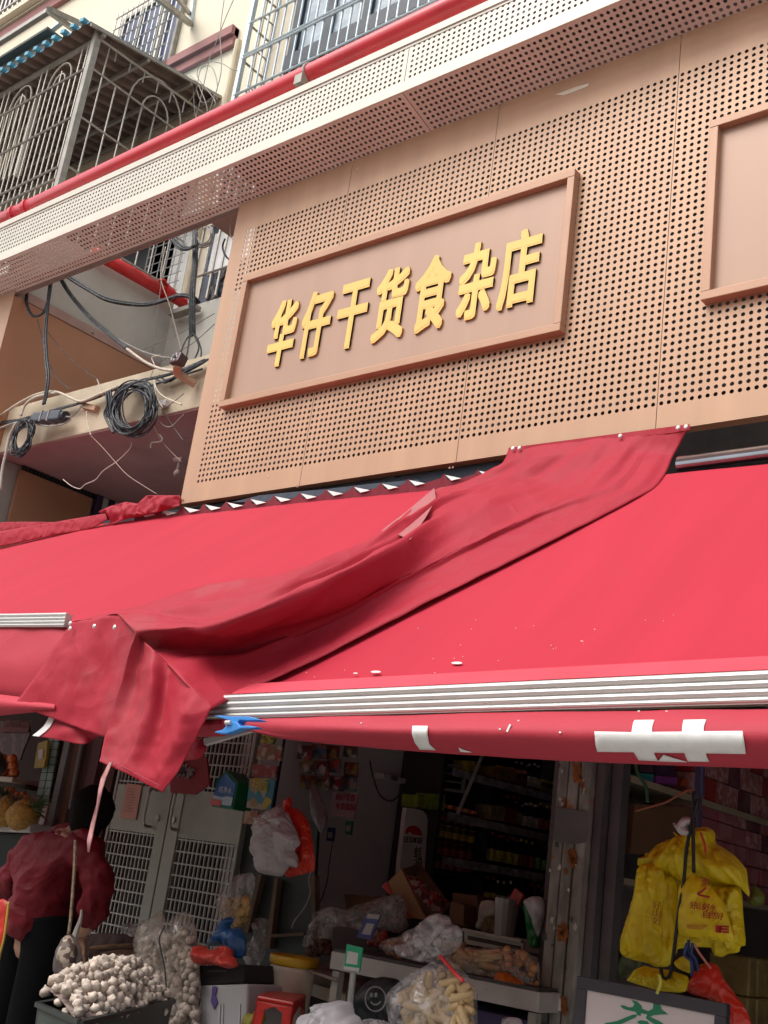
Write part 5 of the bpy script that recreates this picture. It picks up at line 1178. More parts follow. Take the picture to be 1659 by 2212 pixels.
# boxes among the bottles
for (L_, c_, lb) in (([(1085, 870), (1195, 880), (1190, 1000), (1075, 985)], (.24, .19, .09), 'cream printed carton between the bottles'), ([(1205, 890), (1300, 905), (1295, 1020), (1195, 1005)], (.24, .02, .02), 'red carton beside the cream carton on the shelf'),
                     ([(1110, 560), (1290, 600), (1285, 680), (1105, 645)], (.22, .12, .02), 'long amber carton on the upper shelf'), ([(500, 790), (600, 800), (595, 905), (495, 890)], (.20, .26, .03), 'lime green packet on the shelf end'), ([(610, 780), (720, 790), (712, 915), (602, 905)], (.18, .28, .03), 'brighter lime packet right of the other lime packet'),
                     ([(905, 515), (965, 520), (950, 605), (898, 600)], (.34, .24, .02), 'small yellow tin near the leaning pipe')):
    q = [X(cC(*p), XS + .01) for p in L_]; m = MB(); m.prism(q, (-.12, 0, 0)); tag(m.build('carton', mat('carton_%d_%d' % (c_[0] * 100, c_[1] * 100), tuple(c * 1.8 for c in c_), .5, var=.35, vscale=25), bevel=.003), lb, 'carton')
t = thing('framed_rack', 'small grey framed rack of shelves hanging above the bottles', 'rack', tuple(X(cC(780, 650), -4.2)))
q = [X(cC(*p), -4.2) for p in ((705, 548), (875, 562), (858, 765), (695, 742))]; m = MB()
for a, b in zip(q, q[1:] + q[:1]): m.bar(a, b, .018)
for f in (.33, .66): m.bar(q[0].lerp(q[3], f), q[1].lerp(q[2], f), .012)
m.build('frame', mat('rack_grey', (.5, .48, .48), .5), t)
m = MB(); m.bar(X(cC(1015, 470), -4.0), X(cC(820, 940), -3.95), .012, n=8); tag(m.build('pipe', mat('rack_grey', (.5, .48, .48))), 'thin grey pipe leaning across the shelf corner', 'pipe')
# white display board with red half-sun
t = thing('display_board', 'white rounded advertising board with a red half sun emblem', 'sign', tuple(X(cC(470, 1200), -4.0)))
XB = -4.08
m = MB(); m.prism([X(p, XB) for p in M_(cC, [(410, 893), (470, 898), (540, 915), (570, 950), (578, 1000), (565, 1200), (552, 1400), (545, 1560), (345, 1530), (360, 1320), (385, 1110), (398, 980)])], (-.03, 0, 0)); m.build('board', mat('board_white', (.8, .78, .75), .5), t)
ce = (468, 1105); m = MB()
arc = [(ce[0] + 66 * math.cos(a), ce[1] - 70 * math.sin(a) + 10 * math.cos(a)) for a in [PI * k / 14 for k in range(15)]]
inn = [(ce[0] - 34 + 18 * math.cos(a), ce[1] + 0 - 18 * math.sin(a)) for a in [PI - PI * k / 6 for k in range(7)]]
m.prism([X(cC(*p), XB + .003) for p in arc + inn], (-.003, 0, 0)); m.build('emblem', mat('emblem_red', (.62, .015, .02), .5), t)
m = MB(); a = X(cC(385, 1165), XB); b = X(cC(530, 1180), XB); text_on(m, 'LEE KUM KEE', a, (b - a), (0, 0, 1), (b - a).length, .032, (1, 0, 0), .003, offset=.02)
for i, c in enumerate('蚝油'):
    a = X(cC(462 - i * 6, 1290 + i * 75), XB); text_on(m, c, a, (0, 1, 0), (0, 0, 1), .075, .062, (1, 0, 0), .003)
m.build('lettering', mat('letter_dark', (.10, .08, .07)), t)
# ------------------------------------------------------------------ counter and goods
yc_ = -.15
a = Y(eC(-200, 800), yc_); ctz = Y(eC(40, 872), yc_).z
cxl, cxr = Y(eB(1245, 720), yc_).x, Y(eC(1470, 1200), yc_).x
t = thing('counter', 'white chipped counter edge with a dark top, loaded with bagged food', 'counter', (cxl, yc_, 0))
m = MB(); m.span((cxl, yc_, ctz - .075), (cxr, .55, ctz - .005)); m.build('body', mat('chipped_white', (.42, .40, .38), .5, var=.15, dirt=((.03, .02, .02), 16, .66, .9)), t, bevel=.005)
m = MB(); m.span((cxl + .01, yc_ + .004, ctz - .003), (cxr - .01, .54, ctz + .006)); m.build('top', mat('dark_top', (.05, .045, .05), .5), t)
for x_ in (cxl + .03, cxr - .03):
    for y_ in (yc_ + .03, .5): m = MB(); m.bar((x_, y_, 0), (x_, y_, ctz - .08), .035); m.build('leg', OLDSTEEL, t)
m = MB(); m.span((cxl + .55, yc_ + .12, .1), (cxr - .04, yc_ + .5, ctz - .12)); tag(m.build('crate', mat('purple_crate', (.055, .035, .11), .6, var=.3), bevel=.004), 'purple crate under the right end of the counter', 'crate')
puffy('bag', M_(eC, [(1170, 1400), (1180, 1375), (1250, 1365), (1320, 1378), (1345, 1440), (1350, 1600), (1150, 1600)]), -.22, .03, MILKY, 'white bag with two dark specks under the counter edge', 'bag')

def packed(name, outline, y, thick, filmm, label, cat, fill, n, inner_scale=.86, fmat=None, wrinkle=.012, group=None, sub=None):
    """clear bag: film skin plus its contents"""
    cxm = sum(p[0] for p in outline) / len(outline); cym = sum(p[1] for p in outline) / len(outline)
    t = thing(name, label, cat, tuple(Y((cxm, cym), y)), group)
    puffy('film', outline, y, thick, filmm, parent=t, wrinkle=wrinkle, fan=.012)
    zone = sub or outline
    xs_ = [p[0] for p in zone]; ys_ = [p[1] for p in zone]; m = MB(); k = 0; g = 0
    cc = (sum(xs_) / len(xs_), sum(ys_) / len(ys_))
    zz = [(cc[0] + (p[0] - cc[0]) * inner_scale, cc[1] + (p[1] - cc[1]) * inner_scale) for p in zone]
    while k < n and g < n * 20:
        g += 1; p = (rr.uniform(min(xs_), max(xs_)), rr.uniform(min(ys_), max(ys_)))
        if inside(p, zz): fill(m, Y(p, y - thick * rr.uniform(.0, .55))); k += 1
    m.build('contents', fmat, t, smooth=True); return t
def rodfill(L_, r, curve=.5):
    def f(m, c):
        d = Vector((rr.uniform(-1, 1), rr.uniform(-.3, .3), rr.uniform(-1, 1))).normalized(); e = Vector((rr.uniform(-1, 1), rr.uniform(-.3, .3), rr.uniform(-1, 1))) * L_ * curve
        m.tube(spline([c - d * L_, c - d * L_ * .4 + e * .3, c + d * L_ * .4 + e * .3, c + d * L_], 4), [r * (.6 + .4 * math.sin(PI * i / 12)) for i in range(13)], 7)
    return f
def ballfill(r, sq=.8):
    def f(m, c):
        s_ = r * rr.uniform(.75, 1.2); R_ = Matrix.Rotation(rr.uniform(0, 3), 3, 'X') @ Matrix.Rotation(rr.uniform(0, 3), 3, 'Y')
        m.lathe([(.02 * s_, -s_ * sq), (.7 * s_, -.7 * s_ * sq), (s_, 0), (.7 * s_, .7 * s_ * sq), (.02 * s_, s_ * sq)], c, 8, rot=R_)
    return f
def slabfill(w, h, d):
    def f(m, c): m.box(c, (w * rr.uniform(.8, 1.1), h, d), Matrix.Rotation(rr.uniform(-.5, .5), 3, 'Y') @ Matrix.Rotation(rr.uniform(-.4, .4), 3, 'X'))
    return f
PALEF = mat('pale_dried_food', (.50, .35, .18), .6, var=.2, vscale=14)
# the big clear bag in front
big = M_(eC, [(315, 1180), (345, 1110), (470, 1010), (600, 940), (660, 905), (700, 885), (760, 900), (860, 1000), (940, 1090), (975, 1170), (970, 1420), (965, 1600), (340, 1600), (335, 1420)])
packed('food_bag', big, -.55, .17, CLEAR, 'big clear bag of pale dried strips tied with a red band, front of the counter', 'food bag', rodfill(.042, .0150, .9), 150, fmat=PALEF, sub=M_(eC, [(335, 1190), (480, 1060), (640, 1000), (800, 1030), (950, 1110), (960, 1600), (350, 1600)]), inner_scale=.80)
puffy('film_knot', M_(eC, [(700, 890), (640, 930), (560, 935), (430, 910), (330, 870), (300, 800), (420, 770), (470, 660), (540, 600), (600, 545), (680, 535), (745, 560), (770, 620), (830, 640), (860, 700), (850, 780), (790, 850)]), -.53, .07, film('clear_film2', (.50, .47, .48), .48), 'bunched clear plastic top above the red tie of the big bag', 'plastic wrap', wrinkle=.05, wscale=22, fold=.012)
m = MB(); m.tube(spline([Y(eC(675, 880), -.66), Y(eC(740, 950), -.69), Y(eC(800, 1020), -.72), Y(eC(862, 1080), -.73)], 5), .006, 6); tag(m.build('tie_band', mat('tie_red', (.60, .02, .02), .4)), 'red tie band lying across the neck of the big clear bag', 'tie')
# bags on the counter
packed('food_bag', M_(eC, [(848, 815), (900, 805), (1000, 815), (1100, 800), (1140, 830), (1125, 960), (1120, 1080), (1080, 1120), (960, 1100), (820, 990)]), .0, .07, CLEAR, 'clear bag of stacked pale noodle cakes on the counter', 'food bag', slabfill(.09, .06, .022), 34, fmat=mat('noodle_cake', (.52, .36, .20), .8, var=.2))
packed('food_bag', M_(eC, [(1150, 830), (1200, 808), (1330, 820), (1400, 870), (1450, 880), (1470, 960), (1475, 1120), (1440, 1160), (1250, 1145), (1120, 1120), (1115, 1030), (1130, 930)]), .0, .09, CLEAR, 'clear bag of puffed snacks with orange crisps at the bottom', 'food bag', ballfill(.017), 70, fmat=mat('orange_snack', (.50, .27, .12), .6, var=.5, vscale=9))
puffy('orange_packet', M_(eC, [(1120, 1010), (1200, 1000), (1290, 1060), (1370, 1120), (1250, 1140), (1115, 1110)]), -.10, .04, mat('orange_crisp', (.62, .16, .015), .35, var=.4, vscale=40, bump=.6, bscale=60), 'orange packet at the foot of the puffed snack bag', 'packet', wrinkle=.01)
packed('food_bag', M_(eC, [(218, 790), (260, 740), (360, 720), (430, 690), (480, 740), (500, 850), (460, 900), (340, 900), (230, 860)]), .0, .06, CLEAR, 'clear bag of pinkish peanuts left of the big knotted bag', 'food bag', ballfill(.013, 1.2), 60, fmat=mat('pink_peanut', (.42, .20, .13), .6, var=.3, vscale=20))
packed('food_bag', M_(eC, [(110, 690), (200, 670), (270, 710), (250, 780), (180, 800), (100, 780)]), .08, .05, CLEAR, 'small bag of dark red sweets beside the blue payment card', 'food bag', ballfill(.015), 34, fmat=mat('red_sweet', (.36, .03, .015), .3, var=.4, vscale=20))
packed('food_bag', M_(eC, [(700, 770), (850, 790), (850, 900), (800, 960), (690, 890)]), .05, .05, CLEAR, 'clear bag of yellowish pieces partly behind the big knot', 'food bag', slabfill(.05, .03, .03), 26, fmat=mat('noodle_cake', (.52, .36, .20)))
puffy('plastic_wrap', M_(eC, [(0, 470), (100, 450), (230, 400), (350, 380), (400, 440), (390, 560), (430, 640), (360, 700), (200, 670), (60, 690), (-60, 640), (-100, 540)]), .25, .10, film('clear_film3', (.44, .42, .42), .40), 'heap of clear wrapped goods behind the blue payment card', 'plastic wrap', wrinkle=.05, wscale=14, fold=.01)
packed('food_bag', M_(eB, [(1110, 520), (1200, 480), (1330, 500), (1400, 560), (1380, 650), (1240, 640), (1230, 760), (1210, 840), (1110, 850), (1020, 820), (1060, 640)]), .3, .08, CLEAR, 'clear sack of dark dried goods by the white wall', 'food bag', ballfill(.018), 70, fmat=mat('dark_dried', (.10, .035, .02), .7, var=.5, vscale=12), sub=M_(eB, [(1040, 740), (1220, 760), (1230, 850), (1010, 850)]))
# white basket, spoon tub, green bag
t = thing('plastic_basket', 'long white slotted plastic basket at the back of the counter', 'basket', tuple(Y(eC(1100, 740), .3)))
q = [Y(p, .28) for p in M_(eC, [(870, 668), (1345, 762), (1335, 860), (870, 780)])]
m = MB(); m.prism(q, (0, .018, 0)); m.build('side', mat('basket_white', (.50, .48, .45), .5), t); m = MB(); m.prism([p + Vector((0, .22, .0)) for p in q], (0, .018, 0)); m.build('side', mat('basket_white', (.50, .48, .45), .5), t)
m = MB(); m.bar(q[0] + Vector((0, -.01, 0)), q[1] + Vector((0, -.01, 0)), .022, .012); m.build('rim', mat('basket_white', (.5, .48, .45)), t)
m = MB()
for k in range(26): f = .1 + k * .034; c_ = q[0].lerp(q[1], f) + Vector((0, -.003, -.028)); m.box(c_, (.010, .004, .016))
m.build('slots', mat('slot_dark', (.06, .05, .05), .8), t)
t = thing('food_bag', 'white lined bag of brown dried pods behind the basket', 'food bag', tuple(Y(eC(1060, 560), .38)))
puffy('film', M_(eC, [(1000, 440), (1060, 430), (1130, 440), (1160, 540), (1130, 570), (1080, 600), (1040, 650), (1010, 670), (960, 660), (990, 560)]), .36, .05, mat('soft_white', (.42, .42, .36), .4), parent=t, wrinkle=.02)
m = MB(); f_ = ballfill(.016, 1.3)
for _ in range(30): f_(m, Y((rr.uniform(768 + .27 * 1020, 768 + .27 * 1170), rr.uniform(1828 + .27 * 590, 1828 + .27 * 690)), .32))
m.build('contents', mat('brown_pod', (.16, .11, .05), .7, var=.4), t)
t = thing('tub', 'clear tub with a red scoop standing in it', 'tub', tuple(Y(eC(1190, 650), .3)))
c_ = Y(eC(1190, 720), .30); m = MB(); m.lathe([(.045, 0), (.055, .15)], c_, 14); m.build('body', mat('tub_grey', (.28, .27, .26), .2, .2, alpha=.8), t)
m = MB(); m.bar(c_ + Vector((0, 0, .1)), Y(eC(1280, 430), .30), .016, .01); m.box(Y(eC(1295, 405), .30), (.05, .02, .05), Matrix.Rotation(.5, 3, 'Y')); m.build('scoop', mat('scoop_red', (.36, .02, .015), .4), t)
puffy('seasoning_bag', M_(eC, [(1240, 430), (1310, 450), (1300, 600), (1245, 600)]), .33, .03, mat('seasoning', (.34, .03, .015), .4, var=.4, vscale=20), 'red and yellow seasoning packet beside the scoop tub', 'packet')
puffy('rice_bag', M_(eC, [(1345, 430), (1400, 405), (1480, 400), (1520, 440), (1500, 560), (1480, 680), (1480, 820), (1400, 815), (1375, 700), (1370, 560)]), .22, .05, mat('green_white_bag', (.02, .17, .04), .4, var=.15), 'green plastic bag by the pillar, its top pale', 'bag', wrinkle=.02)
puffy('white_bag', M_(eC, [(1345, 440), (1400, 402), (1480, 398), (1515, 450), (1500, 560), (1475, 700), (1455, 730), (1420, 600), (1380, 520)]), .15, .04, mat('pale_blue_bag', (.46, .47, .50), .35, var=.1), 'crumpled white bag with blue marks on top of the green bag', 'bag', wrinkle=.03, fold=.008)
puffy('green_bag', M_(eC, [(1140, 440), (1210, 445), (1250, 470), (1230, 520), (1180, 560), (1150, 520)]), .42, .03, mat('green_bag', (.01, .16, .05), .4), 'small bright green bag behind the scoop', 'bag')
# cartons
def open_box(L_, y, d, label, inside_m, cm=None, tilt=0):
    cm = cm or mat('cardboard', (.27, .15, .075), .85, var=.12)
    q = [Y(eC(*p), y) for p in L_]; b = [p + Vector((-.06, d, .02)) for p in q]; t = thing('cardboard_box', label, 'box', tuple(q[0])); th = .006
    m = MB(); m.add(q + b, [(0, 1, 2, 3)]); m.build('back_panel', cm, t); solid(t.children[0], th)
    m = MB()
    for i in range(4): m.add([q[i], q[(i + 1) % 4], q[(i + 1) % 4] + Vector((.05, -d, -.03)), q[i] + Vector((.05, -d, -.03))], [(0, 1, 2, 3)])
    o = m.build('flaps', cm, t); solid(o, th); return t
t = thing('cardboard_box', 'open tilted cardboard box with a red corner, full of red packets', 'box', tuple(Y(eC(450, 350), .35)))
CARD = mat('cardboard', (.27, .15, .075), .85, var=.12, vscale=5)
m = MB(); m.prism(M_(lambda a, b: Y(eC(a, b), .30), [(225, 320), (365, 180), (565, 590), (450, 570)]), (0, .02, 0)); m.build('front_panel', CARD, t)
m = MB(); m.prism(M_(lambda a, b: Y(eC(a, b), .305), [(220, 325), (258, 285), (300, 370), (278, 385)]), (0, -.012, 0)); m.prism(M_(lambda a, b: Y(eC(a, b), .305), [(395, 485), (460, 575), (440, 580), (400, 520)]), (0, -.012, 0)); m.build('red_print', mat('box_red', (.40, .012, .015), .6), t)
m = MB(); A_ = [Y(eC(*p), .30) for p in ((365, 180), (565, 590))]; B_ = [Y(eC(*p), .62) for p in ((515, 145), (765, 475))]
m.prism([B_[0], B_[1], Y(eC(720, 520), .62), Y(eC(480, 200), .62)], (0, .01, 0)); m.add([A_[0], B_[0], Y(eC(480, 240), .60), Y(eC(385, 230), .35)], [(0, 1, 2, 3)]); m.build('rear_panel', CARD, t)
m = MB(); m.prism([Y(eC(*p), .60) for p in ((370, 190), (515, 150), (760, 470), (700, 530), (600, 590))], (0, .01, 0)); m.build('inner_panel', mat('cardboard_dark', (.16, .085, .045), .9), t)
m = MB(); f_ = slabfill(.045, .03, .03)
for _ in range(46):
    u = rr.random(); f_(m, Y(eC(470 + u * 220 + rr.uniform(-30, 30), 300 + u * 190 + rr.uniform(-25, 25)), .5))
m.build('packets', patch_mat('packet_e', [(.30, .02, .02), (.36, .22, .20), (.10, .01, .01)], 40, .3), t)
for L_, y_, lb in (([(775, 370), (970, 395), (1000, 560), (870, 660), (760, 560)], .55, 'plain brown cardboard box right of the tilted open box'), ([(760, 440), (870, 470), (865, 640), (740, 610)], .45, 'small carton in front of the plain brown box'), ([(-90, 380), (150, 400), (180, 480), (70, 520), (-80, 500)], .60, 'low brown carton with a red rim left of the tilted open box')):
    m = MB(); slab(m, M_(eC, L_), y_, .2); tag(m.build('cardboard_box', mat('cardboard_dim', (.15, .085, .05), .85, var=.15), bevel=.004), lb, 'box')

# scale, payment stand
t = thing('weighing_scale', 'cream counter scale with a flat printed tray', 'scale', tuple(Y(eB(1150, 1050), -.3)))
a, b, c_, d_ = [Z(eB(*p), 1.05) for p in ((985, 1030), (1350, 1150), (1480, 1060), (1090, 950))]
m = MB(); m.prism([p - Vector((0, 0, .07)) for p in (a, b, c_, d_)], (0, 0, .055)); m.build('base', mat('scale_cream', (.50, .42, .32), .5), t, bevel=.006)
a, b, c_, d_ = [Z(eB(*p), 1.09) for p in ((1000, 995), (1275, 1090), (1345, 1000), (1080, 925))]
m = MB(); m.prism([a, b, c_, d_], (0, 0, .012)); m.build('tray', patch_mat('tray_print', [(.22, .17, .15), (.16, .07, .06), (.20, .16, .14), (.12, .09, .09)], 9, .3), t, bevel=.003)
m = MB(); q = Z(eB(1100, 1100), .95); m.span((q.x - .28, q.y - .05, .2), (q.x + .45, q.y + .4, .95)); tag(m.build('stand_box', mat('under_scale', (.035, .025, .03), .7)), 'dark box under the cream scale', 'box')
t = thing('payment_stand', 'green payment card on a white post in front of the counter', 'card stand', tuple(Y(eB(1395, 900), -.45)))
m = MB(); slab(m, M_(eB, [(1350, 782), (1478, 812), (1450, 1008), (1325, 988)]), -.45, .008); m.build('card', mat('card_green', (.015, .36, .17), .4), t, bevel=.002)
m = MB(); slab(m, M_(eB, [(1360, 838), (1444, 855), (1434, 950), (1346, 936)]), -.453, .002); slab(m, M_(eB, [(1330, 960), (1452, 975), (1449, 1006), (1326, 986)]), -.453, .002); m.build('blank_panel', mat('card_pale', (.55, .53, .52), .5), t)
m = MB(); m.bar(Y(eB(1405, 1005), -.43), Y(eB(1365, 1380), -.43), .012, n=10); m.build('post', mat('post_pale', (.42, .44, .42), .3, .3), t)
t = thing('payment_card', 'tilted blue and white payment card on the counter', 'card', tuple(Y(eC(110, 630), -.05)))
m = MB(); slab(m, M_(eC, [(95, 535), (200, 550), (120, 745), (5, 730)]), -.05, .008); m.build('card', mat('card_navy', (.03, .045, .20), .4), t)
m = MB(); slab(m, M_(eC, [(98, 538), (195, 552), (182, 585), (86, 575)]), -.053, .002); slab(m, M_(eC, [(90, 615), (150, 622), (115, 712), (48, 700)]), -.053, .002); m.build('blank_panel', mat('card_pale2', (.36, .33, .33)), t)
# black bag with a smiling face outline
t = thing('black_bag', 'black bag printed with a smiling face in a thin circle', 'bag', tuple(Y(eC(150, 1200), -.3)))
puffy('body', M_(eC, [(10, 1180), (90, 1090), (200, 1040), (330, 1060), (380, 1100), (350, 1250), (340, 1420), (200, 1440), (-20, 1430), (-30, 1300)]), -.25, .08, mat('black_nylon', (.012, .016, .018), .5, bump=.4, bscale=12), parent=t, wrinkle=.02)
m = MB(); ce = (160, 1222)
m.tube([Y(eC(ce[0] + 82 * math.cos(a), ce[1] + 98 * math.sin(a)), -.345) for a in [2 * PI * k / 32 for k in range(33)]], .003, 5)
m.tube([Y(eC(ce[0] + 42 * math.cos(a), ce[1] + 5 + 40 * math.sin(a)), -.345) for a in [.35 + 2.4 * k / 12 for k in range(13)]], .003, 5)
for dx in (-30, 4):
    m.lathe([(.0, -.010), (.006, -.006), (.006, .006), (0, .010)], Y(eC(ce[0] + dx, ce[1] - 32), -.345), 8)
m.build('printed_face', mat('face_line', (.26, .26, .28), .6), t)
puffy('white_bag', M_(eB, [(1080, 1390), (1100, 1330), (1160, 1310), (1150, 1255), (1230, 1250), (1290, 1230), (1340, 1240), (1400, 1250), (1410, 1340), (1460, 1370), (1480, 1430), (1470, 1600), (1070, 1600)]), -.7, .12, mat('paper_white', (.46, .44, .46), .6, var=.06), 'crumpled white bags at the bottom edge below the card stand', 'bag', wrinkle=.04, wscale=16, fan=.03)
puffy('plastic_wrap', M_(eC, [(-20, 1420), (100, 1375), (220, 1390), (300, 1430), (300, 1600), (-20, 1600)]), -.65, .08, film('clear_film2', (.6, .57, .58)), 'grey clear wrap at the bottom edge under the smiling bag', 'plastic wrap', wrinkle=.03)

# bucket, stool, foam box, crates
t = thing('bucket', 'white plastic bucket with a yellow rim', 'bucket', tuple(Y(eB(920, 1000), -.05)))
c0 = Y(eB(935, 900), -.05); rT = (Y(eB(1075, 900), -.05) - Y(eB(795, 900), -.05)).length / 2
m = MB(); m.lathe([(rT * .8, -.42), (rT * .93, -.06), (rT * .97, -.05), (rT * .97, -.035), (rT * .93, -.03), (rT * .96, 0)], c0, 28); m.build('body', mat('bucket_white', (.50, .43, .36), .5, var=.08), t, smooth=True)
m = MB(); m.lathe([(rT * 1.0, -.03), (rT * 1.06, -.02), (rT * 1.06, .005), (rT * 1.0, .012), (rT * .9, .004)], c0, 28); m.build('rim', mat('rim_yellow', (.50, .30, .015), .4), t, smooth=True)
m = MB(); m.lathe([(rT * .75, -.42), (rT * .75, -1.3)], c0 + Vector((0, .0, -.005)), 16); tag(m.build('stacked_bucket', mat('dim_bucket', (.2, .2, .2), .5)), 'dim bucket beneath the yellow-rimmed bucket', 'bucket')
t = thing('stool', 'red plastic stool in front of the bucket', 'stool', tuple(Z(eB(800, 1180), .97)))
tz = 1.0
T4 = [Z(eB(*p), tz) for p in ((635, 1190), (930, 1245), (1035, 1185), (760, 1145))]
STO = mat('stool_red', (.50, .02, .015), .38, var=.12, vscale=4, coat=.15)
m = MB(); m.prism(T4, (0, 0, -.02)); m.build('seat', STO, t, bevel=.008)
cen = sum(T4, Vector()) / 4; L4 = [cen + (p - cen) * .98 for p in T4]
B4 = [Vector((cen.x + (p.x - cen.x) * 1.35, cen.y + (p.y - cen.y) * 1.35, .40)) for p in T4]
m = MB()
for i in range(4):
    a, b = L4[i], L4[(i + 1) % 4]; a2, b2 = a.lerp(B4[i], .10), b.lerp(B4[(i + 1) % 4], .10)
    nn = (b - a).cross(Vector((0, 0, 1))).normalized() * -.006
    m.prism([a + Vector((0, 0, -.021)), b + Vector((0, 0, -.021)), b2.lerp(a2, .12), a2.lerp(b2, .5) + Vector((0, 0, .03)), a2.lerp(b2, .12)], nn)
m.build('apron', STO, t)
for i in range(4):
    a = L4[i]; o2 = B4[i]; u = (L4[(i + 1) % 4] - a).normalized() * .036; v = (L4[(i - 1) % 4] - a).normalized() * .036
    m = MB(); s_ = Vector((0, 0, -.022))
    m.prism([a + s_, a + u * 1.2 + s_, o2 + u * .8, o2], (v.normalized() * .006)); m.prism([a + s_, a + v * 1.2 + s_, o2 + v * .8, o2], (u.normalized() * .006)); m.build('leg', STO, t)
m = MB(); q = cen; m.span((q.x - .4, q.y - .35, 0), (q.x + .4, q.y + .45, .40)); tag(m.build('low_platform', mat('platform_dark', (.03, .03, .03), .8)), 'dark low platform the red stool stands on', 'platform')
puffy('citrus_net', M_(eB, [(525, 1370), (560, 1330), (600, 1345), (640, 1300), (690, 1300), (700, 1420), (520, 1600)]), -.35, .04, mat('olive_yellow', (.26, .22, .02), .6, var=.5, vscale=25, bump=.6), 'yellow-green fruit net seen between the stool legs', 'net bag')
t = thing('foam_box', 'white foam box with moulded ribs left of the red stool', 'box', tuple(Y(eB(360, 1250), -.2)))
m = MB(); slab(m, M_(eB, [(175, 1115), (555, 1100), (540, 1600), (175, 1600)]), -.35, .35); m.build('body', mat('foam_white', (.40, .385, .39), .8, var=.05), t, bevel=.012)
m = MB()
for a in (330, 355, 490): slab(m, M_(eB, [(a, 1260), (a + 9, 1260), (a - 2, 1600), (a - 14, 1600)]), -.356, .004)
m.build('rib', mat('foam_rib', (.46, .44, .45)), t)
m = MB(); slab(m, M_(eB, [(275, 1122), (312, 1122), (308, 1165), (298, 1190), (318, 1245), (288, 1308), (262, 1240), (272, 1180)]), -.357, .003); m.build('torn_sticker', mat('sticker_violet', (.10, .06, .22), .5), t)
t = thing('black_crate', 'black crate on top of the foam box', 'crate', tuple(Y(eB(340, 1030), -.3)))
m = MB(); slab(m, M_(eB, [(168, 955), (520, 945), (525, 1095), (172, 1115)]), -.33, .3); m.build('body', mat('crate_black', (.02, .018, .018), .6, bump=.4), t, bevel=.006)
m = MB(); a = Y(eB(240, 1000), -.332); text_on(m, 'FRESH', a, (1, 0, 0), (0, 0, 1), .001, .001, (0, -1, 0), .001); m = MB()
for k in range(10): slab(m, M_(eB, [(245 + k * 15, 990), (254 + k * 15, 990), (253 + k * 15, 1006), (244 + k * 15, 1006)]), -.334, .002)
m.build('dim_print', mat('crate_print', (.12, .11, .11)), t)
puffy('carrier_bag', M_(eB, [(130, 800), (200, 790), (290, 850), (330, 800), (380, 795), (430, 830), (435, 880), (470, 900), (480, 960), (420, 985), (300, 950), (160, 950)]), -.38, .07, mat('red_white_bag', (.52, .05, .035), .35, var=.2, vscale=4), 'red and clear plastic bag lying on the black crate', 'carrier bag', wrinkle=.03, fold=.006)
puffy('carrier_bag', M_(eB, [(235, 800), (290, 720), (330, 680), (380, 600), (415, 555), (450, 590), (410, 650), (450, 660), (500, 650), (540, 720), (545, 820), (520, 900), (440, 890), (435, 840), (380, 795), (300, 800)]), -.25, .07, mat('blue_carrier', (.02, .09, .26), .3, var=.2, vscale=4), 'blue plastic carrier bag behind the red one', 'carrier bag', wrinkle=.025, fold=.005)
packed('food_bag', M_(eB, [(355, 430), (410, 370), (440, 290), (490, 230), (590, 205), (620, 250), (600, 380), (570, 500), (545, 620), (500, 655), (420, 620), (355, 540)]), -.05, .10, CLEAR, 'hanging clear bag of golden dried crisps by the gate', 'food bag', slabfill(.045, .012, .035), 80, fmat=mat('golden_crisp', (.52, .34, .14), .6, var=.3, vscale=14), sub=M_(eB, [(370, 420), (560, 400), (580, 480), (540, 620), (500, 650), (420, 610), (360, 520)]))
puffy('plastic_wrap', M_(eB, [(620, 580), (660, 565), (715, 580), (700, 650), (690, 760), (695, 860), (660, 960), (600, 980), (540, 930), (550, 800), (600, 740), (625, 700)]), .05, .05, film('clear_film3', (.44, .42, .42)), 'knotted grey clear bag hanging left of the bucket', 'plastic wrap', wrinkle=.03, fold=.006)

# ------------------------------------------------------------------ garlic
GAR = mat('garlic_skin', (.56, .47, .39), .6, var=.35, vscale=30, dirt=((.34, .19, .19), 24, .56, .5), bump=.3, orand=.28)
def garlic_proto():
    m = MB(); n = 12; prof = [(.004, -.019), (.018, -.017), (.027, -.004), (.024, .010), (.012, .019), (.0050, .024), (.0035, .030)]
    vs = []
    for r_, z in prof:
        for k in range(n):
            a = 2 * PI * k / n; rr_ = r_ * (1 + .10 * math.cos(a * 6)); vs.append((math.cos(a) * rr_, math.sin(a) * rr_, z))
    m.add(vs, [(i * n + k, i * n + (k + 1) % n, (i + 1) * n + (k + 1) % n, (i + 1) * n + k) for i in range(len(prof) - 1) for k in range(n)] + [tuple(range(n))[::-1], tuple((len(prof) - 1) * n + k for k in range(n))])
    return m.build('garlic_bulb', GAR, smooth=True)
gz_ = .95
cor = [Z(eA(*p), gz_) for p in ((300, 1265), (640, 1412), (1390, 1238))]
cor.append(cor[0] + cor[2] - cor[1])
t = thing('garlic_tray', 'dark green plastic tray heaped with garlic', 'tray', tuple(cor[1]))
TR_ = mat('tray_green', (.045, .06, .05), .5, var=.1)
m = MB(); cc = sum(cor, Vector()) / 4
for i in range(4):
    a, b = cor[i], cor[(i + 1) % 4]; nn = (cc - (a + b) / 2); nn.z = 0; nn.normalize()
    m.prism([a, b, b + Vector((0, 0, -.16)) + (cc - b) * .06, a + Vector((0, 0, -.16)) + (cc - a) * .06], nn * .012)
m.build('side', TR_, t)
m = MB()
for i in range(4): m.bar(cor[i], cor[(i + 1) % 4], .022, .014)
m.build('rim', mat('tray_rim', (.02, .025, .022), .4), t)
m = MB(); m.prism([c.lerp(cc, .05) + Vector((0, 0, -.15)) for c in cor], (0, 0, .01)); m.build('base', TR_, t)
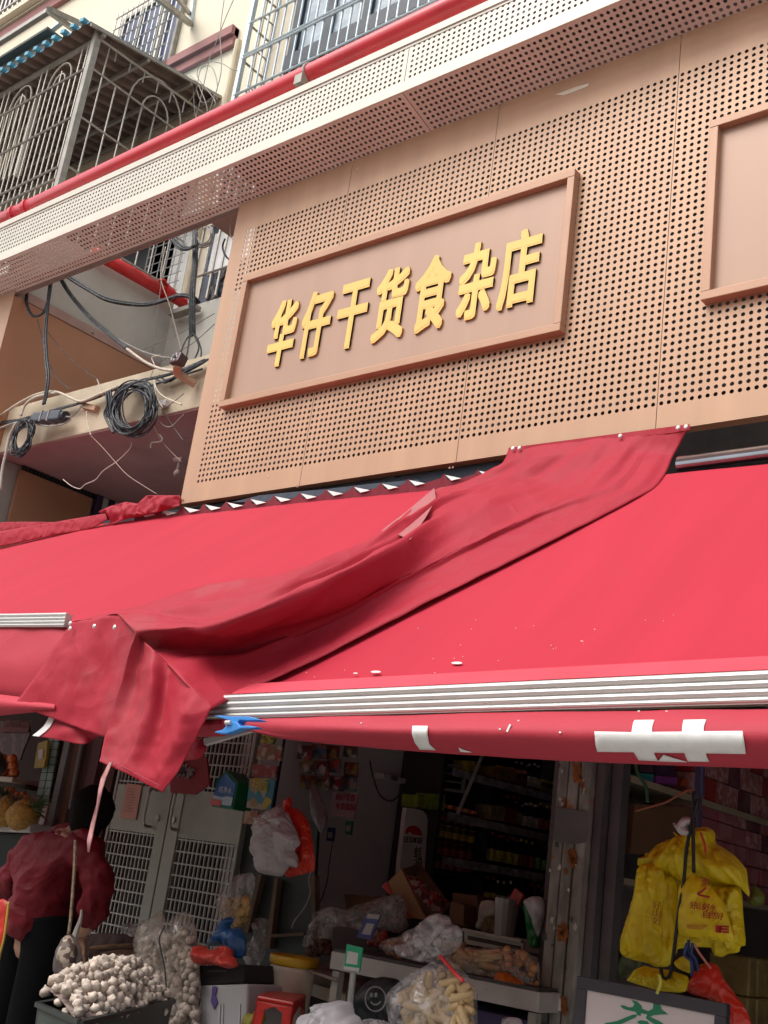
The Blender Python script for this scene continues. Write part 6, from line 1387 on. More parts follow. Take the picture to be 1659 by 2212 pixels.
m = MB(); a, b = cor[0], cor[1]; q = [a.lerp(b, f) + Vector((0, 0, dz)) + Vector((.004, -.009, 0)) for f, dz in ((.25, -.05), (.5, -.05), (.5, -.16), (.25, -.16))]
for p1, p2 in zip(q, q[1:] + q[:1]): m.bar(p1, p2, .008)
m.build('hand_slot', TR_, t)
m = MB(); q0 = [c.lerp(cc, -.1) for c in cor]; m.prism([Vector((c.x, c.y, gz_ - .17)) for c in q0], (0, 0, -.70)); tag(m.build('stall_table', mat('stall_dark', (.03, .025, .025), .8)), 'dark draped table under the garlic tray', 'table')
gp = garlic_proto(); made = 0
GG = 'garlic bulbs heaped in the dark green tray'; GL = 'purple-white garlic bulb heaped loose in the dark green tray'
pts = []
tries = 0
while len(pts) < 276 and tries < 16000:
    tries += 1; u, v = rr.uniform(.03, .97), rr.uniform(.03, .97)
    p = cor[1] + (cor[0] - cor[1]) * u + (cor[2] - cor[1]) * v
    h_ = .10 * (math.sin(PI * min(1, u * .9 + .08)) * math.sin(PI * (v * .9 + .05))) + .09 * u
    for lay in range(2):
        c = Vector((p.x, p.y, gz_ - .015 + h_ - lay * .03 + rr.uniform(-.016, .022)))
        if all((c - q).length > .029 for q in pts): pts.append(c); break
for i, c in enumerate(pts):
    rot = (rr.uniform(-1.6, 1.6), rr.uniform(-1.6, 1.6), rr.uniform(0, 6)); s_ = rr.uniform(.50, .80)
    if i == 0: gp.location = c; gp.rotation_euler = rot; gp.scale = (s_, s_, s_); tag(gp, GL, 'garlic', GG)
    else: copy_tree(gp, c, rot=rot, scale=(s_, s_, s_), label=GL, group=GG)
# filler under the heap so that no gap shows through
m = MB(); vs = []; N = 14
for i in range(N + 1):
    for j in range(N + 1):
        u, v = .03 + .94 * i / N, .03 + .94 * j / N; p = cor[1] + (cor[0] - cor[1]) * u + (cor[2] - cor[1]) * v
        h_ = .10 * (math.sin(PI * min(1, u * .9 + .08)) * math.sin(PI * (v * .9 + .05))) + .09 * u
        vs.append((p.x, p.y, gz_ - .040 + h_))
m.add(vs, [(i * (N + 1) + j, i * (N + 1) + j + 1, (i + 1) * (N + 1) + j + 1, (i + 1) * (N + 1) + j) for i in range(N) for j in range(N)])
tag(m.build('heap_filler', mat('filler_tan', (.30, .22, .20), .8, var=.5, vscale=30)), 'filler sheet under the garlic heap, coloured like loose skins', 'filler', kind='stuff')
sack = M_(eA, [(1095, 760), (1110, 660), (1160, 590), (1230, 570), (1290, 500), (1330, 600), (1400, 570), (1480, 510), (1545, 545), (1560, 640), (1590, 800), (1600, 1000), (1595, 1250), (1585, 1600), (1330, 1600), (1300, 1250), (1180, 1100), (1130, 1000), (1090, 850)])
packed('garlic_sack', sack, -.35, .12, film('sack_film', (.50, .42, .36), .32), 'tall clear sack packed with garlic beside the tray, tied with a dark cord', 'sack', lambda m, c: ballfill(.020, .85)(m, c), 330, fmat=GAR, sub=M_(eA, [(1110, 760), (1300, 680), (1540, 640), (1590, 1000), (1585, 1600), (1330, 1600), (1300, 1250), (1130, 1000)]), inner_scale=.97)
cable([eA(1315, 640), eA(1275, 740), eA(1290, 850), eA(1320, 1000), eA(1330, 1190)], -.48, .004, CABLE, 'dark cord running down the garlic sack', 'cord', 'cord')
puffy('plastic_wrap', M_(eA, [(960, 660), (1010, 610), (1090, 620), (1160, 580), (1110, 690), (1060, 730), (990, 700)]), -.2, .03, film('clear_film3', (.44, .42, .42)), 'twist of clear plastic beside the top of the garlic sack', 'plastic wrap', wrinkle=.02)
puffy('plastic_wrap', M_(eA, [(850, 930), (940, 860), (1060, 870), (1130, 930), (1150, 1050), (1100, 1090), (1040, 1060), (1000, 960), (900, 960)]), -.3, .05, film('clear_film3', (.44, .42, .42)), 'clear plastic bag lying at the back of the garlic heap', 'plastic wrap', wrinkle=.03)
for i, (L_, c_) in enumerate((([(640, 760), (760, 690), (1000, 700), (1100, 740), (1080, 850), (900, 880), (760, 900), (640, 880)], (.05, .02, .015)), ([(720, 800), (900, 780), (1080, 775), (1080, 810), (880, 820), (730, 825)], (.20, .10, .05)), ([(800, 850), (950, 825), (1090, 830), (1090, 865), (900, 870), (810, 875)], (.17, .085, .045)))):
    puffy('root_vegetable', M_(eA, L_), .05 - i * .04, .03, mat('root_%d' % i, c_, .8, var=.3, bump=.4), ('dark pile of produce behind the garlic', 'upper long brown root lying behind the garlic', 'lower long brown root lying behind the garlic')[i], 'vegetable')
# ------------------------------------------------------------------ right-hand shop
XR_ = -2.27
def onR(a, b, dx=0): return X(cD(a, b), XR_ + dx)
def onR2(a, b, dx=0): return X(eD(a, b), XR_ + dx)
t = thing('goods_shelf', 'cream-edged shelves stacked with boxes in the right-hand shop', 'shelf', (XR_, .4, 0))
a, b = onR(560, 715), onR(1659, 925)
d_ = (b - a).normalized(); b = b + d_ * .5
def hbar(f, p, q, dx=0, dz=.0):
    A_, B_ = f(*p, dx), f(*q, dx); z = (A_.z + B_.z) / 2; return Vector((A_.x, A_.y, z)), Vector((B_.x, B_.y + .4, z))
m = MB(); a, b = hbar(onR, (560, 718), (1659, 920)); m.span((a.x - .34, a.y, a.z - .028), (a.x, b.y, a.z)); m.build('shelf_board', mat('shelf_cream', (.30, .25, .17), .6), t)
a2, b2 = hbar(onR2, (510, 255), (640, 275)); m = MB(); m.span((a2.x - .34, a2.y, a2.z - .025), (a2.x, b.y, a2.z)); m.build('shelf_board', mat('shelf_cream', (.3, .25, .17)), t)
m = MB(); m.span((XR_ - .34, a.y, 0.1), (XR_ - .33, b.y, 2.7)); m.build('back_panel', mat('dim_partition', (.12, .10, .10)), t)
zs1 = a.z; zs2 = a2.z
REDB = [patch_mat('gift_a', [(.34, .12, .13), (.42, .26, .26), (.30, .08, .09), (.38, .17, .17)], 40, .4), patch_mat('gift_b', [(.30, .07, .09), (.27, .08, .11), (.34, .13, .14)], 12, .4), mat('gift_c', (.28, .02, .02), .4, var=.2), patch_mat('gift_d', [(.10, .02, .04), (.14, .05, .06)], 14, .4)]
cn = ['pink patterned', 'dusty red', 'plain red', 'dark maroon']
def stack(y0, y1, z0, nz, h, seqs, w=.13, place='', xoff=0):
    y_ = y0; i = 0; first = {}
    while y_ < y1:
        for k in range(nz):
            kk = seqs[(i + k) % len(seqs)]
            m = MB(); m.span((XR_ - .26 + xoff, y_ + .004, z0 + k * h + .001), (XR_ - .012 + xoff + rr.uniform(-.008, .008), y_ + w - .004, z0 + (k + 1) * h - .003))
            tag(m.build('gift_box', REDB[kk], bevel=.003), f'{cn[kk]} gift box, {ORD[i]} stack from the street, {ORD[k]} layer up, {place[:22].strip()}', 'box', f'gift boxes stacked {place}')
        y_ += w; i += 1
yy0 = onR(1060, 600).y
stack(yy0, yy0 + 1.0, zs1 + .001, 3, .105, [0, 2, 0, 0, 3, 0], .14, 'on the upper shelf')
ym = onR(1160, 930).y
stack(ym, ym + 1.0, zs2 + .001 if zs2 < zs1 - .3 else 1.2, 5, .082, [1, 0, 3, 1, 1], .17, 'on the lower shelf')
for (L_, c_, lb) in (([(635, 615), (750, 622), (742, 688), (628, 678)], (.02, .20, .22), 'teal gift box low on the upper shelf'), ([(770, 636), (940, 650), (935, 712), (765, 700)], (.20, .03, .22), 'purple gift box beside the teal one'),
                     ([(640, 520), (740, 525), (745, 612), (640, 606)], (.06, .02, .035), 'dark maroon box above the teal gift box'), ([(755, 525), (915, 535), (910, 640), (770, 630)], (.035, .015, .045), 'dark violet box above the purple gift box'), ([(985, 655), (1080, 668), (1075, 728), (960, 715)], (.30, .05, .015), 'orange-red box right of the purple gift box')):
    q = [X(cD(*p), XR_ - .02) for p in L_]; m = MB(); m.prism(q, (-.15, 0, 0)); tag(m.build('gift_box', mat('giftc_%d_%d' % (c_[0] * 100, c_[2] * 100), c_, .35, var=.2), bevel=.003), lb, 'box')
q = [X(cD(*p), XR_ + .02) for p in ((595, 860), (1045, 890), (1040, 1300), (560, 1260))]
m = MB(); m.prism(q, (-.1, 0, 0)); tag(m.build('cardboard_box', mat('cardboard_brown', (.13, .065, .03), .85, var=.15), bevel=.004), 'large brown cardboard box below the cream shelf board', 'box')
# wrapped packs lower right
zc_ = onR2(1400, 870).z
PK = mat('wrapped_pack', (.30, .22, .08), .35, var=.35, vscale=12, bump=.3)
y_ = onR2(1350, 900).y
for i in range(7):
    for k in range(4):
        m = MB(); m.span((XR_ - .1, y_ + i * .095 + .003, zc_ - (k + 1) * .17 + .003), (XR_ + .10 + rr.uniform(-.006, .006), y_ + (i + 1) * .095 - .003, zc_ - k * .17))
        tag(m.build('wrapped_pack', PK, bevel=.01), f'yellowish wrapped pack, {ORD[i]} from the street, {ORD[k]} layer down, by the red bag', 'pack', 'yellowish wrapped packs in the right-hand shop')
puffy('green_packet', M_(eD, [(1505, 420), (1550, 310), (1590, 330), (1640, 400), (1620, 470), (1520, 480)]), .5, .04, mat('olive_packet', (.16, .20, .03), .4, var=.3), 'olive green packet above the wrapped packs', 'packet')
puffy('leafy_bag', M_(eD, [(440, 680), (520, 690), (640, 860), (660, 940), (540, 1050), (440, 1060), (410, 900)]), .3, .06, mat('mesh_green', (.10, .11, .04), .5, var=.6, vscale=20, bump=.8), 'clear bag of greenish produce behind the yellow carrier bags', 'bag', wrinkle=.03)
# hanging post with hooks
m = MB(); m.bar(Y(cD(1118, 470), -.2), Y(cD(1112, 790), -.2), .017, n=12); m.bar(Y(cD(1112, 785), -.2), Y(cD(1105, 1080), -.2), .009, n=8)
tag(m.build('hanging_post', mat('navy_post', (.025, .025, .07), .4)), 'dark blue post hanging from the awning above the yellow bags', 'post')
for L_, lb in (([cD(1100, 820), cD(1040, 1050), cD(1005, 1250), eD(985, 280), eD(940, 560), eD(900, 900), eD(870, 1040), eD(820, 1050), eD(800, 970)], 'long black hook wire on the left of the yellow bags'), ([cD(1065, 760), cD(1060, 1050), cD(1065, 1380), eD(1068, 200)], 'short black hook wire in front of the yellow bags')):
    cable(L_, -.34, .006, mat('hook_black', (.012, .01, .012), .4), lb, 'hook', 'hook')
cable([cD(600, 920), cD(700, 890), cD(840, 850), cD(930, 800), cD(1040, 750), cD(1110, 800)], -.15, .004, mat('string_orange', (.30, .10, .06), .7), 'orange string tied from the shop frame to the post', 'string', 'string')
cable([cD(595, 530), cD(620, 620), cD(680, 720), cD(695, 850)], .1, .007, mat('green_cord', (.03, .10, .05), .6), 'green cord hanging in front of the cream shelf board', 'cord', 'cord')
cable([cD(1120, 1090), cD(1150, 1180), cD(1160, 1260)], -.36, .004, mat('string_red', (.5, .05, .02), .6), 'red string knotted at the top of the yellow bags', 'string', 'string')
# yellow carrier bags
def ybag(L_, y, th, label, **k):
    kw = dict(wrinkle=.012, wscale=13, fan=.022); kw.update(k)
    return puffy('carrier_bag', L_, y, th, YELBAG, label, 'carrier bag', group='carrier bags hung from the hook wires', **kw)
D1 = lambda L_: M_(cD, L_)
ybag(D1([(895, 1080), (940, 1110), (1010, 1110), (1080, 1050), (1160, 1040), (1235, 1080), (1240, 1180), (1300, 1210), (1400, 1280), (1485, 1380)]) + M_(eD, [(1485, 180), (1520, 420), (1440, 330), (1300, 320), (1150, 260), (1000, 300), (900, 250), (800, 240), (700, 110), (620, 300), (650, 120), (690, 40)]) + D1([(700, 1300), (830, 1230), (900, 1180), (930, 1130)]), -.16, .10, 'spread yellow bags bunched at the top around the hooks', fan=.035)
ybag(M_(eD, [(660, 100), (800, -40), (1100, -100), (1350, 40), (1440, 200), (1440, 700), (1380, 820), (1000, 800), (760, 900), (600, 800), (640, 400)]), -.08, .04, 'broad yellow bag hanging behind all the other yellow bags')
ybag(M_(eD, [(700, 130), (770, 150), (830, 200), (860, 400), (810, 450), (815, 700), (805, 960), (760, 970), (700, 935), (600, 915), (505, 885), (500, 800), (545, 600), (600, 400), (620, 290), (650, 150)]), -.24, .07, 'left yellow carrier bag printed with faded red characters')
ybag(M_(eD, [(830, 200), (930, 260), (935, 480), (930, 760), (940, 830), (870, 960), (790, 970), (760, 820), (810, 600)]), -.18, .05, 'narrow yellow carrier bag between the two printed ones')
ybag(M_(eD, [(1180, 290), (1300, 320), (1420, 320), (1450, 360), (1460, 560), (1485, 795), (1440, 800), (1430, 850), (1340, 860), (1290, 890), (1220, 870), (1180, 700)]), -.17, .06, 'right-hand yellow carrier bag behind the printed centre one')
ctr = ybag(M_(eD, [(1070, 205), (1110, 250), (1165, 290), (1210, 330), (1300, 450), (1350, 600), (1395, 770), (1380, 775), (1240, 760), (1100, 745), (960, 725), (940, 700), (935, 500), (945, 330), (1000, 270)]), -.33, .035, 'centre yellow carrier bag printed with red brush characters and small print', fan=.004, wrinkle=.006, smooth_outline=False)
ybag(M_(eD, [(540, 1080), (600, 1010), (660, 950), (740, 975), (860, 990), (930, 1010), (1020, 1040), (1030, 1110), (990, 1175), (800, 1160), (660, 1120)]), -.28, .05, 'low yellow carrier bag just above the board')
ybag(M_(eD, [(920, 930), (975, 875), (1030, 890), (1060, 960), (1040, 1020), (960, 990)]), -.34, .03, 'small yellow bag bundle hooked below the centre bag')
puffy('carrier_bag', M_(eD, [(1000, 1170), (1030, 1080), (1100, 950), (1180, 930), (1260, 950), (1300, 1060), (1400, 1190), (1480, 1300), (1530, 1420), (1560, 1600), (1300, 1600), (1290, 1250)]), -.38, .06, REDBAG, 'red carrier bag hanging at the right of the green-lettered board', 'carrier bag', wrinkle=.015, fold=.006, group='carrier bags hung from the hook wires')
puffy('white_bag', M_(cD, [(890, 1010), (940, 1020), (980, 960), (1030, 965), (1085, 1000), (1000, 1040), (1060, 1090), (1040, 1120), (950, 1110)]), -.33, .03, MILKY, 'small white bag knotted at the top of the yellow bags', 'bag', wrinkle=.02)
cable([eD(1070, 780), eD(1100, 840), eD(1150, 910), eD(1200, 980)], -.40, .004, mat('string_pink', (.6, .25, .2), .6), 'pink string holding up the red carrier bag', 'string', 'string')
cable([eD(1035, 760), eD(1020, 850), eD(1060, 900), eD(1075, 1020)], -.40, .005, mat('blue_cord', (.03, .06, .22), .5), 'blue cord loop under the centre bag', 'cord', 'cord', strands=3, spread=.012)
REDINK = mat('red_ink', (.42, .015, .02), .6)
m = MB(); ux = Y(eD(1235, 520), -.38) - Y(eD(1035, 490), -.38)
yb_ = -.372
def put(s_, a, b, w_, h_): text_on(m, s_, Y(eD(a, b), yb_), (1, 0, -.02), (0, 0, 1), w_, h_, (0, -1, 0), .002)
for i, c in enumerate('好山好水'): put(c, 1036 + i * 52, 498 + i * 7, .022, .023)
for i, c in enumerate('自然好'): put(c, 1140 + i * 54, 572 + i * 6, .022, .023)
put('京', 1125, 318, .026, .028)
m.tube(spline([Y(eD(1165, 330), yb_), Y(eD(1130, 360), yb_), Y(eD(1098, 382), yb_), Y(eD(1150, 400), yb_), Y(eD(1190, 408), yb_)], 4), .0035, 5)
for k in range(5):
    a, b = Y(eD(1010, 628 + k * 7), yb_), Y(eD(1180 - k * 12, 634 + k * 8), yb_); m.bar(a, b, .0012)
for k in range(3): m.bar(Y(eD(1290, 640 + k * 22), yb_), Y(eD(1345, 644 + k * 22), yb_), .006)
m.bar(Y(eD(1250, 660), yb_), Y(eD(1275, 664), yb_), .022)
m.build('print', REDINK, ctr)
lb_ = [o for o in bpy.data.objects if o.get('label', '').startswith('left yellow carrier')][0]
m = MB()
for s_, a, b in (('好', 735, 500), ('山', 735, 560), ('好', 740, 625)): text_on(m, s_, Y(eD(a, b), -.318), (1, 0, 0), (0, 0, 1), .030, .026, (0, -1, 0), .002)
m.build('print', mat('faded_ink', (.50, .12, .02), .6), lb_)

# board with green brush character
yq = -.6
t = thing('lettered_board', 'white board in a dark frame with a green brush character, bottom right', 'sign', tuple(Y(eD(150, 1050), yq)))
A_, B_ = Y(eD(130, 1035), yq), Y(eD(1328, 1262), yq); zA = (A_.z + B_.z) / 2
dz = (B_.z - A_.z)
H = .9
def bp(u, v, y=yq): return Vector((lerp(A_.x, B_.x, u), y, A_.z + dz * u - v))
m = MB(); W_ = B_.x - A_.x; fw = .036
for (u0, v0, u1, v1) in ((0, 0, 1, fw), (0, H - fw, 1, H), (0, fw, fw / W_, H - fw), (1 - fw / W_, fw, 1, H - fw)):
    m.prism([bp(u0, v0), bp(u1, v0), bp(u1, v1), bp(u0, v1)], (0, .03, 0))
m.build('frame', mat('board_frame', (.035, .03, .04), .5), t, bevel=.003)
m = MB(); m.prism([bp(.01, .02, yq + .008), bp(.99, .02, yq + .008), bp(.99, H - .02, yq + .008), bp(.01, H - .02, yq + .008)], (0, .01, 0)); m.build('panel', mat('board_face', (.55, .47, .47), .5, var=.05, vscale=4), t)
m = MB()
for L_ in ([(478, 1275), (500, 1272), (545, 1290), (575, 1288), (590, 1262), (566, 1232), (610, 1242), (645, 1275), (650, 1300), (700, 1320), (738, 1300), (742, 1262), (722, 1238), (765, 1245), (800, 1275), (805, 1305), (860, 1345), (800, 1345), (740, 1352), (700, 1368), (690, 1345), (640, 1335), (640, 1358), (615, 1352), (600, 1325), (540, 1312), (500, 1300)],
           [(350, 1415), (400, 1408), (450, 1398), (520, 1370), (575, 1348), (610, 1346), (600, 1368), (550, 1392), (490, 1420), (420, 1440), (370, 1440)],
           [(690, 1352), (730, 1372), (790, 1400), (850, 1440), (780, 1440), (720, 1405), (680, 1375)],
           [(610, 1405), (640, 1392), (690, 1400), (725, 1440), (700, 1520), (640, 1560), (650, 1440)],
           [(420, 1500), (560, 1480), (900, 1500), (900, 1530), (560, 1515), (420, 1530)], [(560, 1600), (620, 1540), (660, 1560), (600, 1680)], [(700, 1540), (740, 1540), (860, 1660), (820, 1680)]):
    m.prism([Y(eD(*p), yq + .006) for p in L_], (0, .0015, 0))
m.build('lettering', mat('brush_green', (.01, .17, .085), .5), t)
m = MB(); m.prism([bp(.1, H), bp(.13, H), bp(.13, H + 1.2), bp(.1, H + 1.2)], (0, .03, 0)); m.prism([bp(.87, H), bp(.9, H), bp(.9, H + 1.2), bp(.87, H + 1.2)], (0, .03, 0)); m.build('stand', mat('board_frame', (.035, .03, .04)), t)
cable([eD(770, 1180), eD(800, 1100), eD(790, 1030)], -.62, .005, mat('tie_yellow', (.45, .42, .05), .5), 'yellow-green tie looped over the top of the board', 'tie', 'tie')

# ------------------------------------------------------------------ fruit shop at the left edge
card('wall_poster', [(0, 200), (230, 210), (240, 300), (190, 420), (160, 510), (0, 500)], .55, patch_mat('festive_poster', [(.07, .015, .018), (.05, .012, .012), (.12, .05, .045)], 22), 'dim red festive poster at the left edge', 'poster')
m = MB()
for j, yy in enumerate((230, 262)):
    for i in range(9): text_on(m, '水果鲜甜平价批发好'[i], Y(cA(10 + i * 25, yy + i * 1 + 14), .54), (1, 0, 0), (0, 0, 1), .05, .05, (0, -1, 0), .002) if j == 0 else m.box(Y(cA(15 + i * 25, yy + 5), .54), (.045, .004, .035))
tag(m.build('poster_lettering', mat('dim_red_letter', (.16, .03, .03))), 'dim red characters over the festive poster at the left edge', 'lettering')
m = MB(); slab(m, M_(cA, [(305, 375), (380, 350), (368, 480), (350, 570), (272, 575), (285, 485)]), .30, .02); o = tag(m.build('price_card', mat('card_yellow', (.36, .27, .02), .5, var=.15)), 'yellow price card hanging by the pale green tiled strip', 'card')
m = MB(); slab(m, M_(cA, [(308, 430), (345, 425), (338, 498), (305, 505)]), .295, .004); m.build('white_label', mat('card_pale', (.5, .5, .5)), o)
t = thing('tiled_jamb', 'narrow strip of pale green tiles beside the fruit shop opening', 'door jamb', tuple(Y(cA(380, 600), .33)))
TG = mat('jamb_tile', (.19, .29, .25), .35, var=.2, vscale=8)
m = MB(); slab(m, M_(cA, [(395, 300), (480, 300), (385, 860), (275, 860)]), .345, .05); m.build('backing', mat('grout', (.03, .03, .03)), t)
m = MB()
for j in range(9):
    for i in range(2):
        def pt(u, v): yy = 300 + v * 62; f = (yy - 300) / 560; xl = lerp(395, 275, f); xr2 = lerp(480, 385, f); return cA(lerp(xl, xr2, u), yy)
        u0, u1 = (.03, .46) if i == 0 else (.54, .97); slab(m, [pt(u0, j + .06), pt(u1, j + .06), pt(u1, j + .94), pt(u0, j + .94)], .335, .012)
m.build('tiles', TG, t)
m = MB(); slab(m, M_(cA, [(355, 860), (388, 850), (345, 1030), (302, 1030)]), .32, .03); tag(m.build('foam_strip', WHITE), 'pale upright strip under the green tiles', 'strip')
# upper tray of oranges
t = thing('fruit_tray', 'white tray holding a pile of oranges, upper of the two', 'tray', tuple(Y(cA(90, 650), .3)))
a, b = Y(cA(20, 645), .3), Y(cA(155, 660), .3); m = MB(); m.span((a.x - .3, .25, a.z - .03), (b.x, .60, a.z)); m.build('base', mat('tray_white', (.5, .42, .34), .5), t, bevel=.004)
ORA = mat('orange_skin', (.52, .13, .012), .5, var=.25, vscale=30, bump=.2)
m = MB(); m.lathe([(.002, -.030), (.022, -.022), (.031, 0), (.022, .022), (.002, .030)], (0, 0, 0), 14); op = m.build('orange', ORA, smooth=True); solid
ol = 'orange piled in the upper white tray of the fruit shop'; k = 0
for row, cnt in ((0, 6), (1, 5), (2, 3)):
    for i in range(cnt):
        L_ = Vector((b.x - .05 - i * .062 - row * .03, .29 + (i % 2) * .03, a.z + .03 + row * .045))
        if k == 0: op.location = L_; tag(op, ol, 'orange', 'oranges piled in the upper white tray')
        else: copy_tree(op, L_, label=ol, group='oranges piled in the upper white tray')
        k += 1
m = MB(); m.span((a.x - .4, .34, a.z - .06), (b.x + .02, .9, a.z - .032)); m.span((a.x - .4, .5, 0), (a.x - .36, .54, a.z - .06)); tag(m.build('fruit_rack', mat('rack_dark', (.06, .04, .03), .8)), 'dark shelf carrying the upper orange tray', 'rack')
# pineapples in foam box
t = thing('foam_tray', 'white foam tray with notched rim under the pineapples', 'tray', tuple(Y(cA(100, 1050), .1)))
m = MB(); slab(m, M_(cA, [(-150, 1000), (245, 1015), (235, 1090), (-150, 1075)]), .1, .35); m.build('body', mat('foam_dim', (.42, .40, .38), .8), t, bevel=.006)
m = MB()
for a in (35, 165): slab(m, M_(cA, [(a, 1030), (a + 25, 1032), (a + 23, 1046), (a - 2, 1045)]), .095, .006)
m.build('notch', mat('slot_dark', (.06, .05, .05)), t)
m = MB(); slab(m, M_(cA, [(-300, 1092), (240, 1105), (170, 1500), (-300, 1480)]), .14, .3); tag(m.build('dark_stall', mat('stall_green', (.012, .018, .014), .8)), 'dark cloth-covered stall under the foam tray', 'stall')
def pineapple(cx, cy, w_, h_, rot, label, y=.08):
    c = Y(cA(cx, cy), y); s_ = (Y(cA(cx + w_ / 2, cy), y) - c).length; R_ = Matrix.Rotation(rot, 3, 'Y')
    t = thing('pineapple', label, 'pineapple', tuple(c), 'pineapples in the foam tray')
    m = MB(); m.lathe([(s_ * .3, -s_ * 1.2), (s_ * .85, -s_ * .8), (s_, 0), (s_ * .85, s_ * .8), (s_ * .3, s_ * 1.2)], c, 18, rot=R_); m.build('fruit', mat('pineapple_skin', (.33, .17, .025), .7, var=.4, vscale=40, bump=1.0, bscale=70), t, smooth=True)
    m = MB()
    for k in range(26):
        a = rr.uniform(0, 2 * PI); up = rr.uniform(.3, 1.0); d = R_ @ Vector((math.cos(a) * (1.1 - up), math.sin(a) * (1.1 - up), up)).normalized(); p0 = c + R_ @ Vector((0, 0, s_ * 1.1)); e = p0 + d * s_ * rr.uniform(1.1, 1.9); wv = d.cross(Vector((0, 1, 0))).normalized() * s_ * .09
        m.add([p0 - wv, p0 + wv, e, p0 + d * s_ * .5 + Vector((0, -.01, 0))], [(0, 1, 3), (1, 2, 3), (2, 0, 3)])
    m.build('leaf_crown', mat('pineapple_leaf', (.05, .08, .025), .6, var=.3), t)
pineapple(185, 945, 140, 90, 1.15, 'pineapple on its side at the right of the foam tray')
pineapple(35, 935, 130, 90, 1.25, 'pineapple at the left end of the foam tray')
pineapple(70, 870, 80, 60, -.9, 'smaller pineapple lying behind the two others', .2)
packed('fruit_bag', M_(cA, [(40, 740), (90, 735), (140, 770), (200, 780), (265, 800), (270, 850), (200, 860), (100, 850), (60, 800)]), .28, .06, film('clear_film3', (.44, .42, .42)), 'clear packs of orange fruit behind the pineapples', 'fruit pack', ballfill(.024), 24, fmat=ORA)
# lower left crate
t = thing('green_crate', 'green and grey plastic crate with garlic at the bottom left', 'crate', tuple(Y(eA(40, 1180), -.2)))
m = MB(); slab(m, M_(eA, [(-150, 1110), (120, 1150), (100, 1600), (-150, 1600)]), -.15, .3); m.build('body', mat('crate_dark', (.03, .045, .05), .6, var=.4, vscale=30), t)
m = MB(); slab(m, M_(eA, [(-150, 1112), (120, 1150), (118, 1172), (-150, 1135)]), -.16, .01); m.build('rim', mat('crate_green', (.03, .20, .11), .5), t)
ci = 0
for i in range(7):
    for j in range(3):
        copy_tree(gp, Y(eA(128 - i * 24 - j * 8, 1115 - j * 30 - i * 2), -.10 + .02 * j), rot=(rr.uniform(-1, 1), rr.uniform(-1, 1), 0), label='whiter garlic bulb in the crate at the bottom left', group='garlic bulbs in the crate at the bottom left')
puffy('pennant', [(-40, 1960), (5, 1940), (18, 1948), (12, 2000), (0, 2058), (-40, 2090)], -1.0, .012, mat('pennant_red', (.45, .02, .012), .45, var=.2), 'red bag edge with gold trim poking in at the left border', 'bag')
cable([(19, 1948), (14, 1990), (8, 2030), (0, 2060), (-6, 2090)], -1.03, .006, mat('gold_trim', (.45, .30, .04), .5), 'gold trim on the red bag at the left border', 'trim', 'trim')
# dark person edge seen at far left above
puffy('dark_jacket', [(-60, 1600), (-5, 1612), (10, 1640), (12, 1665), (-4, 1682), (-60, 1690)], .0, .08, mat('dark_cloth', (.015, .013, .015), .8), 'black coat hanging at the left border beside the poster', 'coat')

# ------------------------------------------------------------------ the shopper
def skinned(name, nodes, edges, m_, parent=None, root=0, sub=2, label=None):
    me = bpy.data.meshes.new(name); me.from_pydata([n[0] for n in nodes], edges, []); me.materials.append(m_)
    o = bpy.data.objects.new(name, me); COL.objects.link(o)
    sk = o.modifiers.new('skin', 'SKIN'); sk.use_smooth_shade = True
    for v, n in zip(me.skin_vertices[0].data, nodes): v.radius = n[1] if isinstance(n[1], tuple) else (n[1], n[1])
    me.skin_vertices[0].data[root].use_root = True
    sb = o.modifiers.new('sub', 'SUBSURF'); sb.levels = sub; sb.render_levels = sub
    if parent is not None: o.parent = parent; o.matrix_parent_inverse = Matrix.Translation(parent.location).inverted()
    return o
YP = -.50
def J(a, b, dy=0): return tuple(Y((a, b), YP + dy))
SKIN = mat('skin_tone', (.40, .22, .15), .5, sss=.05); JACK = mat('jacket_maroon', (.145, .005, .012), .6, var=.15, vscale=4, bump=.3, bscale=30, spec=.25, crumple=.40, cscale=7); TROU = mat('trousers_black', (.006, .006, .007), .95, spec=.05); HAIR = mat('hair_black', (.008, .006, .006), .85, bump=1.0, bscale=60, spec=.1)
pel = Vector(J(80, 2035))
t = thing('person', 'person in a maroon padded jacket and black trousers, back turned, at the garlic tray', 'person', (pel.x, pel.y, 0))
def leg(hx, kx, fx, dy):
    h = Vector(J(hx, 2060, dy)); return h, Vector((h.x - .02, h.y - .01, .50)), Vector((h.x - .03, h.y + .02, .09)), Vector((h.x - .02, h.y + .16, .04))
lh, lk, lf, lt = leg(45, 0, 0, .02); rh, rk, rf, rt = leg(100, 0, 0, 0)
nodes = [(tuple(pel), (.13, .11)), (J(90, 1975), (.13, .10)), (J(110, 1890), (.145, .11)), (J(138, 1835), (.13, .10)), (J(162, 1806, .01), (.065, .065)), (J(184, 1782, .02), (.050, .052)), (J(194, 1765, .04), (.068, .075)), (J(200, 1748, .05), (.080, .085)), (J(202, 1735, .05), (.055, .06)),
         (J(62, 1852), .065), (J(18, 1905, -.04), .05), (J(-22, 1965, .04), .038), (J(-28, 1990, .1), .035),
         (J(195, 1832), .065), (J(218, 1910, .0), .05), (J(200, 1985, .05), .038), (J(172, 2020, .08), .032),
         (tuple(lh), .085), (tuple(lk), .058), (tuple(lf), .042), (tuple(lt), .035), (tuple(rh), .085), (tuple(rk), .058), (tuple(rf), .042), (tuple(rt), .035)]
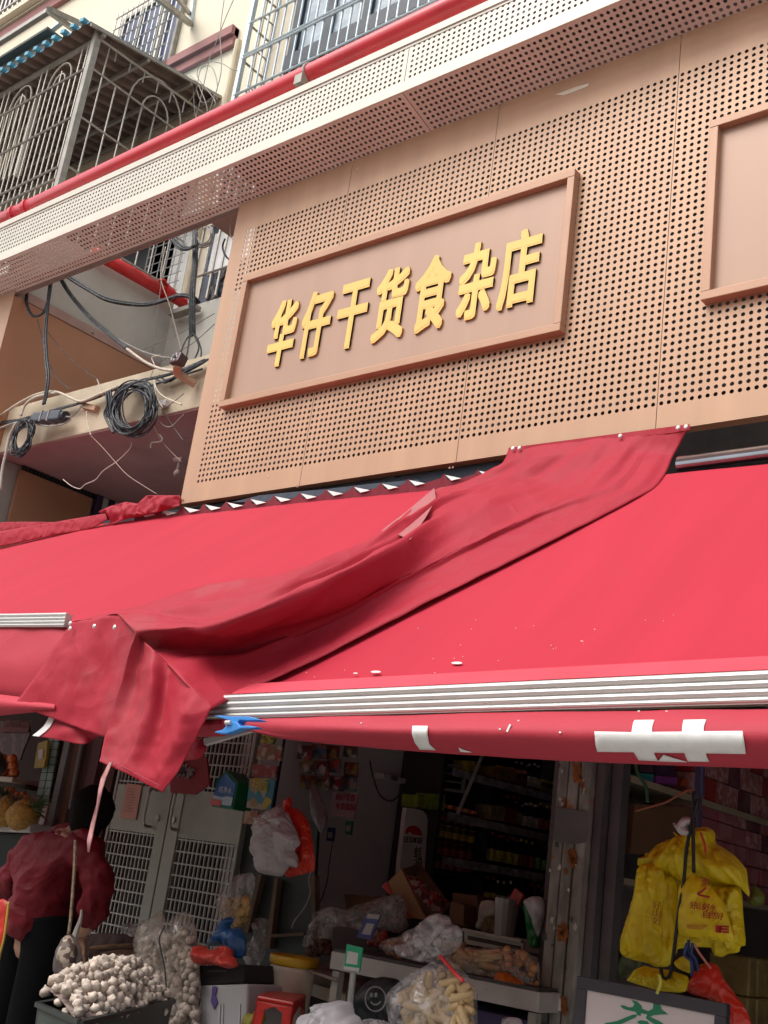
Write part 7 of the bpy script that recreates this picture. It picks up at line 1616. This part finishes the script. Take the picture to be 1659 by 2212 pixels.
edges = [(0, 1), (1, 2), (2, 3), (3, 4), (4, 5), (5, 6), (6, 7), (7, 8), (3, 9), (9, 10), (10, 11), (11, 12), (3, 13), (13, 14), (14, 15), (15, 16), (0, 17), (17, 18), (18, 19), (19, 20), (0, 21), (21, 22), (22, 23), (23, 24)]
skinned('body', nodes, edges, SKIN, t)
jn = [(J(85, 2040), (.205, .15)), (J(92, 1985), (.205, .15)), (J(105, 1920), (.19, .14)), (J(120, 1865), (.185, .135)), (J(145, 1822), (.13, .11)), (J(172, 1800, .01), (.075, .08)),
      (J(62, 1855), (.095, .09)), (J(20, 1900, -.04), (.08, .078)), (J(-12, 1950, .02), (.068, .066)), (J(-24, 1980, .06), (.055, .055)),
      (J(190, 1838), (.09, .09)), (J(215, 1905, .0), (.078, .078)), (J(208, 1960, .03), (.068, .068)), (J(188, 2002, .06), (.055, .055))]
je = [(0, 1), (1, 2), (2, 3), (3, 4), (4, 5), (3, 6), (6, 7), (7, 8), (8, 9), (3, 10), (10, 11), (11, 12), (12, 13)]
jk = skinned('jacket', jn, je, JACK, t, 0, 3)
tx = bpy.data.textures.new('quilt', 'CLOUDS'); tx.noise_scale = .075; tx.noise_depth = 1
dmm = jk.modifiers.new('padding', 'DISPLACE'); dmm.texture = tx; dmm.texture_coords = 'LOCAL'; dmm.strength = .06; dmm.mid_level = .5
m = MB()
for h_, k_, f_ in ((lh, lk, lf), (rh, rk, rf)):
    top = pel.lerp(h_, .6) + Vector((0, 0, .12)); m.tube(spline([top, h_, h_.lerp(k_, .5), k_, k_.lerp(f_, .5), f_ + Vector((0, 0, -.02))], 5), [.135 - .0027 * q for q in range(26)], 14)
m.build('trousers', TROU, t, smooth=True)
m = MB(); hc = Vector(J(200, 1749, .02)); vs = []; NS = 22
for i in range(NS + 1):
    for k in range(NS):
        a = PI * i / NS; b = 2 * PI * k / NS; d = Vector((math.sin(a) * math.cos(b), math.sin(a) * math.sin(b), math.cos(a))); r_ = .98 + .10 * noise.noise(d * 4); vs.append(hc + Vector((d.x * .100 * r_, d.y * .112 * r_, d.z * .118 * r_ - (.03 if d.z < -.3 and d.y < .2 else 0))))
m.add(vs, [(i * NS + k, i * NS + (k + 1) % NS, (i + 1) * NS + (k + 1) % NS, (i + 1) * NS + k) for i in range(NS) for k in range(NS)]); m.build('hair', HAIR, t, smooth=True)
skinned('collar', [(J(148, 1812, .0), .028), (J(165, 1800, -.04), .03), (J(185, 1802, -.05), .03), (J(205, 1815, -.02), .028)], [(0, 1), (1, 2), (2, 3)], JACK, t, 1, 2)
for sfx, (ax_, ay_, dy_, sg) in enumerate(((172, 2020, .08, 1), (-28, 1990, .1, -1))):
    w0 = Vector(J(ax_, ay_, dy_)); n_ = [(tuple(w0), .028), (tuple(w0 + Vector((-.01, .02, -.045))), (.034, .018))]; e_ = [(0, 1)]
    for k in range(4):
        b0 = w0 + Vector((-.035 + k * .02, .03, -.085)); L_ = (.030, .036, .034, .026)[k]; i0 = len(n_)
        n_ += [(tuple(b0), .009), (tuple(b0 + Vector((0, .012, -L_))), .0085), (tuple(b0 + Vector((0, -.004, -L_ * 1.7))), .007)]; e_ += [(1, i0), (i0, i0 + 1), (i0 + 1, i0 + 2)]
    i0 = len(n_); n_ += [(tuple(w0 + Vector((.038 * sg, .01, -.05))), .010), (tuple(w0 + Vector((.045 * sg, .015, -.085))), .008)]; e_ += [(0, i0), (i0, i0 + 1)]
    skinned('hand', n_, e_, SKIN, t, 0, 1)
# shoulder bag
t = thing('shoulder_bag', 'patterned net-like shoulder bag hanging down the back of the maroon jacket', 'bag', tuple(Y((150, 2060), -.72)))
m = MB(); m.tube(spline([Y(p, -.71) for p in ((163, 1815), (161, 1870), (157, 1930), (152, 1990), (148, 2018))], 6), .008, 6); m.build('strap', mat('chain_strap', (.36, .27, .18), .5, .3, var=.6, vscale=60), t)
NETP = patch_mat('lattice_bag', [(.40, .33, .24), (.12, .07, .05), (.46, .38, .30), (.08, .05, .04)], 55, .5)
puffy('body', [(145, 2020), (153, 2022), (164, 2045), (160, 2080), (150, 2095), (135, 2090), (127, 2070), (133, 2045)], -.72, .05, NETP, parent=t, wrinkle=.004)
puffy('lining', [(140, 2020), (158, 2018), (172, 2050), (178, 2075), (160, 2105), (140, 2112), (118, 2105), (116, 2080), (126, 2048)], -.69, .04, mat('bag_taupe', (.12, .095, .09), .8), parent=t, wrinkle=.006)
m = MB(); m.tube(spline([Y(p, -.6) for p in ((176, 1965), (174, 1985), (166, 2010), (160, 2030))], 5), [.004 + .001 * k for k in range(16)], 6); tag(m.build('bag_tie', mat('tie_pale', (.45, .40, .36), .6)), 'pale twisted strip held in the hand by the garlic', 'strip')
